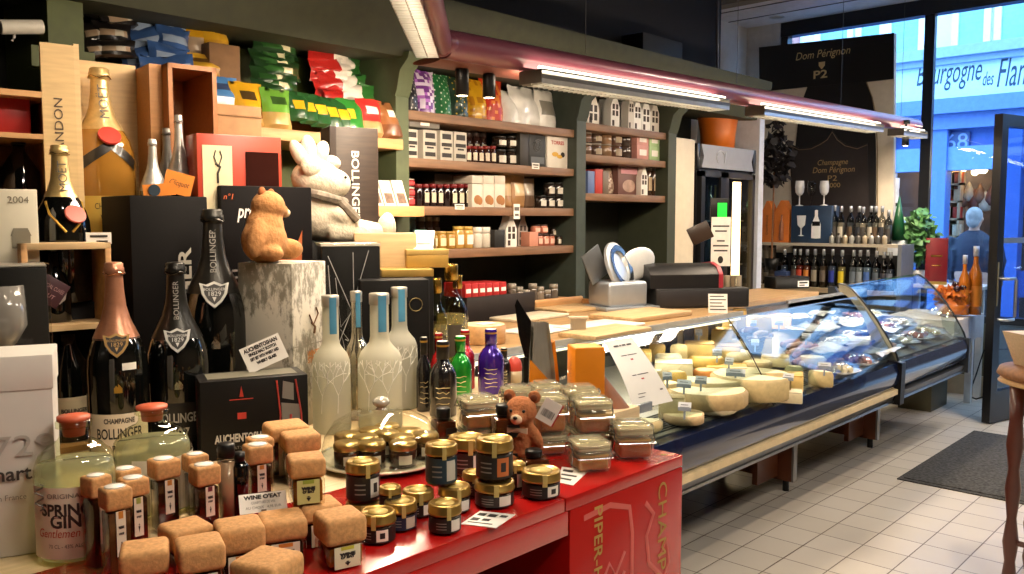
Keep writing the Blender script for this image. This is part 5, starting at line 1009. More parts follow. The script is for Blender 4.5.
# ================================================================ the gift table: back half
ZT = 1.0
solo('display_table', B().box(-.6, 1.9, 1.302, 2.7, .93, .999, .004).box(-.55, -.45, 1.32, 1.42, 0, .93).box(1.55, 1.65, 1.32, 1.42, 0, .93).box(-.55, -.45, 2.5, 2.6, 0, .93).box(1.55, 1.65, 2.5, 2.6, 0, .93), m('#cbb48c', .5, wood=True, var=.1), 'long pale wooden table carrying bottles and gift boxes behind the red stand', 'table')
def gbox(name, lab, cat, p, w, d, h, rz, mat, bev=.003, z=None):
    t = T(name, lab, cat, p, rz); pt('carton', B().box(-w / 2, w / 2, 0, d, 0, h, bev), mat, t); return t
def champ(lab, u, vt, w, z, y, foil, body='#070807', foilk=.62, shield=None, neck=None, white=None, medal=None, rz=None, name='champagne_bottle', cat='bottle', extra=None, labmat=None, gold=False, h=None):
    q = AT(u, vt, y=y); p = Vector((q.x, y, z)); H = h or (q.z - z); R = w * mpp(p) / 2
    p.z = q.z - H
    t = T(name, lab, cat, p, face(p) if rz is None else rz)
    pr = [(0, 0), (R * .93, 0), (R, R * .08), (R, H * .46), (R * .97, H * .52), (R * .86, H * .585), (R * .66, H * .65), (R * .46, H * .715), (R * .345, H * .78), (R * .29, H * .86), (R * .27, H * .925)]
    gm = DARKGL if body == '#070807' else m(body, .08, coat=.6, var=.05)
    pt('glass', B().lathe(pr, 32), gm, t)
    def rad(z):
        for (a, b), (c, d) in zip(pr[1:], pr[2:]):
            if b <= z <= d: return a + (c - a) * (z - b) / max(1e-6, d - b)
        return R * .27
    fz = H * foilk; fp = [(rad(fz) * 1.012, fz)] + [(a * 1.012 + .0006, b) for a, b in pr if b > fz + .002] + [(R * .275, H * .935), (R * .33, H * .94), (R * .335, H * .97), (R * .30, H * .975), (R * .305, H * .992), (R * .24, H), (0, H)]
    fm = m(foil, .32, .55, var=.12, scale=60, bump=.12)
    fo = pt('foil', B().lathe(fp, 28), fm, t)
    pt('wire_cap', B().tube([(R * .345 * cos(a), R * .345 * sin(a), H * .945 + R * .04 * sin(a * 4)) for a in [2 * PI * k / 24 for k in range(24)]], R * .02, 5, closed=True), m(foil, .25, .9), fo)
    if neck: 
        s, c, sz = neck; zz = H * .80
        o_ = txt(s, sz, m(c, .4), t, (0, 0, zz), spin=PI / 2); sl = (rad(H * .70) - rad(H * .89)) / (H * .19); o_.location = (0, -rad(zz) * 1.05 - .004, zz); o_.rotation_euler = (-math.atan(sl), 0, 0)
    if shield:
        edge, inner = shield; zc = H * .60; rs = rad(zc) * 1.03; s = R * .42
        def sp(k): return [(-s * k, s * .85 * k), (-s * .55 * k, s * .7 * k), (0, s * .95 * k), (s * .55 * k, s * .7 * k), (s * k, s * .85 * k), (s * .85 * k, 0), (s * .5 * k, -s * .6 * k), (0, -s * 1.05 * k), (-s * .5 * k, -s * .6 * k), (-s * .85 * k, 0)]
        slope = (rad(zc - .02) - rad(zc + .02)) / .04
        e = pt('neck_shield', B().prism(sp(1), 'y', -.002, .004), m(edge, .3, .6), t, (0, -rs - .002, zc)); e.rotation_euler = (-math.atan(slope), 0, 0)
        i = pt('shield_face', B().prism(sp(.78), 'y', -.003, .0), m(inner, .4), e)
        txt('BOLLINGER', R * .12, m(edge, .4, .3), e, (0, -.0035, s * .32)); txt('1829', R * .2, m(edge, .4, .3), e, (0, -.0035, -s * .02)); 
        pt('emblem', B().prism([(-s * .14, -s * .25), (s * .14, -s * .25), (0, -s * .6)], 'y', -.0036, -.003), m(edge, .4, .3), e)
        b = B().lathe([(rad(zc + s * .35) * 1.015, zc + s * .35), (rad(zc + s * .55) * 1.015, zc + s * .55)], 28); pt('neck_band', b, m(inner if not labmat else labmat, .4), t)
    if medal:
        zc = H * medal; pt('crest', B().lathe([(R * 1.006, zc - R * .11), (R * 1.006, zc + R * .06)], 5, a0=-PI / 2 - .13, a1=-PI / 2 + .13).prism([(-R * .12, zc + R * .06), (-R * .06, zc + R * .15), (0, zc + R * .08), (0, zc + R * .2), (R * .06, zc + R * .15), (R * .12, zc + R * .06)], 'y', -R * 1.01, -R * 1.0), GOLDP if gold else SILV, t)
    if white:
        z0, z1, c, lines = white
        lb_ = pt('label', B().lathe([(R * 1.008, H * z0), (R * 1.008, H * z1)], 16, a0=-PI / 2 - 1.1, a1=-PI / 2 + 1.1), m(c, .5), t)
        for s, sz, zz, cc, fit in lines: txt(s, sz, m(cc, .5), lb_, (0, 0, H * zz), bend=R * 1.014, fit=fit * R if fit else None, bold=.0006)
    if extra: extra(t, R, H, rad)
    return t, R, H, p
# three big bottles in front
def stick(t, R, H, rad): 
    pt('price_sticker', B().lathe([(R * 1.012, H * .475), (R * 1.012, H * .51)], 6, a0=-PI / 2 + .15, a1=-PI / 2 + .62), WHT, t)
champ('dark champagne bottle with rose-gold foil neck and cream label, left of the black-foiled bottles', 113.5, 262, 57, ZT, 1.80, '#b07a5e', foilk=.62, shield=('#b8935a', '#1a1412'), neck=None, medal=.38, gold=True, white=(.05, .26, '#d9cbb4', [('CHAMPAGNE', .014, .225, '#4a4038', 1.0), ('BOLLINGER', .03, .16, '#1d1816', 1.55), ('ROSÉ', .016, .09, '#4a4038', .5)]), extra=stick)
champ('black-foiled dark champagne bottle with silver shield and small numeral label, centre of three', 175, 262, 58, ZT, 1.80, '#23221f', foilk=.6, shield=('#c9c8c4', '#1c1b1a'), neck=('BOLLINGER', '#9a9792', .016), medal=.36, white=(.06, .27, '#0c0c0c', [('BOLLINGER', .028, .19, '#b9b6ae', 1.5), ('007', .03, .11, '#d8d4c8', .6)]))
champ('largest black champagne bottle with silver shield leaning toward the white carton', 212, 209, 64, 1.03, 1.92, '#2b2a27', foilk=.6, shield=('#a9a8a4', '#1c1b1a'), neck=('BOLLINGER', '#9a9792', .02), medal=.36, white=(.06, .2, '#0c0c0c', [('BOLLINGER', .03, .13, '#b9b6ae', 1.4)]))
solo('bottle_riser', B().box(-.09, .09, -.09, .09, 0, .029, .003), BLK, 'black riser block under the largest black champagne bottle', 'riser', (AT(212, 300, y=1.92).x, 1.92, ZT), -.4)
# white presentation carton, front left
p = Vector((.40, 1.385, ZT))
t = T('white_wine_carton', 'large white champagne presentation carton with grey script at the front corner of the table', 'gift box', p, -.38)
zt_ = ztop(p, 20, 357) - ZT
pt('carton', B().box(-.22, .055, 0, .12, 0, zt_, .002), m('#c9c4bd', .5, var=.03), t); pt('lid', B().box(-.222, .057, -.002, .122, zt_ - .05, zt_ + .002, .002), m('#d2cdc6', .5, var=.03), t)
txt('Ruinart', .03, m('#3a3836', .5), t, (-.02, -.003, .125), fit=.085, bold=.0005); txt('1729', .045, m('#b0aba4', .5), t, (.0, -.0028, .165), fit=.10); txt('Reims en France', .012, m('#77716a', .5), t, (-.02, -.003, .09), fit=.07)
pt('curl_line', B().tube([(-.145 + .02 * sin(k * .3), -.0025, .22 + .006 * k) for k in range(12)], .0012, 5), m('#77716a', .5), t)
# cellophane-wrapped glass set behind it
p, w, h = behind(-24, 42, 268, 1.66)
t = gbox('wrapped_glass_box', 'dark gift box with a glass inside, wrapped in clear film behind the white carton', 'gift box', p, w, .16, h, face(p), m('#151412', .5, spec=.25))
pt('film', B().box(-w / 2 - .004, w / 2 + .004, -.006, .165, .0, h + .006, .004).jit(.003, 25), glass('#f4f4f2', 1.5, .04, name='film'), t)
pt('top_card', B().box(-w / 2, w / 2, .0, .16, h + .001, h + .003), m('#8c8a84', .4), t)
def wineglass(t, x, y, z, s, nm='glass_picture'):
    pt(nm, B().lathe([(0, z), (.03 * s, z), (.03 * s, z + .003), (.005 * s, z + .01), (.004 * s, z + .075 * s), (.02 * s, z + .09 * s), (.036 * s, z + .12 * s), (.032 * s, z + .19 * s), (.030 * s, z + .19 * s)], 20), m('#7d7a74', .12, coat=.6), t, (x, y, 0))
wineglass(t, -.01, -.0, h - .22, 1.0)
# small wooden two-compartment crate
p, w, h = behind(26, 108, 243, 1.93); 
t = T('wooden_crate', 'open wooden crate of two compartments behind the rose-gold bottle', 'crate', p, -.12); wd = .17
cm_ = PINE
pt('side', B().box(-w / 2, -w / 2 + .012, 0, wd, 0, h, .001), cm_, t); pt('side', B().box(w / 2 - .012, w / 2, 0, wd, 0, h, .001), cm_, t); pt('top', B().box(-w / 2, w / 2, 0, wd, h - .014, h, .001), WOODL, t)
pt('shelf', B().box(-w / 2 + .012, w / 2 - .012, 0.002, wd, h * .585, h * .585 + .012), WOODL, t); pt('back', B().box(-w / 2, w / 2, wd, wd + .006, 0, h), m('#a5682e', .5, wood=True), t); pt('bottom', B().box(-w / 2 + .012, w / 2 - .012, 0, wd, 0, .012), cm_, t)
cr = p.copy(); crz = -.12
def incrate(x, y, z): return Vector((cr.x + x * cos(crz) - y * sin(crz), cr.y + x * sin(crz) + y * cos(crz), cr.z + z))
s = T('miniature_champagne', 'small dark champagne bottle with shield in the upper compartment of the crate', 'bottle', incrate(-.01, .08, h * .585 + .013), -.1)
pt('glass', B().lathe([(0, 0), (.03, 0), (.032, .004), (.032, .07), (.026, .09), (.012, .12), (.011, .15), (0, .15)], 20), DARKGL, s); pt('shield', B().prism([(-.017, .075), (.017, .075), (.012, .05), (0, .04), (-.012, .05)], 'y', -.035, -.033), m('#b9b6b0', .3, .6), s)
s2 = solo('neck_tag', B().box(-.03, .03, -.002, .0, -.028, .028, .001), m('#3a1a22', .5), 'purple printed tag tilted on the neck of the miniature champagne', 'tag', incrate(-.03, .03, h * .585 + .085), .0); s2.rotation_euler = (0, .6, -.1)
txt('SPECIAL CUVÉE', .012, m('#b08a8a', .5), s2, (0, -.0028, 0.008), fit=.05); txt('BRUT', .012, m('#b08a8a', .5), s2, (0, -.0028, -.01))
s = T('champagne_bottle', 'dark champagne bottle with cream label standing in the lower compartment of the crate', 'bottle', incrate(0.01, .075, .013), -.15)
pt('glass', B().lathe([(0, 0), (.043, 0), (.045, .004), (.045, .13), (.038, .17), (.018, .21), (.016, .235), (0, .235)], 24), DARKGL, s); lb2 = pt('label', B().lathe([(.0455, .03), (.0455, .10)], 14, a0=-PI / 2 - 1, a1=-PI / 2 + 1), m('#d2c6a8', .5), s); txt('BOLLINGER', .012, INK, lb2, (0, 0, .07), bend=.0462, fit=.055, bold=.0004); txt('SPECIAL CUVÉE', .008, INK, lb2, (0, 0, .05), bend=.0462, fit=.045)
# ---- raised back shelf with crates and jeroboam
ZS = 1.43
solo('back_plinth', B().box(.0, 1.34, 2.21, 2.62, 1.0, ZS - .03).box(-.02, 1.36, 2.205, 2.64, ZS - .03, ZS, .003), m('#4a3722', .6, wood=True), 'dark wooden plinth at the back of the table under the tall crates', 'plinth')
# gold bottle with neck text on riser (magnum)
def ext_moet(t, R, H, rad):
    zc = H * .56; pt('seal', B().lathe([(0, 0), (R * .40, 0), (R * .38, .004), (0, .005)], 24).rot(Matrix.Rotation(PI / 2, 3, 'X')), m('#b5493c', .4), t, (R * .25, -rad(zc) * 1.02, zc)).rotation_euler = (-.55, 0, .2)
    for a in (-.5, .55): pt('gold_sash', B().tube([(rad(H * zz) * 1.02 * sin(a * k), -rad(H * zz) * 1.02 * cos(a * k), H * zz) for k, zz in ((2.2, .64), (1.4, .56), (.7, .50), (.2, .45))], .003, 5), GOLDP, t)
pm, wm, hm_ = behind(37, 87, 145, 2.08)
champ('gold-necked dark champagne bottle with red seal standing behind the small wooden crate', 59, 145, 51, 1.315, 2.06, '#c9ae74', foilk=.67, neck=('MOËT', '#2a2014', .026), extra=ext_moet, rz=-.1)
solo('bottle_riser', B().box(-.08, .08, -.035, .04, 0, .314, .003), BLKM, 'black riser hidden behind the wooden crate under the gold-necked bottle', 'riser', (AT(62, 200, y=2.06).x, 2.06, ZT))
solo('price_tag', B().box(-.026, .026, -.001, .001, 0, .026), PAPER, 'white price tag standing at the corner of the small wooden crate', 'price tag', AT(99, 244, y=1.99), -.2)
pt('lettering', B().box(-.018, .018, -.0018, -.001, .015, .020).box(-.005, .018, -.0018, -.001, .004, .008), INK, bpy.data.objects['price_tag'])
# tall presentation box holding the amber jeroboam
yb = 2.34
p, w, h = behind(63, 137, 56, yb, ZS)
t = T('presentation_box', 'tall pale wooden presentation box open at the front around the huge gold-labelled bottle', 'gift box', (p.x, yb - .13, ZS), -.13)
pt('back', B().box(-w / 2, w / 2, .22, .23, 0, h), m('#c2a271', .5, wood=True, var=.1), t); pt('side', B().box(-w / 2 - .012, -w / 2, -.0, .23, 0, h), m('#c9ab7a', .5, wood=True, var=.1), t); pt('side', B().box(w / 2, w / 2 + .05, .1, .23, 0, h - .01), m('#b07a42', .5, wood=True), t); pt('base', B().box(-w / 2, w / 2, 0, .23, 0, .012), PINE, t)
fl = pt('open_door', B().box(-w / 2 - .085, -w / 2 - .012, .0, .012, 0, h - .005), m('#c4a674', .5, wood=True, var=.1), t); txt('MOËT & CHANDON', .028, m('#4a3a28', .5), fl, (-w / 2 - .05, -.002, h * .42), spin=PI / 2, fit=h * .62)
def ext_jero(t, R, H, rad):
    zc = H * .60; pt('seal', B().lathe([(0, 0), (R * .36, 0), (R * .34, .005), (0, .006)], 28).rot(Matrix.Rotation(PI / 2, 3, 'X')), m('#b5382e', .4), t, (0, -rad(zc) * 1.04, zc)).rotation_euler = (-.6, 0, 0)
    zz = H * .48
    for sg in (-1, 1):
        f = lambda a, z: (rad(z) * 1.03 * sin(a * sg), -rad(z) * 1.03 * cos(a), z)
        pt('sash', B().sheet([[f(-.15 + 1.1 * q / 6, H * (.60 - .13 * q / 6)) for q in range(7)], [f(-.15 + 1.0 * q / 6, H * (.54 - .13 * q / 6)) for q in range(7)]]), m('#17130f', .4, coat=.3), t)
    lb_ = pt('label', B().lathe([(R * 1.008, H * .03), (R * 1.008, H * .26)], 18, a0=-PI / 2 - .9, a1=-PI / 2 + .9), m('#c9ac55', .35, .3), t)
    txt('CHAMPAGNE', .022, INK, lb_, (0, 0, H * .20), bend=R * 1.013, fit=R * 1.1); pt('crown', B().prism([(-.025, 0), (.025, 0), (.032, .03), (.014, .014), (0, .038), (-.014, .014), (-.032, .03)], 'y', -R * 1.013, -R * 1.01), m('#5c4216', .5), lb_, (0, 0, H * .09))
champ('huge amber champagne bottle with gold foil and black sash in the pale wooden box', 99, 68, 60, ZS + .014, yb, '#cdb078', body='#8f6426', foilk=.64, neck=('MOËT', '#3a2c14', .034), extra=ext_jero, rz=-.1)
# left wooden crate + framed wine crate
p, w, h = behind(-30, 44, 92, 2.30, ZS)
t = T('wine_crate', 'wooden wine crate lying open at the left edge with a shelf and bottles inside', 'crate', (p.x, 2.24, ZS), -.1)
for nm, g in (('side', B().box(-w / 2, -w / 2 + .014, 0, .26, 0, h)), ('side', B().box(w / 2 - .014, w / 2, 0, .26, 0, h)), ('top', B().box(-w / 2, w / 2, 0, .26, h - .014, h)), ('shelf', B().box(-w / 2 + .014, w / 2 - .014, 0, .26, h * .70, h * .70 + .012)), ('back', B().box(-w / 2, w / 2, .26, .268, 0, h))): pt(nm, g, m('#8a5a30', .55, wood=True) if nm == 'back' else PINE, t)
q = AT(3, 135, y=2.34); solo('red_gift_box', B().box(-.05, .05, 0, .09, 0, .10, .004), m('#a51c18', .4), 'red gift box at the left edge on the upper shelf of the wine crate', 'gift box', (q.x, 2.3, ZS + h * .70 + .013), -.1)
q = AT(20, 150, y=2.36); s = T('wine_bottle', 'dark wine bottle lying deep inside the wine crate at the left edge', 'bottle', (q.x, 2.37, ZS + .001)); pt('glass', B().lathe([(0, 0), (.043, 0), (.045, .01), (.045, .19), (.015, .24), (.015, h * .68), (0, h * .68)], 22), DARKGL, s); pt('capsule', B().lathe([(.016, .27), (.017, h * .685), (0, h * .685)], 16), BLK, s)
p, w, h = behind(-20, 33, 189, 1.98, 1.24)
t = T('wine_label_box', 'cream wine box printed with a chateau and script in front of the wine crate', 'gift box', (p.x, 1.98, 1.24), face(p)); pt('carton', B().box(-w / 2, w / 2, 0, .05, 0, h, .002), m('#d0cbb8', .5, var=.04), t)
txt('2004', .02, m('#7d7666', .5), t, (w * .18, -.0012, h * .93)); txt('Château', .02, m('#5a5448', .5), t, (w * .2, -.0012, h * .5), shear=.3); txt("Lynch's-Lastours", .03, m('#3c362e', .5), t, (w * .02, -.0012, h * .4), shear=.3, fit=w * .9); pt('house_picture', B().box(w * .05, w * .36, -.0012, 0, h * .62, h * .70).prism([(w * .03, h * .70), (w * .38, h * .70), (w * .32, h * .75), (w * .08, h * .75)], 'y', -.0012, 0), m('#8a8474', .6), t)
for k in range(3): pt('print', B().box(-w * .1, w * .4, -.0012, 0, h * (.28 - .07 * k), h * (.295 - .07 * k)), m('#8a8474', .6), t)
solo('box_riser', B().box(-.12, .06, 0, .05, 0, .239, .003), BLKM, 'dark riser under the cream wine box at the left edge', 'riser', (p.x, 1.98, ZT), face(p))
# open brown crate (right of the jeroboam) with silver-foil bottles
p, w, h = behind(158, 206, 68, 2.30, ZS)
t = T('open_crate', 'open brown wooden crate with one short shelf behind the silver-foiled bottles', 'crate', (p.x, 2.24, ZS), -.1)
OB = m('#8f5a2c', .5, wood=True)
for nm, g in (('side', B().box(-w / 2, -w / 2 + .012, 0, .22, 0, h)), ('side', B().box(w / 2 - .012, w / 2, 0, .22, 0, h)), ('top', B().box(-w / 2, w / 2, 0, .22, h - .012, h)), ('back', B().box(-w / 2, w / 2, .22, .228, 0, h)), ('shelf', B().box(-w / 2 + .01, -w * .05, .08, .22, h * .64, h * .64 + .012))): pt(nm, g, PINE if nm == 'shelf' else OB, t)
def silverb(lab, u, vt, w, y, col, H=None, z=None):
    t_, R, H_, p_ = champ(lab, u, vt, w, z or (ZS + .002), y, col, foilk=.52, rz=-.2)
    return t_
silverb('slim silver-foiled bottle with an orange band standing on the black gift carton edge', 152, 139, 26, 2.13, '#c2c0bc')
silverb('silver-foiled bottle half behind the orange tag in the brown crate', 178, 115, 24, 2.2, '#b3b1ad')
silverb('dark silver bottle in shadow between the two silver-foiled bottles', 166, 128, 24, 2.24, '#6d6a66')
for i, (u, v, w_, h_, rz_, lab) in enumerate([(176, 194, .07, .055, .25, 'orange handwritten tag leaning by the silver-foiled bottles'), (160, 196, .075, .03, -.1, 'orange band label with dark round seal at the slim silver bottle')]):
    p = AT(u, v, y=2.09 - .02 * i); t = T('orange_tag', lab, 'tag', p, -.2); o = pt('card', B().box(-w_ / 2, w_ / 2, -.001, .001, 0, h_), m('#c8761e', .5), t); o.rotation_euler = (0, rz_, 0)
    if i == 0: txt('Clicquot', .02, m('#4a2a10', .5), o, (0, -.002, h_ * .5), shear=.4, fit=w_ * .7)
    else: pt('seal', B().lathe([(0, 0), (.014, 0), (.014, .003), (0, .003)], 18).rot(Matrix.Rotation(PI / 2, 3, 'X')), m('#22303c', .4), o, (-.012, -.001, h_ * .5))
# red whisky box with window
p, w, h = behind(192, 276, 136, 2.10, 1.30)
t = T('red_whisky_box', 'orange-red whisky gift box with cream stag label and dark window', 'gift box', (p.x, 2.07, 1.30), -.2); RB = m('#a53218', .4, coat=.3, var=.04)
pt('carton', B().box(-w / 2, w / 2, 0, .1, 0, h, .002), RB, t); pt('panel', B().box(-w * .44, -w * .10, -.002, 0, .02, h * .93), m('#cfc3a0', .5), t); pt('window', B().box(w * .06, w * .46, -.0025, 0, .03, h * .90), m('#2a0f0c', .1, coat=.6), t)
sg_ = B().tube([(-w * .27, -.003, h * .70), (-w * .27, -.003, h * .76), (-w * .24, -.003, h * .80), (-w * .29, -.003, h * .82)], .003, 5).tube([(-w * .27, -.003, h * .80), (-w * .31, -.003, h * .86), (-w * .29, -.003, h * .9)], .0016, 5).tube([(-w * .26, -.003, h * .80), (-w * .22, -.003, h * .86), (-w * .24, -.003, h * .9)], .0016, 5)
pt('stag_emblem', sg_, INK, t); pt('print', B().box(-w * .38, -w * .16, -.0028, -.002, h * .5, h * .52).box(-w * .36, -w * .18, -.0028, -.002, h * .44, h * .455), m('#8a7a5c', .5), t)
solo('box_riser', B().box(-.14, .14, 0, .04, 0, .299, .003), BLKM, 'dark riser under the orange-red whisky box', 'riser', (p.x, 2.09, ZT), -.2)
solo('card_carton', B().box(-.11, .11, 0, .12, 0, ztop((1.2, 2.48, 1), 226, 101) - ZS, .003).box(-.112, .112, -.004, .0, ztop((1.2, 2.48, 1), 226, 101) - ZS - .035, ztop((1.2, 2.48, 1), 226, 101) - ZS - .03), m('#8a6540', .75, var=.14), 'brown cardboard carton behind the orange-red whisky box', 'box', (AT(228, 110, y=2.48).x, 2.48, ZS), -.1)
# black champagne carton
p, w, h = behind(132, 207, 196, 2.02)
t = gbox('black_champagne_carton', 'tall black champagne carton with upright silver lettering behind the two black bottles', 'gift box', p, w * 1.05, .18, h, -.03, m('#060404', .6, spec=.12)); txt('BOLLINGER', .045, m('#b5b0a6', .4), t, (w * .19, -.0015, h * .44), spin=PI / 2, fit=h * .66, bold=.001)
# projet box
p, w, h = behind(208, 299, 187, 2.10)
t = gbox('black_printed_box', 'black gift box with white handwritten lettering and orange shapes behind the tan plush bear', 'gift box', (p.x, 2.03, ZT), w, .10, h, -.2, m('#080506', .6, spec=.12)); txt('projet', .05, WHT, t, (-w * .17, -.0015, h * .885), shear=.25, fit=w * .34, bold=.001)
pt('print', B().prism([(w * .02, h * .66), (w * .09, h * .80), (w * .16, h * .70), (w * .30, h * .72), (w * .38, h * .80), (w * .36, h * .55), (w * .1, h * .5)], 'y', -.0018, -.0008), m('#a8562a', .5), t)
for k in range(3): pt('print', B().box(-w * .40, -w * (.18 + .05 * k), -.0015, 0, h * (.62 - .03 * k), h * (.63 - .03 * k)), m('#6d6662', .5), t)
txt('n°1', .02, m('#c05a2a', .5), t, (-w * .42, -.0015, h * .95), shear=.2)
# white mottled whisky carton
p = AT(276, 300, y=1.83); zt_ = ztop(p, 286, 262); h = zt_ - ZT
def mott():
    a = m('#d2ccbd', .5, var=.06).copy(); a.name = 'birch_print'; nt = a.node_tree; b = nt.nodes['Principled BSDF']; tc = nt.nodes['Texture Coordinate']
    n = nt.nodes.new('ShaderNodeTexNoise'); n.inputs['Scale'].default_value = 60; n.inputs['Detail'].default_value = 6; n.inputs['Roughness'].default_value = .75
    mp = nt.nodes.new('ShaderNodeMapping'); mp.inputs['Scale'].default_value = (1, 1, .45); nt.links.new(tc.outputs['Object'], mp.inputs[0]); nt.links.new(mp.outputs[0], n.inputs['Vector'])
    n2 = nt.nodes.new('ShaderNodeTexNoise'); n2.inputs['Scale'].default_value = 6; nt.links.new(tc.outputs['Object'], n2.inputs['Vector'])
    ad = nt.nodes.new('ShaderNodeMath'); ad.operation = 'MULTIPLY_ADD'; ad.inputs[1].default_value = .6; nt.links.new(n.outputs[0], ad.inputs[0]); m6 = nt.nodes.new('ShaderNodeMath'); m6.operation = 'MULTIPLY'; m6.inputs[1].default_value = .65; nt.links.new(n2.outputs[0], m6.inputs[0]); nt.links.new(m6.outputs[0], ad.inputs[2])
    r = nt.nodes.new('ShaderNodeValToRGB'); r.color_ramp.elements[0].position = .60; r.color_ramp.elements[1].position = .68
    r.color_ramp.elements[0].color = lin('#d4cebf') + [1]; r.color_ramp.elements[1].color = lin('#857f70') + [1]
    nt.links.new(ad.outputs[0], r.inputs[0]); nt.links.new(r.outputs[0], b.inputs['Base Color']); return a
t = T('white_whisky_carton', 'tall white mottled whisky carton with small orange print under the tan plush bear', 'gift box', (p.x + .01, 1.83, ZT), face(p) - .60)
pt('carton', B().box(-.075, .075, -.06, .09, 0, h, .002), mott(), t)
lid_z = h * .50; t2 = t
fr_ = pt('face_print', B().box(.0752, .0758, -.06, .09, lid_z - .001, lid_z + .001), m('#8a8274', .5), t)
o = txt('WINTER', .02, m('#b5763e', .5), t, (.0765, .03, h * .44), rz=PI / 2, fit=.065, bold=.0006); o = txt('STORM', .02, m('#b5763e', .5), t, (.0765, .03, h * .40), rz=PI / 2, fit=.06, bold=.0006)
pt('stag_emblem', B().tube([(.0765, .03, h * .56), (.0765, .035, h * .60), (.0765, .02, h * .63)], .003, 5).tube([(.0765, .03, h * .62), (.0765, .05, h * .68), (.0765, .04, h * .72)], .0018, 5).tube([(.0765, .025, h * .62), (.0765, .01, h * .68)], .0018, 5), m('#6a4a30', .5), t)
# tan plush bear, back turned
fz = ZT + h
fxp = Vector((p.x - .022, 1.84, fz)); ft_ = (ztop(fxp, 268, 186) - fz)
k = ft_ / .18
FXM = m('#aa7746', .9, var=.15, scale=90, bump=.35); 
t = T('plush_bear', 'seated tan plush bear with its back turned on the white mottled carton', 'plush toy', fxp, face(fxp) + 1.05); t.scale = (k,) * 3
b = B().ball((0, .0, .052), (.06, .052, .056)).ball((.004, 0, .085), (.048, .044, .045)).ball((.012, -.005, .132), (.043, .040, .038)).ball((.05, -.015, .122), (.022, .02, .018)).ball((-.052, -.01, .058), (.018, .022, .05), Matrix.Rotation(.35, 3, 'Y')).ball((.056, -.03, .03), (.026, .04, .026)).ball((-.03, -.035, .022), (.024, .03, .02))
remesh(b, .005, 'body', FXM, t, 5)
pt('ear', B().ball((-.006, .0, .164), (.012, .008, .014)), m('#8a4e22', .9, bump=.3), t); pt('ear', B().ball((.036, .0, .163), (.011, .008, .012)), m('#8a4e22', .9, bump=.3), t)
pt('muzzle', B().ball((.066, -.02, .117), (.012, .012, .011)), m('#d8c2a0', .9), t); pt('nose', B().ball((.076, -.023, .119), .005), BLK, t); pt('back_seam', B().tube([(.003 + .004 * sin(z * 20), .045 + .008 * sin(z * 25), z) for z in [.02 + .012 * i for i in range(9)]], .0012, 5), m('#5c3414', .9), t)
# big white plush
pz = AT(316, 238, y=2.22); pp_ = Vector((pz.x, 2.22, 1.44)); ph = ztop(pp_, 300, 140) - 1.44
kk = ph / .30
PW = m('#d2c8b2', .95, var=.08, scale=90, bump=.35)
t = T('white_plush', 'large cream plush toy with scarf sitting with its soles toward the shelves', 'plush toy', pp_, face(pp_) + .35); t.scale = (kk,) * 3
b = B().ball((.01, 0, .08), (.085, .075, .085)).ball((.0, -.005, .185), (.075, .068, .06)).ball((.05, -.03, .17), (.052, .045, .045)).ball((-.06, -.03, .09), (.03, .04, .055), Matrix.Rotation(.5, 3, 'Y')).ball((.06, -.06, .075), (.055, .032, .03), Matrix.Rotation(.3, 3, 'Y'))
b.tube([(.03, -.03, .03), (.10, -.05, .025), (.19, -.05, .02)], [.045, .04, .03], 12).tube([(.03, .02, .03), (.12, .02, .03), (.22, .02, .02)], [.045, .04, .03], 12)
remesh(b, .007, 'body', PW, t, 6)
for x, y, z, rx, rz_, a in ((-.055, -.02, .255, .022, .045, -.5), (-.02, -.005, .265, .026, .05, -.1), (.02, 0, .262, .024, .04, .35), (.055, 0, .235, .028, .022, .2), (-.03, -.055, .22, .034, .034, 0)):
    pt('ear_tuft', B().ball((x, y, z), (rx, .02, rz_), Matrix.Rotation(a, 3, 'Y')), PW, t)
pt('foot_sole', B().ball((.205, -.055, .035), (.024, .032, .042)), PW, t); pt('foot_sole', B().ball((.245, .015, .035), (.026, .034, .05)), PW, t)
pt('scarf', B().tube([(-.06, -.035, .145), (-.02, -.075, .135), (.035, -.08, .12), (.075, -.055, .115)], [.012, .014, .014, .012], 8).tube([(.05, -.078, .115), (.075, -.085, .085), (.10, -.085, .06)], [.013, .016, .014], 8), m('#6f675c', .9, var=.35, scale=70), t)
pt('nose', B().ball((.098, -.045, .175), .006), BLK, t); pt('eye', B().ball((.07, -.072, .188), .0045), BLK, t); pt('eye', B().ball((.098, -.02, .19), .0045), BLK, t)
# tall dark wood champagne case
p, w, h = behind(318, 362, 129, 2.42)
t = gbox('dark_wood_case', 'tall dark wood-grain champagne case with white upright lettering behind the cream plush', 'gift box', (p.x, 2.34, ZT), w * 1.1, .12, h, -.35, m('#33261d', .5, wood=True, var=.3)); txt('BOLLINGER', .036, m('#e6e0d2', .4), t, (w * .0, -.0015, h * .76), spin=-PI / 2, fit=.235, bold=.0008)
pt('edge', B().box(-w * .55 - .001, -w * .55 + .02, -.001, .12, 0, h), m('#2a1e17', .5, wood=True), t)
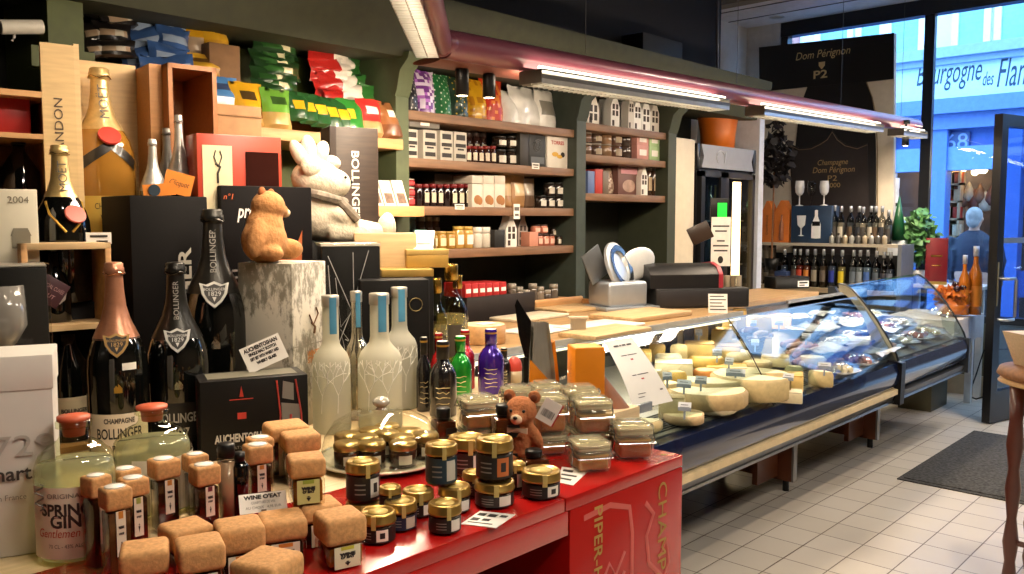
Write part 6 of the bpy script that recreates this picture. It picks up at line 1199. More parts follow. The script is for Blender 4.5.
# cellophane wrapped black box
p, w, h = behind(308, 368, 246, 1.98)
t = gbox('film_wrapped_carton', 'black carton wrapped in wrinkled clear film with pale lid under the cream plush', 'gift box', (p.x, 1.92, ZT), w * .95, .17, h, -.5, m('#0c0c0d', .5, spec=.25)); pt('lid', B().box(-w * .48, w * .48, -.002, .172, h + .001, h + .008), m('#c9c2b4', .4), t)
pt('film', B().box(-w * .5, w * .5, -.008, .178, 0, h + .012, .006).jit(.006, 22, 4), glass('#f6f6f4', 1.5, .05, name='film'), t)
b = B()
for i in range(7): b.tube([(random.uniform(-.4, .4) * w, -.011, h * random.uniform(.2, .98)) for _ in range(3)], .0012, 4)
pt('film_crease', b, m('#b9b9b6', .2, .2), t)
solo('plush_platform', B().box(-.15, .12, -.06, .12, 0, .437, .003), BLKM, 'black carton hidden beneath the cream plush toy', 'box', (pp_.x, 2.2, ZT), -.3)
# light wooden lid box, gold boxes
p, w, h = behind(352, 402, 233, 2.06)
t = T('pale_wood_box', 'pale wooden box with plain end panel standing right of the film-wrapped carton', 'gift box', (p.x, 2.02, ZT), -.62); hb = h
pt('body', B().box(-w * .6, w * .6, 0, .12, 0, h * .70, .002), m('#121110', .4), t); pt('lid', B().box(-w * .61, w * .61, -.002, .122, h * .70, h, .002), WOODL, t); pt('end_panel', B().box(w * .61, w * .615, 0, .12, h * .72, h * .98), m('#e2d3b4', .5), t)
txt('CUVÉE', .03, m('#8a7444', .4, .4), t, (w * .2, -.0015, h * .5)); txt('Brut', .03, m('#8a7444', .4, .4), t, (w * .2, -.0015, h * .38), shear=.3)
p, w, h = behind(379, 428, 269, 1.92)
t = T('black_gold_carton', 'black carton with a gold lid beneath the small gold box and tent card', 'gift box', (p.x, 1.90, ZT), -.55); pt('body', B().box(-w * .52, w * .52, 0, .13, 0, h - .02, .002), BLK, t); pt('lid', B().box(-w * .53, w * .53, -.002, .132, h - .022, h, .002), m('#b3924e', .35, .5), t)
txt('BRUT', .02, m('#b79a52', .4, .4), t, (0, -.0015, h * .55)); pt('crest', B().tube([(.02 * cos(a), -.002, h * .75 + .02 * sin(a)) for a in [k * PI / 6 for k in range(12)]], .0015, 4, closed=True), m('#b79a52', .4, .4), t)
zz = ZT + h
p2, w2, h2 = behind(400, 438, 249, 1.96, zz)
t = T('small_gold_box', 'small gold chocolate box on the black carton with gold lid', 'gift box', (p2.x, 1.92, zz), -.55); pt('base', B().box(-w2 * .55, w2 * .55, 0, .09, 0, h2 * .7, .002), m('#c59d50', .35, .45), t); pt('lid', B().box(-w2 * .56, w2 * .56, -.002, .092, h2 * .7, h2, .002), m('#d2b06a', .35, .4), t)
tc_ = AT(424, 256, y=1.97); s = T('tent_card', 'small folded white tent card standing on the small gold box', 'price card', (tc_.x + .0, 1.965, zz + h2), -.9); pt('fold', B().sheet([[(-.03, -.03, 0), (.03, -.03, 0)], [(-.03, 0, .055), (.03, 0, .055)], [(-.03, .03, 0), (.03, .03, 0)]]), PAPER, s); pt('lettering', B().sheet([[(-.02, -.0235, .013), (.02, -.0235, .013)], [(-.02, -.0195, .02), (.02, -.0195, .02)]]), m('#8a8278', .5), s)
# tall black gift box behind the vodka
p, w, h = behind(352, 420, 304, 1.84)
t = gbox('black_tall_carton', 'plain black carton with faint gold emblem behind the frosted bottles', 'gift box', (p.x, 1.80, ZT), w, .09, h * 1.25, -.55, m('#080707', .55, spec=.2)); pt('emblem', B().tube([(w * .3 + .018 * cos(a), -.0015, h * 1.0 + .018 * sin(a)) for a in [k * PI / 6 for k in range(12)]], .0012, 4, closed=True), m('#7d6a3c', .4, .4), t)
# ================================================================ red stand and everything on it
yr = .955; xe = 1.555; xd = 1.195
t = T('red_champagne_stand', 'glossy red champagne stand with open front and gold lettering on its end panel', 'display stand', (0, yr, 0))
RD = m('#a8120f', .25, coat=.5, var=.03); RDM = m('#9c1412', .3, coat=.4, var=.03)
pt('top', B().box(.10, .655, 0, .345, .975, 1.0, .002), RD, t); pt('top', B().box(.658, 1.16, .0, .345, .975, 1.0, .002), RD, t); pt('top', B().box(1.163, xe, 0, .345, .975, 1.0, .002), RD, t)
pt('front_rail', B().box(.10, 1.17, .0, .02, .93, .975, .001), RD, t)
ep = pt('end_panel', B().box(xd - .02, xe, 0, .345, 0, .975, .002), RD, t)
pt('back', B().box(.1, xd - .02, .32, .345, 0, .975), m('#1a0c0b', .6), t); pt('side', B().box(.10, .13, 0, .345, 0, .975), RD, t); pt('divider', B().box(.645, .668, 0, .32, 0, .975), RD, t); pt('floor', B().box(.13, xd - .02, .02, .32, .3, .32), m('#1c0d0c', .5), t)
GL2 = m('#b08a3c', .4, .3); o = txt('PIPER-HEIDSIECK', .036, GL2, ep, (xd + .062, -.0015, .80), spin=-PI / 2, fit=.33, bold=.0005); o = txt('CHAMPAGNE', .045, GL2, ep, (xe - .08, -.0015, .79), spin=-PI / 2, fit=.34)
PKM = m('#c2483f', .35, coat=.3, var=.03)
pt('emblem', B().tube([(xd + .02, -.001, .95), (xd + .10, -.001, .955), (xd + .165, -.001, .935), (xd + .175, -.001, .88), (xd + .175, -.001, .3)], .006, 5).tube([(xd + .02, -.001, .80 + .01), (xd + .05, -.001, .83), (xd + .07, -.001, .80), (xd + .10, -.001, .84), (xd + .12, -.001, .81), (xd + .15, -.001, .85)], .005, 5).tube([(xd + .01, -.001, .76), (xd + .05, -.001, .79), (xd + .07, -.001, .76), (xd + .10, -.001, .80), (xd + .12, -.001, .77), (xd + .15, -.001, .81)], .005, 5)
   .tube([(xd + .22, -.001, .93), (xd + .25, -.001, .90), (xd + .225, -.001, .86), (xd + .235, -.001, .80), (xd + .28, -.001, .76), (xd + .30, -.001, .70), (xd + .25, -.001, .66), (xd + .21, -.001, .70), (xd + .22, -.001, .76)], .006, 5).tube([(xd + .27, -.001, .80), (xd + .30, -.001, .83), (xd + .31, -.001, .78), (xd + .28, -.001, .74), (xd + .32, -.001, .70)], .005, 5), PKM, ep, (0, -.0008, 0)).scale = (1, .1, 1)
for i in range(3):
    solo('stored_carton', B().box(-.11, .11, 0, .2, 0, .22 + .05 * i, .004), m(['#1c1a19', '#15130f', '#221d1a'][i], .5), 'dark carton stored inside the open red stand, %s from the end panel' % ORD[2 - i], 'box', ([.38, .80, 1.04][i], yr + .1, .321), .02 * i, group='cartons inside the red stand')
# ---------------- square cork-capped jars
AMB = m('#5e2c10', .12, coat=.5, var=.2, scale=8); AMBD = m('#34170b', .12, coat=.5, var=.2, scale=8); AMBL = m('#8a4f16', .12, coat=.5, var=.25, scale=8)
JG = glass('#f1efe6', 1.47, .015, name='jar_glass')
def corkjar(lab, u0, u1, vt, vcap, vb, z=ZT, rz=.5, fill=AMBD, tag_='#dcd0bc', group='square cork-capped jars', tall=False, colr='#c27a2c', loc=None, w=None, band=None, turn=None):
    if loc is None:
        p, wpx, h = stand(u0, u1, vt, vb, z); w = wpx / (abs(cos(rz)) + abs(sin(rz))) * .97
        h -= w * .12
    else: p, h = loc
    capz = h - (vcap - vt) * .82 * mpp(p)
    j = T('cork_capped_jar', lab, 'jar', p, face(p) + rz, group); s = w / 2; b_ = s * .93
    pt('glass', B().box(-b_, b_, -b_, b_, 0, capz, b_ * .14, 2), JG, j)
    pt('filling', B().box(-b_ * .86, b_ * .86, -b_ * .86, b_ * .86, b_ * .18, capz - .004, b_ * .1, 2), fill, j)
    pt('cork_cap', B().box(-s, s, -s, s, capz, h, min(s * .25, (h - capz) * .35), 3), CORK, j)
    if tall:
        pt('cap_sticker', B().lathe([(0, h + .0005), (s * .78, h + .0005), (s * .78, h + .0002)], 24), PAPER, j); pt('sticker_ring', B().tube([(s * .74 * cos(a), s * .74 * sin(a), h + .0008) for a in [2 * PI * q / 28 for q in range(28)]], .0007, 4, closed=True), m('#a8a090', .5), j)
        lw = b_ * .38; lz0, lz1 = capz * .36, capz * .99
    else: lw = b_ * .66; lz0, lz1 = capz * .10, capz * .97
    for r in ([0] if turn is None else turn):
        hold = bpy.data.objects.new('label', None)
        lbm = pt('label', B().box(-lw, lw, -b_ - .0012, -b_ - .0002, lz0, lz1), m(tag_, .5, var=.03), j, rz=r)
        hh = lz1 - lz0
        pt('colour_band', B().box(-lw * .5, lw * .5, -b_ - .0016, -b_ - .001, lz1 - hh * .16, lz1), m(band or colr, .5), lbm)
        txt('WINE', min(lw * .62, hh * .17), INK, lbm, (0, -b_ - .0017, lz1 - hh * .36), bold=.0007, fit=lw * 1.25); txt("O' EAT", min(lw * .5, hh * .14), INK, lbm, (0, -b_ - .0017, lz1 - hh * .50), bold=.0005, fit=lw * 1.1)
        pt('grape_mark', B().prism([(-lw * .22, lz0 + hh * .26), (lw * .22, lz0 + hh * .26), (0, lz0 + hh * .10)], 'y', -b_ - .0017, -b_ - .0012).box(-lw * .1, lw * .1, -b_ - .0017, -b_ - .0012, lz0 + hh * .28, lz0 + hh * .32), INK, lbm)
    return j, p, h
ZR = ZT
G1 = 'tall square cork-capped jars'
corkjar('tall square cork-capped jar nearest the gin bottle, at the left of its cluster', 84, 115, 472, 497, 572, rz=.55, tall=True, group=G1)
corkjar('tall square cork-capped jar at the back of the cluster before the gin bottle', 112, 144, 465, 482, 545, rz=.5, tall=True, group=G1)
corkjar('tall square cork-capped jar with full label, frontmost of the cluster by the gin bottle', 101.5, 135.5, 483, 509, 584, rz=.35, tall=True, fill=m('#5a3a22', .15, coat=.5, var=.2), group=G1)
corkjar('tall square cork-capped jar with pale green-banded label, right in the cluster by the gin bottle', 120, 152, 474, 495, 560, rz=.35, tall=True, band='#9aa04a', group=G1)
corkjar('tall square cork-capped jar with rounded strip label, left of the middle pair', 149, 183, 455, 478, 535, rz=.4, tall=True, fill=AMBD, group=G1)
corkjar('tall square cork-capped jar half hidden at the back of the middle group', 183, 211, 451, 472, 520, rz=.4, tall=True, fill=AMBD, group=G1)
corkjar('tall square cork-capped jar with white strip label, right of the middle group', 189.5, 223, 461, 485, 535, rz=.4, tall=True, fill=AMBD, band='#6a1f2a', group=G1)
corkjar('tall square cork-capped jar behind the white price card', 243, 275, 441, 463, 508, rz=.3, tall=True, fill=AMBD, group=G1)
corkjar('tall square cork-capped jar hidden behind the one at the price card', 246, 276, 434, 446, 490, rz=.3, tall=True, fill=AMBD, group=G1)
G2 = 'low square cork-capped jars'
corkjar('low cork-capped jar at the back, left of the dome', 262, 312, 418, 436, 480, rz=.25, group=G2)
_, pA, hA = corkjar('low cork-capped jar carrying nothing, before the dome', 278, 323, 427, 449, 486, rz=.25, group=G2, tag_='#d8d0b8')
j, pB_, hB = corkjar('low cork-capped jar under the green-labelled jar, behind the amber one', 292, 345, 496, 516, 551, rz=.3, group=G2)
lz = pB_.z + hB
pp2, w2_, h2_ = stand(286, 328, 452, 513, lz, .5); pp2 = Vector((pB_.x - .012, pB_.y + .012, lz)); hh2 = ztop(pp2, 306, 455) - lz
corkjar('cork-capped jar with green label stacked on top of the low jars behind the price card', 0, 0, 454, 478, 0, rz=.12, fill=AMBL, tag_='#c3bf7e', loc=(pp2, hh2), w=.055, band='#8a9a3a', group=G2)
corkjar('low cork-capped jar behind the two front corks, near the tall jars', 159, 216, 518, 546, 590, rz=.4, group=G2)
corkjar('low cork-capped jar at the front left edge of the red stand', 122, 171, 539, 570, 612, rz=-.05, group=G2)
corkjar('low cork-capped jar second along the front edge', 176, 227, 534, 567, 610, rz=.12, group=G2, band='#c2762c')
corkjar('low cork-capped jar with orange-banded label behind the front row', 214, 267, 516, 548, 588, rz=.15, group=G2, band='#c2762c')
corkjar('low cork-capped jar with orange band left of the big amber one', 257, 309, 509, 535, 572, rz=.15, group=G2, band='#c2762c')
corkjar('big amber cork-capped jar with green label at the front of the red stand', 312, 369, 507, 540, 574, rz=.35, fill=AMBL, band='#b9b23c', tag_='#d8d2b4', group=G2)
corkjar('cork-capped jar nearest the viewer at the bottom edge of the picture', 229, 308, 549, 582, 625, rz=.9, group=G2)
# slim bottle with black cap and dark neighbour
p, w, h = stand(219, 237, 443, 522); t = T('slim_bottle', 'slim clear bottle with black cap among the cork-capped jars', 'bottle', p); r = w / 2
pt('glass', B().lathe([(0, 0), (r, 0), (r, h * .8), (r * .7, h * .84), (r * .7, h * .86)], 20), JG, t); pt('filling', B().lathe([(0, .003), (r * .9, .003), (r * .9, h * .76), (0, h * .76)], 20), m('#a58a74', .2, coat=.4), t); pt('cap', B().cyl(r * .95, h * .82, h, 20, bev=.002), BLK, t)
p, w, h = stand(232, 250, 452, 520); t = T('dark_slim_bottle', 'slim dark bottle just behind the black-capped clear bottle', 'bottle', p); r = w / 2
pt('glass', B().lathe([(0, 0), (r, 0), (r, h * .8), (r * .5, h * .88), (0, h * .88)], 20), DARKGL, t); pt('cap', B().cyl(r * .6, h * .86, h, 16), BLK, t)
def card(lab, pts, lines, z=ZT, thick=.0012, name='price_card', cat='price card', mat=PAPER):
    P = [AT(u, v, z=z + .001) for u, v in pts]; c = sum(P, Vector()) / 4; t = T(name, lab, cat, (c.x, c.y, z + .0004)); q = [(a.x - c.x, a.y - c.y) for a in P]
    pt('sheet', B().prism(q, 'z', 0, thick), mat, t)
    b = B()
    for a0, a1, s0, s1 in lines:                            # in unit coordinates of the quad: x along top edge, y down
        def w_(x, y): 
            A = Vector(q[0]).lerp(Vector(q[1]), x); Bq = Vector(q[3]).lerp(Vector(q[2]), x); k = A.lerp(Bq, y); return (k.x, k.y, thick + .0004)
        b.sheet([[w_(a0, s0), w_(a1, s0)], [w_(a0, s1), w_(a1, s1)]])
    pt('lettering', b, INK, t); return t
# standing WINE O'EAT card
p = AT(264, 512, z=ZT + .045); t = T('standing_price_card', 'white price card tilted before the cork-capped jars, left of the green-labelled jar', 'price card', p, face(p) + .1); w = 46 * mpp(p)
o = pt('card', B().box(-w / 2, w / 2, -.0006, .0006, 0, .032), PAPER, t); o.rotation_euler = (-.7, 0, 0); txt("WINE O'EAT", .009, INK, o, (-.0, -.0012, .025), fit=w * .8, bold=.0005); txt('CONFITURE DE VIN', .006, m('#5a5652', .5), o, (0, -.0012, .016), fit=w * .5); txt('AU CHOIX   4,95 EUR', .006, m('#5a5652', .5), o, (0, -.0012, .008), fit=w * .75)
pt('prop', B().box(-.004, .004, .0, .012, -.045, .004), m('#8a8378', .4), t)
card('white price card with dark print and a green edge before the gold-lidded jars', [(480, 511), (515, 515), (496, 528), (461, 524)], [(.08, .3, .15, .35), (.38, .62, .15, .35), (.7, .9, .15, .3), (.08, .3, .5, .7), (.38, .6, .5, .66), (.1, .8, .8, .86)])
card('white price card lying before the clip jars on the red stand', [(562, 467), (589, 470.5), (573, 485.5), (556, 482)], [(.1, .5, .15, .3), (.1, .8, .45, .55), (.1, .7, .7, .8)])
# ---------------- gold-lidded pate jars
PG = glass('#eeeae0', 1.47, .015, name='jar_glass')
def pate(lab, u0, u1, vt, vlid, vb, z=ZT, col='#3a2418', lab_='#1a1716', accent='#d9d4c8', p=None, w=None, group='gold-lidded pate jars', style=0, turn=0, hfix=None):
    if p is None: p, w, h = stand(u0, u1, vt, vb, z); h -= w * .20
    else: h = hfix
    r = w / 2; j = T('pate_jar', lab, 'jar', p, face(p) + turn, group); lh = min(h * .36, r * .62)
    pt('glass', B().lathe([(0, 0), (r * .86, 0), (r * .94, .003), (r * .94, h - lh * 1.2), (r * .9, h - lh)], 28), PG, j)
    pt('filling', B().lathe([(0, .003), (r * .86, .003), (r * .88, .006), (r * .88, h - lh * 1.15), (0, h - lh * 1.15)], 24), m(col, .3, coat=.3, var=.3, scale=60), j)
    ld = pt('lid', B().lathe([(r * .9, h - lh), (r * .98, h - lh), (r, h - lh * .9), (r, h - lh * .75), (r * .97, h - lh * .7), (r * .97, h - lh * .2), (r * .92, h - .001), (r * .82, h), (r * .78, h - .002), (0, h - .002)], 32), m('#b3924e', .28, .85, var=.1), j)
    pt('lid_sticker', B().lathe([(0, h - .0012), (r * .56, h - .0012), (r * .55, h - .0019)], 20), m('#c8ae62', .45, .2), ld); pt('seal_strip', B().box(-r * .12, r * .12, -r * 1.005, -r * .9, h - lh * 1.3, h - .001), m('#cdb66e', .4, .3), ld)
    z0, z1 = h * .10, h - lh * 1.2
    lb3 = pt('label', B().lathe([(r * .955, z0), (r * .955, z1)], 22, a0=-PI / 2 - 2.2, a1=-PI / 2 + 2.2), m(lab_, .45, var=.05), j)
    pt('label_print', B().lathe([(r * .965, z0 + (z1 - z0) * .1), (r * .965, z1 - (z1 - z0) * .1)], 8, a0=-PI / 2 + .15, a1=-PI / 2 + .85), m(accent, .5), lb3)
    for q in range(3): pt('label_print', B().lathe([(r * .962, z0 + (z1 - z0) * (.25 + .2 * q)), (r * .962, z0 + (z1 - z0) * (.31 + .2 * q))], 6, a0=-PI / 2 - .8, a1=-PI / 2 - .15), m('#8a857c', .5), lb3)
    if style: pt('label_figure', B().lathe([(r * .969, z0 + (z1 - z0) * .3), (r * .969, z0 + (z1 - z0) * .7)], 6, a0=-PI / 2 + .35, a1=-PI / 2 + .65), INK, lb3)
    return j, p, w, h
j, p1, w1, h1 = pate('gold-lidded pate jar under another at the left of the group by the dome', 346, 381, 493, 510, 524, col='#5a3a22')
pate('gold-lidded pate jar stacked on top beside the dome, with white label', 0, 0, 0, 0, 0, p=Vector((p1.x, p1.y, p1.z + h1)), w=w1, hfix=ztop(p1, 363, 460) - p1.z - h1, style=1, turn=.3)
pate('gold-lidded pate jar half hidden behind the front row, beside the stacked pair', 379, 402, 481, 496, 528)
pate('gold-lidded pate jar with white picture label, nearest the big amber jar', 360, 396.5, 503, 518, 547, style=1, col='#4a2c1a', accent='#e2dcd0', turn=-.25)
pate('gold-lidded pate jar with dark blue label, second from the amber jar', 384, 417.5, 493, 508, 534, lab_='#1c2840', accent='#b8b2a4', turn=.2)
pate('gold-lidded pate jar behind the dark-blue one with white label', 402, 434.5, 482, 495, 520, turn=.2)
pate('gold-lidded pate jar standing frontmost beside the green-edged price card', 428, 462, 495, 511, 537, turn=.25)
j, p2, w2, h2 = pate('gold-lidded pate jar at the base of the blue-labelled stack', 438, 471, 478, 495, 516, turn=.3, accent='#d0ccc4')
pate('gold-lidded pate jar with teal-blue label on top of the left tall stack', 0, 0, 0, 0, 0, p=Vector((p2.x - .012, p2.y + .02, p2.z + h2)), w=w2, hfix=ztop(p2, 454, 443.5) - p2.z - h2, lab_='#16303c', turn=.2, accent='#b9b6a8')
j, p3, w3, h3 = pate('gold-lidded pate jar with barcode label at the base of the right stack', 474, 515, 471, 488, 511, col='#6a4428', lab_='#2a2422', turn=.1)
pate('gold-lidded pate jar with orange label on top of the barcode jar', 0, 0, 0, 0, 0, p=Vector((p3.x + .004, p3.y + .004, p3.z + h3)), w=w3 * .95, hfix=ztop(p3, 496, 438) - p3.z - h3, accent='#b5622c', turn=.0, style=1)
pate('gold-lidded pate jar alone at the front right with small white label', 521, 561, 461, 479, 502, turn=.2, style=1, accent='#dcd6ca')
pate('gold-lidded pate jar hidden between the right stack and the lone front jar', 505, 526, 458, 472, 492)
j, p4, w4, h4 = pate('gold-lidded pate jar at the base behind the blue-labelled stack', 462, 486, 466, 478, 498)
pate('wide gold-lidded pate jar at the back of the stacks before the clip jars', 448, 486, 428, 443, 478, col='#6a3a20', lab_='#241d1a', turn=.2)
# ---------------- square cognac-jelly bottles with black lids
def jelly(lab, u0, u1, vt, vb, z=ZT, p=None):
    if p is None: p, w, h = stand(u0, u1, vt, vb, z)
    w = w / 1.25; h -= w * .15; j = T('jelly_jar', lab, 'jar', p, face(p) + .35, 'small square jars with black lids'); b_ = w / 2
    pt('glass', B().box(-b_, b_, -b_, b_, 0, h * .70, b_ * .2, 2), JG, j); pt('filling', B().box(-b_ * .88, b_ * .88, -b_ * .88, b_ * .88, .003, h * .66, b_ * .15, 2), m('#4a1f0c', .12, coat=.5, var=.2), j)
    pt('lid', B().cyl(b_ * .62, h * .72, h, 22, bev=.002).cyl(b_ * .55, h * .69, h * .73, 18), BLK, j); pt('label', B().box(-b_ * .1, b_ * .85, -b_ - .001, -b_ - .0002, h * .15, h * .5), m('#181210', .4), j)
    pt('label_print', B().box(.0, b_ * .75, -b_ - .0016, -b_ - .001, h * .3, h * .34).box(.0, b_ * .6, -b_ - .0016, -b_ - .001, h * .22, h * .25), GOLDP, j); return j, p, w, h
jelly('small square jar with black lid between the dome and the back pate jar', 429, 458, 404, 448)
jelly('small square jar with black lid in front of the small teddy', 516, 551, 445, 478)
jj, pj, wj, hj = jelly('small square jar under the raised black-lidded one beside the teddy', 487, 521, 436, 466)
pj2 = Vector((pj.x, pj.y, pj.z + hj)); jq = T('jelly_jar', 'small square jar with black lid raised on another beside the small teddy', 'jar', pj2, face(pj2) + .35, 'small square jars with black lids'); hq = ztop(pj2, 504, 404) - pj2.z; b_ = wj / 2
pt('glass', B().box(-b_, b_, -b_, b_, 0, hq * .70, b_ * .2, 2), JG, jq); pt('filling', B().box(-b_ * .88, b_ * .88, -b_ * .88, b_ * .88, .003, hq * .66, b_ * .15, 2), m('#5a260e', .12, coat=.5, var=.2), jq); pt('lid', B().cyl(b_ * .62, hq * .72, hq, 22, bev=.002).cyl(b_ * .55, hq * .69, hq * .73, 18), BLK, jq); pt('label', B().box(-b_ * .1, b_ * .85, -b_ - .001, -b_ - .0002, hq * .15, hq * .5), m('#181210', .4), jq)
# ---------------- clip-top jars
CG = glass('#f6f5ee', 1.6, .02, .14, name='clip_glass')
def clip(lab, u0, u1, vt, vb, z=ZT, col='#b5763a', p=None, w=None, h=None, rz=.3, grp='clip-top glass jars'):
    if p is None:
        p, w, h = stand(u0, u1, vt, vb, z); w /= 1.18; h -= w * .2
    j = T('clip_top_jar', lab, 'jar', p, face(p) + rz, grp); b_ = w / 2; bz = h * .74
    pt('glass', B().box(-b_, b_, -b_, b_, 0, bz, b_ * .28, 3).box(-b_ * .97, b_ * .97, -b_ * .97, b_ * .97, bz - .004, bz + .002, b_ * .25, 2), CG, j)
    pt('filling', B().box(-b_ * .88, b_ * .88, -b_ * .88, b_ * .88, .004, bz * .66, b_ * .22, 3), m(col, .35, coat=.4, var=.14, scale=30), j); pt('fat_layer', B().box(-b_ * .88, b_ * .88, -b_ * .88, b_ * .88, bz * .66, bz * .78, b_ * .12, 2), m('#d8ab66', .3, coat=.4, var=.12), j)
    pt('seal', B().box(-b_ * .95, b_ * .95, -b_ * .95, b_ * .95, bz + .002, bz + .006, b_ * .2, 2), m('#d6cdb4', .5), j)
    pt('glass_lid', B().box(-b_, b_, -b_, b_, bz + .006, h * .93, b_ * .22, 3).box(-b_ * .72, b_ * .72, -b_ * .72, b_ * .72, h * .93, h, b_ * .15, 2), CG, j)
    b = B(); s = b_ * 1.08
    for y in (-1, 1): b.tube([(y * s, -b_ * .3, h * .2), (y * s, -b_ * .6, h * .55), (y * s, -b_ * .2, h * .9), (y * s, b_ * .5, h * .85), (y * s, b_ * .9, h * .6)], .0016, 6)
    b.tube([(-s, -b_ * .6, h * .55), (-s * .9, -b_ * 1.15, h * .5), (s * .9, -b_ * 1.15, h * .5), (s, -b_ * .6, h * .55)], .0016, 6).tube([(-s, b_ * .9, h * .6), (s, b_ * .9, h * .6)], .0016, 6)
    pt('wire_clip', b, SILV, j); return j, p, w, h
clip('clip-top glass jar at the front right corner of the red stand', 609, 653, 413, 462, col='#a5541c')
clip('clip-top glass jar with pale filling nearest the price card', 567, 610, 431, 475, col='#b98a4a', rz=.35)
_, pc1, wc1, hc1 = clip('clip-top glass jar at the base of the right-hand stack', 570, 612, 424, 456, col='#8a4a20')
clip('clip-top glass jar on top of the right-hand stack', 0, 0, 0, 0, p=Vector((pc1.x, pc1.y, pc1.z + hc1)), w=wc1, h=ztop(pc1, 591, 396) - pc1.z - hc1, col='#a5683a')
_, pc2, wc2, hc2 = clip('clip-top glass jar at the base of the stack behind the teddy', 527, 567, 424, 458, col='#a05a22')
clip('clip-top glass jar on top of the stack behind the teddy', 0, 0, 0, 0, p=Vector((pc2.x, pc2.y, pc2.z + hc2)), w=wc2, h=ztop(pc2, 547, 391) - pc2.z - hc2, col='#b06a2c')
_, pc3, wc3, hc3 = clip('clip-top glass jar under the mustard-coloured one at the left end', 457, 499, 420, 452, col='#8a5a22')
clip('clip-top jar of grainy mustard at the left end of the clip jars', 0, 0, 0, 0, p=Vector((pc3.x, pc3.y, pc3.z + hc3)), w=wc3, h=ztop(pc3, 478, 395) - pc3.z - hc3, col='#a5742a')
_, pc4, wc4, hc4 = clip('clip-top glass jar at the back, lower of the rear pair', 560, 600, 418, 447, col='#9a5a2a')
clip('clip-top glass jar at the back, upper of the rear pair', 0, 0, 0, 0, p=Vector((pc4.x, pc4.y, pc4.z + hc4)), w=wc4, h=ztop(pc4, 580, 384.5) - pc4.z - hc4, col='#a56a34')
_, pc5, wc5, hc5 = clip('clip-top glass jar in the rear row behind the mustard, lower one', 500, 536, 412, 440, col='#8f5626')
clip('clip-top glass jar in the rear row left of the silver packet, upper one', 0, 0, 0, 0, p=Vector((pc5.x, pc5.y, pc5.z + hc5)), w=wc5, h=ztop(pc5, 512, 385) - pc5.z - hc5, col='#b08040')
_, pc6, wc6, hc6 = clip('clip-top glass jar in the rear row before the silver packet, lower one', 528, 564, 410, 438, col='#8f5626')
clip('clip-top glass jar in the rear row before the silver packet, upper one', 0, 0, 0, 0, p=Vector((pc6.x, pc6.y, pc6.z + hc6)), w=wc6, h=ztop(pc6, 546, 381) - pc6.z - hc6, col='#c09a58')
# small teddy with price tag
p, w, h = stand(503, 540, 393, 466); 
TB = m('#a5653c', .95, var=.15, scale=120, bump=.4); k = h / .15
t = T('small_teddy', 'small brown teddy bear standing among the jars with a price tag', 'plush toy', p, face(p) - .25); t.scale = (k,) * 3
b = B().ball((0, 0, .045), (.034, .03, .045)).ball((0, -.006, .112), (.036, .033, .033)).ball((0, -.036, .103), (.017, .016, .014)).ball((-.034, -.012, .06), (.013, .014, .032), Matrix.Rotation(.5, 3, 'Y')).ball((.034, -.012, .06), (.013, .014, .032), Matrix.Rotation(-.5, 3, 'Y')).ball((-.02, -.02, .012), (.017, .026, .014)).ball((.02, -.02, .012), (.017, .026, .014))
remesh(b, .0045, 'body', TB, t, 4)
for s in (-1, 1):
    e = pt('ear', B().ball((s * .028, .004, .142), (.014, .007, .014)), TB, t); pt('inner_ear', B().ball((s * .028, -.003, .141), (.008, .003, .008)), m('#6d3a20', .9), e); pt('eye', B().ball((s * .014, -.036, .118), .0035), BLK, t)
pt('muzzle', B().ball((0, -.045, .102), (.013, .009, .011)), m('#d8c0a0', .95), t); pt('nose', B().ball((0, -.054, .107), (.005, .004, .004)), BLK, t); pt('bow', B().prism([(-.022, .07), (.022, .082), (.022, .07), (-.022, .082)], 'y', -.04, -.034), m('#c9b79a', .7), t)
tp_ = p.copy(); pr_ = AT(539, 421, y=p.y - .02); s = T('barcode_tag', 'white barcode tag with red edge tilted beside the teddy head', 'price tag', (pr_.x, p.y - .03, pr_.z), face(p) - .1); o = pt('card', B().box(-.018, .02, -.0006, .0006, -.0, .05), PAPER, s); o.rotation_euler = (0, .5, 0)
pt('red_edge', B().box(.02, .023, -.0006, .0006, 0, .05), RED, o); b = B()
for q in range(8): b.box(-.012 + q * .0035, -.012 + q * .0035 + .0012 + .0006 * (q % 3), -.0012, -.0006, .012, .028)
pt('barcode', b, INK, o); solo('tag_stem', B().tube([(0, 0, 0), (0, 0, pr_.z - ZT + .005)], .001, 5), SILV, 'thin wire stem holding the barcode tag beside the teddy', 'wire', (pr_.x, p.y - .026, ZT))
# ---------------- glass dome with small jars
p, w, h = stand(322, 442, 395, 478, ZT, .5); r = w / 2; h = ztop(p, 381, 396) - ZT
p.y -= 0; t = T('glass_dome', 'wide clear glass dome with round knob on a glass plate covering small jars', 'cloche', p)
DG = glass('#f6f6f0', 1.5, .01, name='dome_glass')
pt('dome', B().lathe([(r, .014), (r * .995, h * .18), (r * .93, h * .42), (r * .78, h * .62), (r * .52, h * .75), (r * .25, h * .80), (.012, h * .81)], 48), DG, t)
pt('dome_rim', B().tube([(r * cos(a), r * sin(a), .016) for a in [2 * PI * q / 48 for q in range(48)]], .004, 6, closed=True), DG, t)
pt('knob', B().ball((0, 0, h * .91), (.018, .018, h * .085)).lathe([(.012, h * .80), (.008, h * .83), (.012, h * .86)], 16), m('#c8c4b4', .08, .3, coat=.8), t)
pt('plate', B().lathe([(0, 0), (r * .8, 0), (r * 1.06, .010), (r * 1.06, .014), (r * .8, .006), (0, .006)], 48), m('#cfcab4', .12, coat=.6), t)
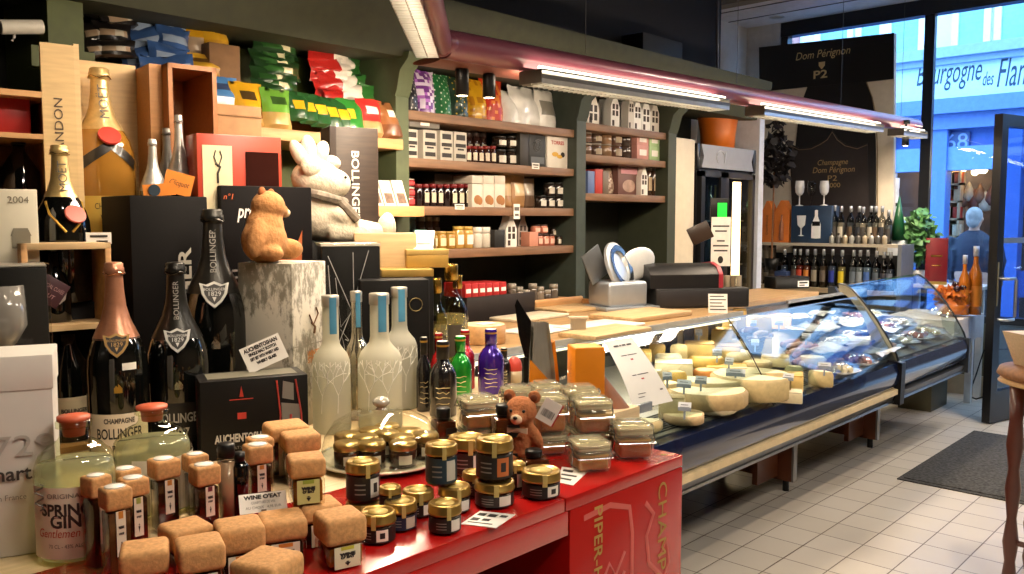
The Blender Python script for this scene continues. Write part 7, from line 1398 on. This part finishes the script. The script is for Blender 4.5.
for i in range(11):
    a = i * 2.4 + .4; q = r * .74 * math.sqrt((i + .6) / 11); loc = Vector((p.x + q * cos(a), p.y + q * sin(a), ZT + .008)); rr = .027
    j = T('tasting_jar', 'small gold-lidded jar under the glass dome, %s' % ['at the centre', 'just left of centre', 'behind the centre', 'right of the centre', 'in front of the centre', 'at the left of the inner ring', 'at the back of the inner ring', 'at the right rim', 'at the front rim', 'at the left rim', 'at the back rim'][i], 'jar', loc, face(loc) + .2, 'jars under the glass dome')
    pt('body', cached(('taste',), lambda: B().lathe([(0, 0), (.025, 0), (.027, .003), (.027, .032), (.024, .036), (0, .036)], 22)), m(['#3a2418', '#2a1a14', '#5a3018'][i % 3], .15, coat=.6, var=.2), j); pt('lid', cached(('tastel',), lambda: B().lathe([(.0275, .035), (.028, .037), (.028, .046), (.025, .05), (0, .049)], 24)), m('#b3965a', .28, .8), j); pt('label', cached(('tasteb',), lambda: B().lathe([(.0275, .008), (.0275, .026)], 8, a0=-PI / 2 - .5, a1=-PI / 2 + .5)), m('#cfc7b4', .5), j)
# ---------------- gin bottles
def gin(lab, u0, u1, vt, vb, rz, label):
    p, w, h = stand(u0, u1, vt, vb); r = w / 2; h = ztop(p, (u0 + u1) / 2, vt + 3) - ZT
    t = T('gin_bottle', lab, 'bottle', p, face(p) + rz); g = glass('#eef0de', 1.48, .01, name='gin_glass')
    pr = [(0, 0), (r * .95, 0), (r, .006), (r, h * .60), (r * .97, h * .67), (r * .86, h * .74), (r * .62, h * .80), (r * .42, h * .83), (r * .36, h * .86), (r * .34, h * .93)]
    pt('glass', B().lathe(pr, 40), g, t); pt('gin', B().lathe([(0, .006), (r * .92, .006), (r * .95, .012), (r * .95, h * .60), (r * .9, h * .67), (0, h * .67)], 36), glass('#eceedd', 1.2, .02, .3, name='liquid'), t)
    pt('neck_ring', B().lathe([(r * .34, h * .92), (r * .44, h * .925), (r * .44, h * .965), (r * .34, h * .97)], 28), g, t); pt('stopper', B().lathe([(0, h * .86), (r * .26, h * .86), (r * .30, h * .965), (r * .40, h * .97), (r * .40, h), (0, h)], 24), m('#c25a3a', .5, var=.1), t)
    lb_ = pt('label', B().lathe([(r * 1.006, h * .06), (r * 1.006, h * .56)], 24, a0=-PI / 2 - 1.05, a1=-PI / 2 + 1.05), m('#d5cdb8', .5, var=.03), t)
    if label:
        R_ = r * 1.012
        for s_, sz, z_, c, f_, sh_ in (('ORIGINAL', .010, .50, '#6a645a', .9, 0), ('SPRING', .024, .40, '#2c2724', 1.25, 0), ('GIN', .026, .32, '#2c2724', .75, 0), ('Gentlemen Cut', .018, .24, '#b5442c', 1.55, .25), ('70 CL - 43% ALC.', .008, .15, '#6a645a', .9, 0)): txt(s_, sz, m(c, .5), lb_, (0, 0, h * z_), bend=R_, fit=f_ * r, shear=sh_, bold=.0008 if sz > .02 else 0)
        pt('spring_mark', B().tube([(-r * .62 + .006 * sin(k * 1.2), -r * .86, h * .40 + k * .003) for k in range(14)], .0012, 4), m('#4a443c', .5), lb_)
gin('round gin bottle with printed cream label at the left of the cork-capped jars', 42, 117, 412, 566, -.28, True)
gin('round gin bottle with red stopper behind the tall cork-capped jars', 119, 192, 402, 520, .5, False)
# ---------------- whisky gift carton and its card
p = AT(208, 452, z=ZT); p = AT(262, 458, z=ZT); p.y += .02; zt_ = ztop(p, 262, 378) - ZT
t = T('whisky_gift_carton', 'black whisky gift carton with red emblem and glasses picture beneath the slanted white card', 'gift box', (p.x, p.y, ZT), face(p) + .16); w = 104 * mpp(p)
pt('carton', B().box(-w / 2, w / 2, 0, .11, 0, zt_, .002), m('#0d0a08', .5, spec=.25), t); pt('top_flap', B().box(-w * .42, w * .42, .02, .09, zt_ + .0002, zt_ + .0015), m('#6d6a5c', .4), t)
txt('AUCHENTOSHAN', .024, m('#c8c0b0', .45), t, (-w * .12, -.0012, zt_ * .26), fit=w * .52, bold=.0008); txt('SINGLE MALT SCOTCH WHISKY', .008, m('#8a8478', .45), t, (-w * .12, -.0012, zt_ * .14), fit=w * .5)
pt('emblem', B().box(-w * .24, -w * .02, -.0012, 0, zt_ * .745, zt_ * .755).prism([(-w * .15, zt_ * .78), (-w * .11, zt_ * .78), (-w * .13, zt_ * .92)], 'y', -.0013, 0).box(-w * .17, -w * .09, -.0012, 0, zt_ * .50, zt_ * .58), m('#b5382c', .45), t)
pt('glass_outline', B().tube([(w * .20, -.001, 0.002), (w * .23, -.001, zt_ * .5), (w * .2, -.001, zt_ * .95)], .002, 5).tube([(w * .44, -.001, 0.002), (w * .43, -.001, zt_ * .5), (w * .38, -.001, zt_ * .95)], .002, 5).tube([(w * .31, -.001, zt_ * .1), (w * .33, -.001, zt_ * .5)], .003, 5), m('#b03a34', .4), t)
pt('glasses_picture', B().prism([(w * .25, zt_ * .3), (w * .41, zt_ * .25), (w * .42, zt_ * .62), (w * .24, zt_ * .66)], 'y', -.0009, 0).prism([(w * .25, zt_ * .72), (w * .36, zt_ * .68), (w * .36, zt_ * .9), (w * .26, zt_ * .94)], 'y', -.0009, 0), m('#7d7a74', .3), t)
txt('AUCHENTOSHAN', .024, m('#a8342a', .45), t, (-w / 2 - .0015, .055, zt_ * .5), rz=-PI / 2, spin=PI / 2, fit=zt_ * .8)
q = Vector((p.x, p.y, ZT + zt_)); cq = AT(272, 367, y=p.y + .04); s = T('slanted_card', 'slanted white card with dark lettering on the black whisky carton', 'price card', (cq.x, p.y + .05, ZT + zt_ + .002), face(p) + .1); cw = 41 * mpp(cq)
o = pt('card', B().box(-cw / 2, cw / 2, -.0006, .0006, 0, .058), PAPER, s); o.rotation_euler = (-.2, -.38, 0); o.location = (0, 0, .012)
for i, (s_, f_) in enumerate([('AUCHENTOSHAN', .85), ('SINGLE MALT SCOTCH', .7), ('GIFT SET WITH WHISKY AND', .72), ('WHISKY GLASS', .5)]): txt(s_, .009 if i else .012, INK, o, (0, -.0012, .048 - .011 * i), fit=cw * f_, bold=.0006)
# ---------------- frosted vodka bottles
FROST = glass('#e6e4cf', 1.3, .25, .72, name='frosted'); 
def vodka(lab, u0, u1, vt, y, silver=False, z=ZT):
    p, w, h = behind(u0, u1, vt, y); r = w / 2; t = T('vodka_bottle', lab, 'bottle', p, face(p) + .0, 'frosted vodka bottles')
    pr = [(0, 0), (r * .95, 0), (r, .006), (r, h * .46), (r * .97, h * .52), (r * .85, h * .57), (r * .62, h * .61), (r * .48, h * .64), (r * .43, h * .68), (r * .42, h * .92)]
    gm = FROST if not silver else m('#a9a290', .12, .85, var=.3, scale=30)
    pt('glass', B().lathe(pr, 36), gm, t)
    pt('cap', B().lathe([(r * .43, h * .915), (r * .46, h * .92), (r * .46, h * .995), (r * .43, h), (0, h)], 28), m('#b9b5a8', .3, .6), t)
    pt('neck_strip', B().lathe([(r * .47, h * .72), (r * .47, h * .985)], 6, a0=-PI / 2 - .1, a1=-PI / 2 + .75), m('#4d8cae', .35, var=.15), t)
    b = B()
    def br(x, zz, a, l, d, c):
        x2, z2 = x + l * sin(a), zz + l * cos(a); f = lambda x, zz: (r * 1.004 * sin(max(-1.3, min(1.3, x / r))), -r * 1.004 * cos(max(-1.3, min(1.3, x / r))), zz); c.tube([f(x, zz), f((x + x2) / 2, (zz + z2) / 2), f(x2, z2)], .0009, 4)
        if d: br(x2, z2, a - .45, l * .72, d - 1, c); br(x2, z2, a + .4, l * .75, d - 1, c)
    if not silver:
        for x in (-r * .55, r * .3): br(x, .05, .05, h * .13, 4, b)
        pt('tree_etching', b, m('#f0eee4', .4), t)
    return t
vodka('frosted vodka bottle with etched trees, nearest the black whisky carton', 311, 349, 295, 1.68)
vodka('silver-necked clear bottle of flakes between two frosted bottles', 343, 369, 291, 1.74, True)
vodka('frosted vodka bottle with etched trees standing frontmost, behind the dome', 357, 401, 293, 1.62)
vodka('frosted vodka bottle with etched trees set back nearest the small dark bottles', 381, 417, 287, 1.76)
# ---------------- gold-capped clear bottles
for i, (u0, u1, vt, y) in enumerate([(424, 448, 278, 1.92), (436, 466, 264, 1.98), (447, 468, 275, 2.05)]):
    p, w, h = behind(u0, u1, vt, y); r = w / 2; t = T('gold_capped_bottle', ['clear bottle with gold cap, nearest the frosted bottles', 'clear bottle with gold cap, tallest of three by the shelves', 'clear bottle with gold cap set furthest back of three'][i], 'bottle', p, face(p), 'clear bottles with gold caps')
    pt('glass', B().lathe([(0, 0), (r, 0), (r, h * .58), (r * .9, h * .66), (r * .5, h * .74), (r * .36, h * .8), (r * .36, h * .9)], 26), glass('#e9e4c8', 1.48, .01, name='gin_glass'), t); pt('liquid', B().lathe([(0, .004), (r * .93, .004), (r * .93, h * .56), (0, h * .56)], 24), glass('#e0d9b0', 1.2, .02, .22, name='liquid'), t); pt('cap', B().lathe([(r * .40, h * .86), (r * .46, h * .87), (r * .46, h * .99), (r * .42, h), (0, h)], 20), GOLD, t)
    pt('label', B().lathe([(r * 1.01, h * .2), (r * 1.01, h * .48)], 14, a0=-PI / 2 - .8, a1=-PI / 2 + .8), m('#4a4438', .5, var=.2), t)
# ---------------- small coloured bottles
def mini(lab, u0, u1, vt, vb, col, y=None, metal=.5):
    if y is None: p, w, h = stand(u0, u1, vt, vb)
    else: p, w, h = behind(u0, u1, vt, y)
    r = w / 2; t = T('balsamic_bottle', lab, 'bottle', p, face(p), 'small coloured bottles'); c = m(col, .18, metal, coat=.5, var=.05)
    pt('glass', B().lathe([(0, 0), (r * .95, 0), (r, .004), (r, h * .48), (r * .94, h * .58), (r * .7, h * .67), (r * .46, h * .72), (r * .40, h * .78)], 26), c, t); pt('cap', B().lathe([(r * .40, h * .76), (r * .47, h * .765), (r * .47, h * .985), (r * .43, h), (0, h)], 20), c if metal else BLK, t)
    pt('cap_band', B().lathe([(r * .48, h * .93), (r * .48, h * .955)], 18), GOLDP, t); pt('cap_top', B().lathe([(r * .41, h * 1.0005), (0, h * 1.001)], 16), m('#cfcac0', .4), t)
    b = B(); rn = random.Random(u0)
    for k in range(5): b.tube([(r * 1.006 * sin(a), -r * 1.006 * cos(a), h * (.12 + .07 * k) + .003 * rn.uniform(-1, 1)) for a in [-.5 + .25 * q + .06 * rn.uniform(-1, 1) for q in range(5)]], .0009, 4)
    pt('lettering', b, m('#9a8a5a', .4, .4), t)
mini('small matt black bottle nearest the frosted vodka', 416.5, 432, 337, 412, '#131112', metal=0)
mini('small black bottle with gold cap ring in front of the red-necked one', 429.5, 457, 341, 418, '#131112', metal=0)
mini('small red bottle half hidden behind the two black ones', 430, 447, 333, 0, '#b01e20', y=1.74)
mini('small metallic green bottle between black and purple', 449, 472, 336, 404, '#1e8a2a')
mini('small red bottle behind the green one', 455, 475, 330, 0, '#b01a2a', y=1.82)
mini('small metallic purple bottle at the right end of the row', 478, 504, 329, 395, '#3a1c86')
mini('small black bottle tucked behind the purple one', 497, 511, 348, 0, '#141214', y=1.76, metal=0)
p, w, h = stand(507, 522, 356, 386); t = T('red_wax_cheese', 'round red-topped jar beside the purple bottle', 'jar', p); pt('body', B().lathe([(0, 0), (w * .42, 0), (w * .5, h * .2), (w * .5, h * .5), (0, h * .5)], 22), m('#b5a07c', .4), t); pt('top', B().ball((0, 0, h * .6), (w * .52, w * .52, h * .4)), m('#b53a2c', .45), t)
# ---------------- silver pleated packet, orange carton, menu card, blade
p, w, h = behind(525, 560, 322, 1.37); sc = w / .08
t = T('silver_pleated_packet', 'silver pleated foil packet in an orange sleeve left of the orange carton', 'packet', p, face(p) + .3)
rows = []
for j in range(9):
    z = h * j / 8; k = 1 - .55 * j / 8; rows.append([((i / 10 - .5) * w * .95 * k - w * .1 * (j / 8), (.02 if i % 2 else -.02) * k - .01 + .012 * noise.noise((i * .9, j * .5, 2)), z) for i in range(11)])
pt('foil', B().sheet(rows).sheet([[(x, y + .02, z) for x, y, z in r] for r in rows]), m('#d2cdc2', .32, .7, var=.1), t)
OC = m('#d9820c', .4, coat=.2, var=.05)
pt('sleeve', B().prism([(-w * .55, 0), (w * .1, 0), (w * .05, h * .45), (-w * .5, h * .66)], 'y', -.04, -.036).prism([(w * .42, 0), (w * .58, 0), (w * .30, h * .82), (w * .22, h * .80)], 'y', -.02, .03), OC, t)
pb = AT(532, 326, y=p.y + .03); s = T('black_knife', 'black knife blade standing upright behind the silver pleated packet', 'knife', (pb.x, p.y + .05, ZT), face(p)); zb = ztop((pb.x, p.y + .05, 1), 528, 299) - ZT
pt('blade', B().prism([(-.002, zb * .5), (.026, zb * .5), (.016, zb * .8), (-.022, zb), (-.028, zb * .95), (-.018, zb * .7)], 'y', -.0015, .0015), m('#1a1a1c', .25, .6), s); pt('handle', B().box(-.006, .016, -.006, .006, 0, zb * .52, .003), BLK, s)
p, w, h = behind(567, 605, 341, 1.265); w *= .80
t = T('orange_carton', 'bright orange carton standing behind the clip jars beside the menu card', 'gift box', p, face(p) + .28); hc = h - .012
pt('carton', B().box(-w / 2, w / 2, -w / 2, w / 2, 0, hc, .0015), OC, t); pt('top_flap', B().box(-w * .46, w * .46, -w * .46, w * .46, hc + .0002, hc + .001), m('#e59a2c', .4), t); txt('Clicquot', .02, m('#b5640a', .4), t, (-w / 2 - .001, 0, hc * .5), rz=-PI / 2, spin=PI / 2, fit=hc * .6)
p = AT(578, 341, y=2.31); q = AT(578, 317, y=2.31); w = 20 * mpp(p)
t = T('silver_beige_pack', 'small silver and beige pack on the worktop behind the orange carton', 'packet', (p.x, 2.31, ZW), face(p) + .2); hz_ = q.z - ZW; pt('pack', B().prism([(-w * .35, 0), (w * .35, 0), (w * .35, hz_ * .8), (w * .5, hz_), (-w * .5, hz_), (-w * .35, hz_ * .8)], 'y', -.02, .02), m('#a89c88', .35, .4), t); pt('flap', B().box(-w * .5, w * .5, -.022, .022, hz_ * .93, hz_ + .002), m('#c9bda6', .5), t)
# menu card in a stand
p = AT(640, 418, z=ZT); P = Vector((1.80, 1.335, ZT)); 
y0 = 1.79
q00 = AT(634, 410, y=y0); q10 = AT(673, 401, y=y0); q01 = AT(604, 341.5, y=y0 + .13); q11 = AT(632, 337, y=y0 + .13); c = (q00 + q10) / 2
t = T('menu_card', 'curling white printed menu card leaning over the near end of the cheese counter', 'menu card', c)
def lerp2(x, y): 
    a = q00.lerp(q10, x); b_ = q01.lerp(q11, x); k = a.lerp(b_, y) - c; k.y += -.02 * sin(PI * y) * .6; return k
pt('sheet', B().sheet([[lerp2(x / 6, y / 12) for x in range(7)] for y in range(13)]), m('#e4e2dc', .5, var=.02), t)
def strip(x0, x1, y, hgt, mat=INK, nm='lettering'):
    o_ = Vector((0, -.0015, .0)); pt(nm, B().sheet([[lerp2(x0 + (x1 - x0) * i / 4, yy) + o_ for i in range(5)] for yy in (y, y + hgt)]), mat, t)
for x0, x1, y, hg in ((.2, .36, .90, .022), (.39, .45, .90, .022), (.48, .60, .90, .022), (.64, .80, .90, .022), (.26, .44, .76, .012), (.46, .76, .76, .012), (.28, .40, .47, .012), (.43, .75, .47, .012), (.22, .42, .20, .01), (.20, .36, .15, .01), (.82, .90, .20, .02)): strip(x0, x1, y, hg)
strip(.48, .56, .69, .02, RED, 'red_mark'); strip(.48, .56, .40, .02, RED, 'red_mark')
st = AT(622, 414, y=1.40)
solo('card_clip', B().box(-.05, .05, -.012, .0, -.01, .02, .002).box(-.05, .05, -.012, .012, -.014, -.008, .001), m('#8b939c', .2, .4), 'grey clip holding the foot of the menu card to the counter glass', 'clip', q00.lerp(q10, .2))
p = AT(622, 412, y=1.315); p.z = ZT - .0; t = T('brown_cone', 'brown paper cone with black edge leaning beside the menu card', 'cone', (p.x, p.y + .03, ZT), face(p)); hh = ztop(p, 615, 374) - ZT
pt('cone', B().sheet([[((.045 * (1 - k / 8)) * cos(a) - .03 * k / 8, .03 * (1 - k / 8) * sin(a), hh * k / 8) for a in [PI + PI * i / 8 for i in range(9)]] for k in range(9)]), m('#7a4a2a', .5, var=.2), t); pt('edge', B().tube([(-.045, 0, 0), (-.04, -.004, hh * .5), (-.03, 0, hh)], .003, 6), BLK, t)
# ================================================================ light
w = bpy.data.worlds.new('sky'); SC.world = w; w.use_nodes = True; nt = w.node_tree; bg = nt.nodes['Background']
tc = nt.nodes.new('ShaderNodeTexCoord'); sp = nt.nodes.new('ShaderNodeSeparateXYZ'); rp = nt.nodes.new('ShaderNodeValToRGB')
rp.color_ramp.elements[0].color = (.3, .52, .95, 1); rp.color_ramp.elements[1].color = (.5, .76, 1, 1); nt.links.new(tc.outputs['Generated'], sp.inputs[0]); nt.links.new(sp.outputs[2], rp.inputs[0]); nt.links.new(rp.outputs[0], bg.inputs[0]); bg.inputs[1].default_value = 7.5
def unseen_spot(x, y, tx, ty, tz, e, size=1.0, col=LAMPCOL, z=3.3, r=.04):  # spots added out of view to warm and brighten goods and aisle
    i = len([o for o in bpy.data.objects if o.name.startswith('ceiling_spotlight')])
    d = (Vector((tx, ty, tz)) - Vector((x, y, z))).normalized()
    t = T('ceiling_spotlight', 'unseen added ceiling spotlight ' + ['over the gift boxes', 'over the champagne bottles', 'behind the red stand front', 'over the plush toys', 'over the near aisle', 'over the far aisle', 'before the nut packets'][i], 'spotlight', (x, y, z), 0, 'unseen added spotlights'); t.rotation_euler = d.to_track_quat('-Z', 'Y').to_euler()
    pt('can', B().lathe([(0, .14), (.045, .14), (.05, .0), (.045, 0), (.04, .03), (0, .03)], 20), BLK, t); pt('lens', B().cyl(.04, .02, .028), m('#ffe0b0', .4, emit=6, var=0), t)
    ld = bpy.data.lights.new('spot_light', 'SPOT'); ld.energy = e; ld.color = col; ld.spot_size = size; ld.spot_blend = .7; ld.shadow_soft_size = r
    lo = bpy.data.objects.new('spot_light', ld); COL.objects.link(lo); lo.parent = t; lo.location = (0, 0, -.01)
unseen_spot(1.25, 1.05, 1.1, 2.1, 1.3, 36, .8); unseen_spot(.35, .3, .5, 1.8, 1.2, 50, 1.0); unseen_spot(1.2, -.3, 1.1, 1.1, 1.0, 60, 1.1); unseen_spot(1.9, 1.1, 1.35, 2.2, 1.5, 20, .5)
unseen_spot(3.5, .4, 3.6, .9, 0, 120, 1.5); unseen_spot(5.6, .4, 5.8, .9, 0, 100, 1.5); unseen_spot(.6, 2.0, 1.7, 3.5, 2.1, 11, 1.0)
for (x, y, lab) in ((1.2, -1.2, 'nearest the back of the shop'), (4.2, -.8, 'over the middle of the aisle'), (6.6, .9, 'over the entrance mat')):  # fill lights added out of view to lift the room's brightness
    t = T('fill_ceiling_light', 'unseen louvred ceiling light added as fill ' + lab, 'ceiling light', (x, y, 3.38), 0, 'unseen fill lights'); pt('housing', B().box(-.6, .6, -.15, .15, .01, .03).box(-.6, .6, -.15, -.14, -.03, .03).box(-.6, .6, .14, .15, -.03, .03), WHT, t); pt('diffuser', B().box(-.59, .59, -.14, .14, .004, .008), m('#ffeed0', .5, emit=4, var=0), t)
    ld = bpy.data.lights.new('ceiling_lamp', 'AREA'); ld.shape = 'RECTANGLE'; ld.size = 1.18; ld.size_y = .28; ld.energy = 72; ld.color = (1, .89, .76); lo = bpy.data.objects.new('ceiling_lamp', ld); COL.objects.link(lo); lo.parent = t
for (x, y, e) in ((XF + .5, .6, 60), (XF + .5, 4, 60)):
    ld = bpy.data.lights.new('shop_window_light', 'POINT'); ld.energy = e; ld.color = (1, .72, .42); ld.shadow_soft_size = .1; lo = bpy.data.objects.new('shop_window_light', ld); COL.objects.link(lo); lo.location = (x, y, 2.3)
c = SC.cycles; c.max_bounces = 8; c.diffuse_bounces = 3; c.glossy_bounces = 4; c.transmission_bounces = 6; c.transparent_max_bounces = 24; c.use_denoising = True; c.sample_clamp_indirect = 4; c.caustics_reflective = False; c.caustics_refractive = False
vs = SC.view_settings; vs.view_transform = 'Standard'; vs.look = 'None'; vs.exposure = 0; vs.gamma = 1; vs.use_curve_mapping = False
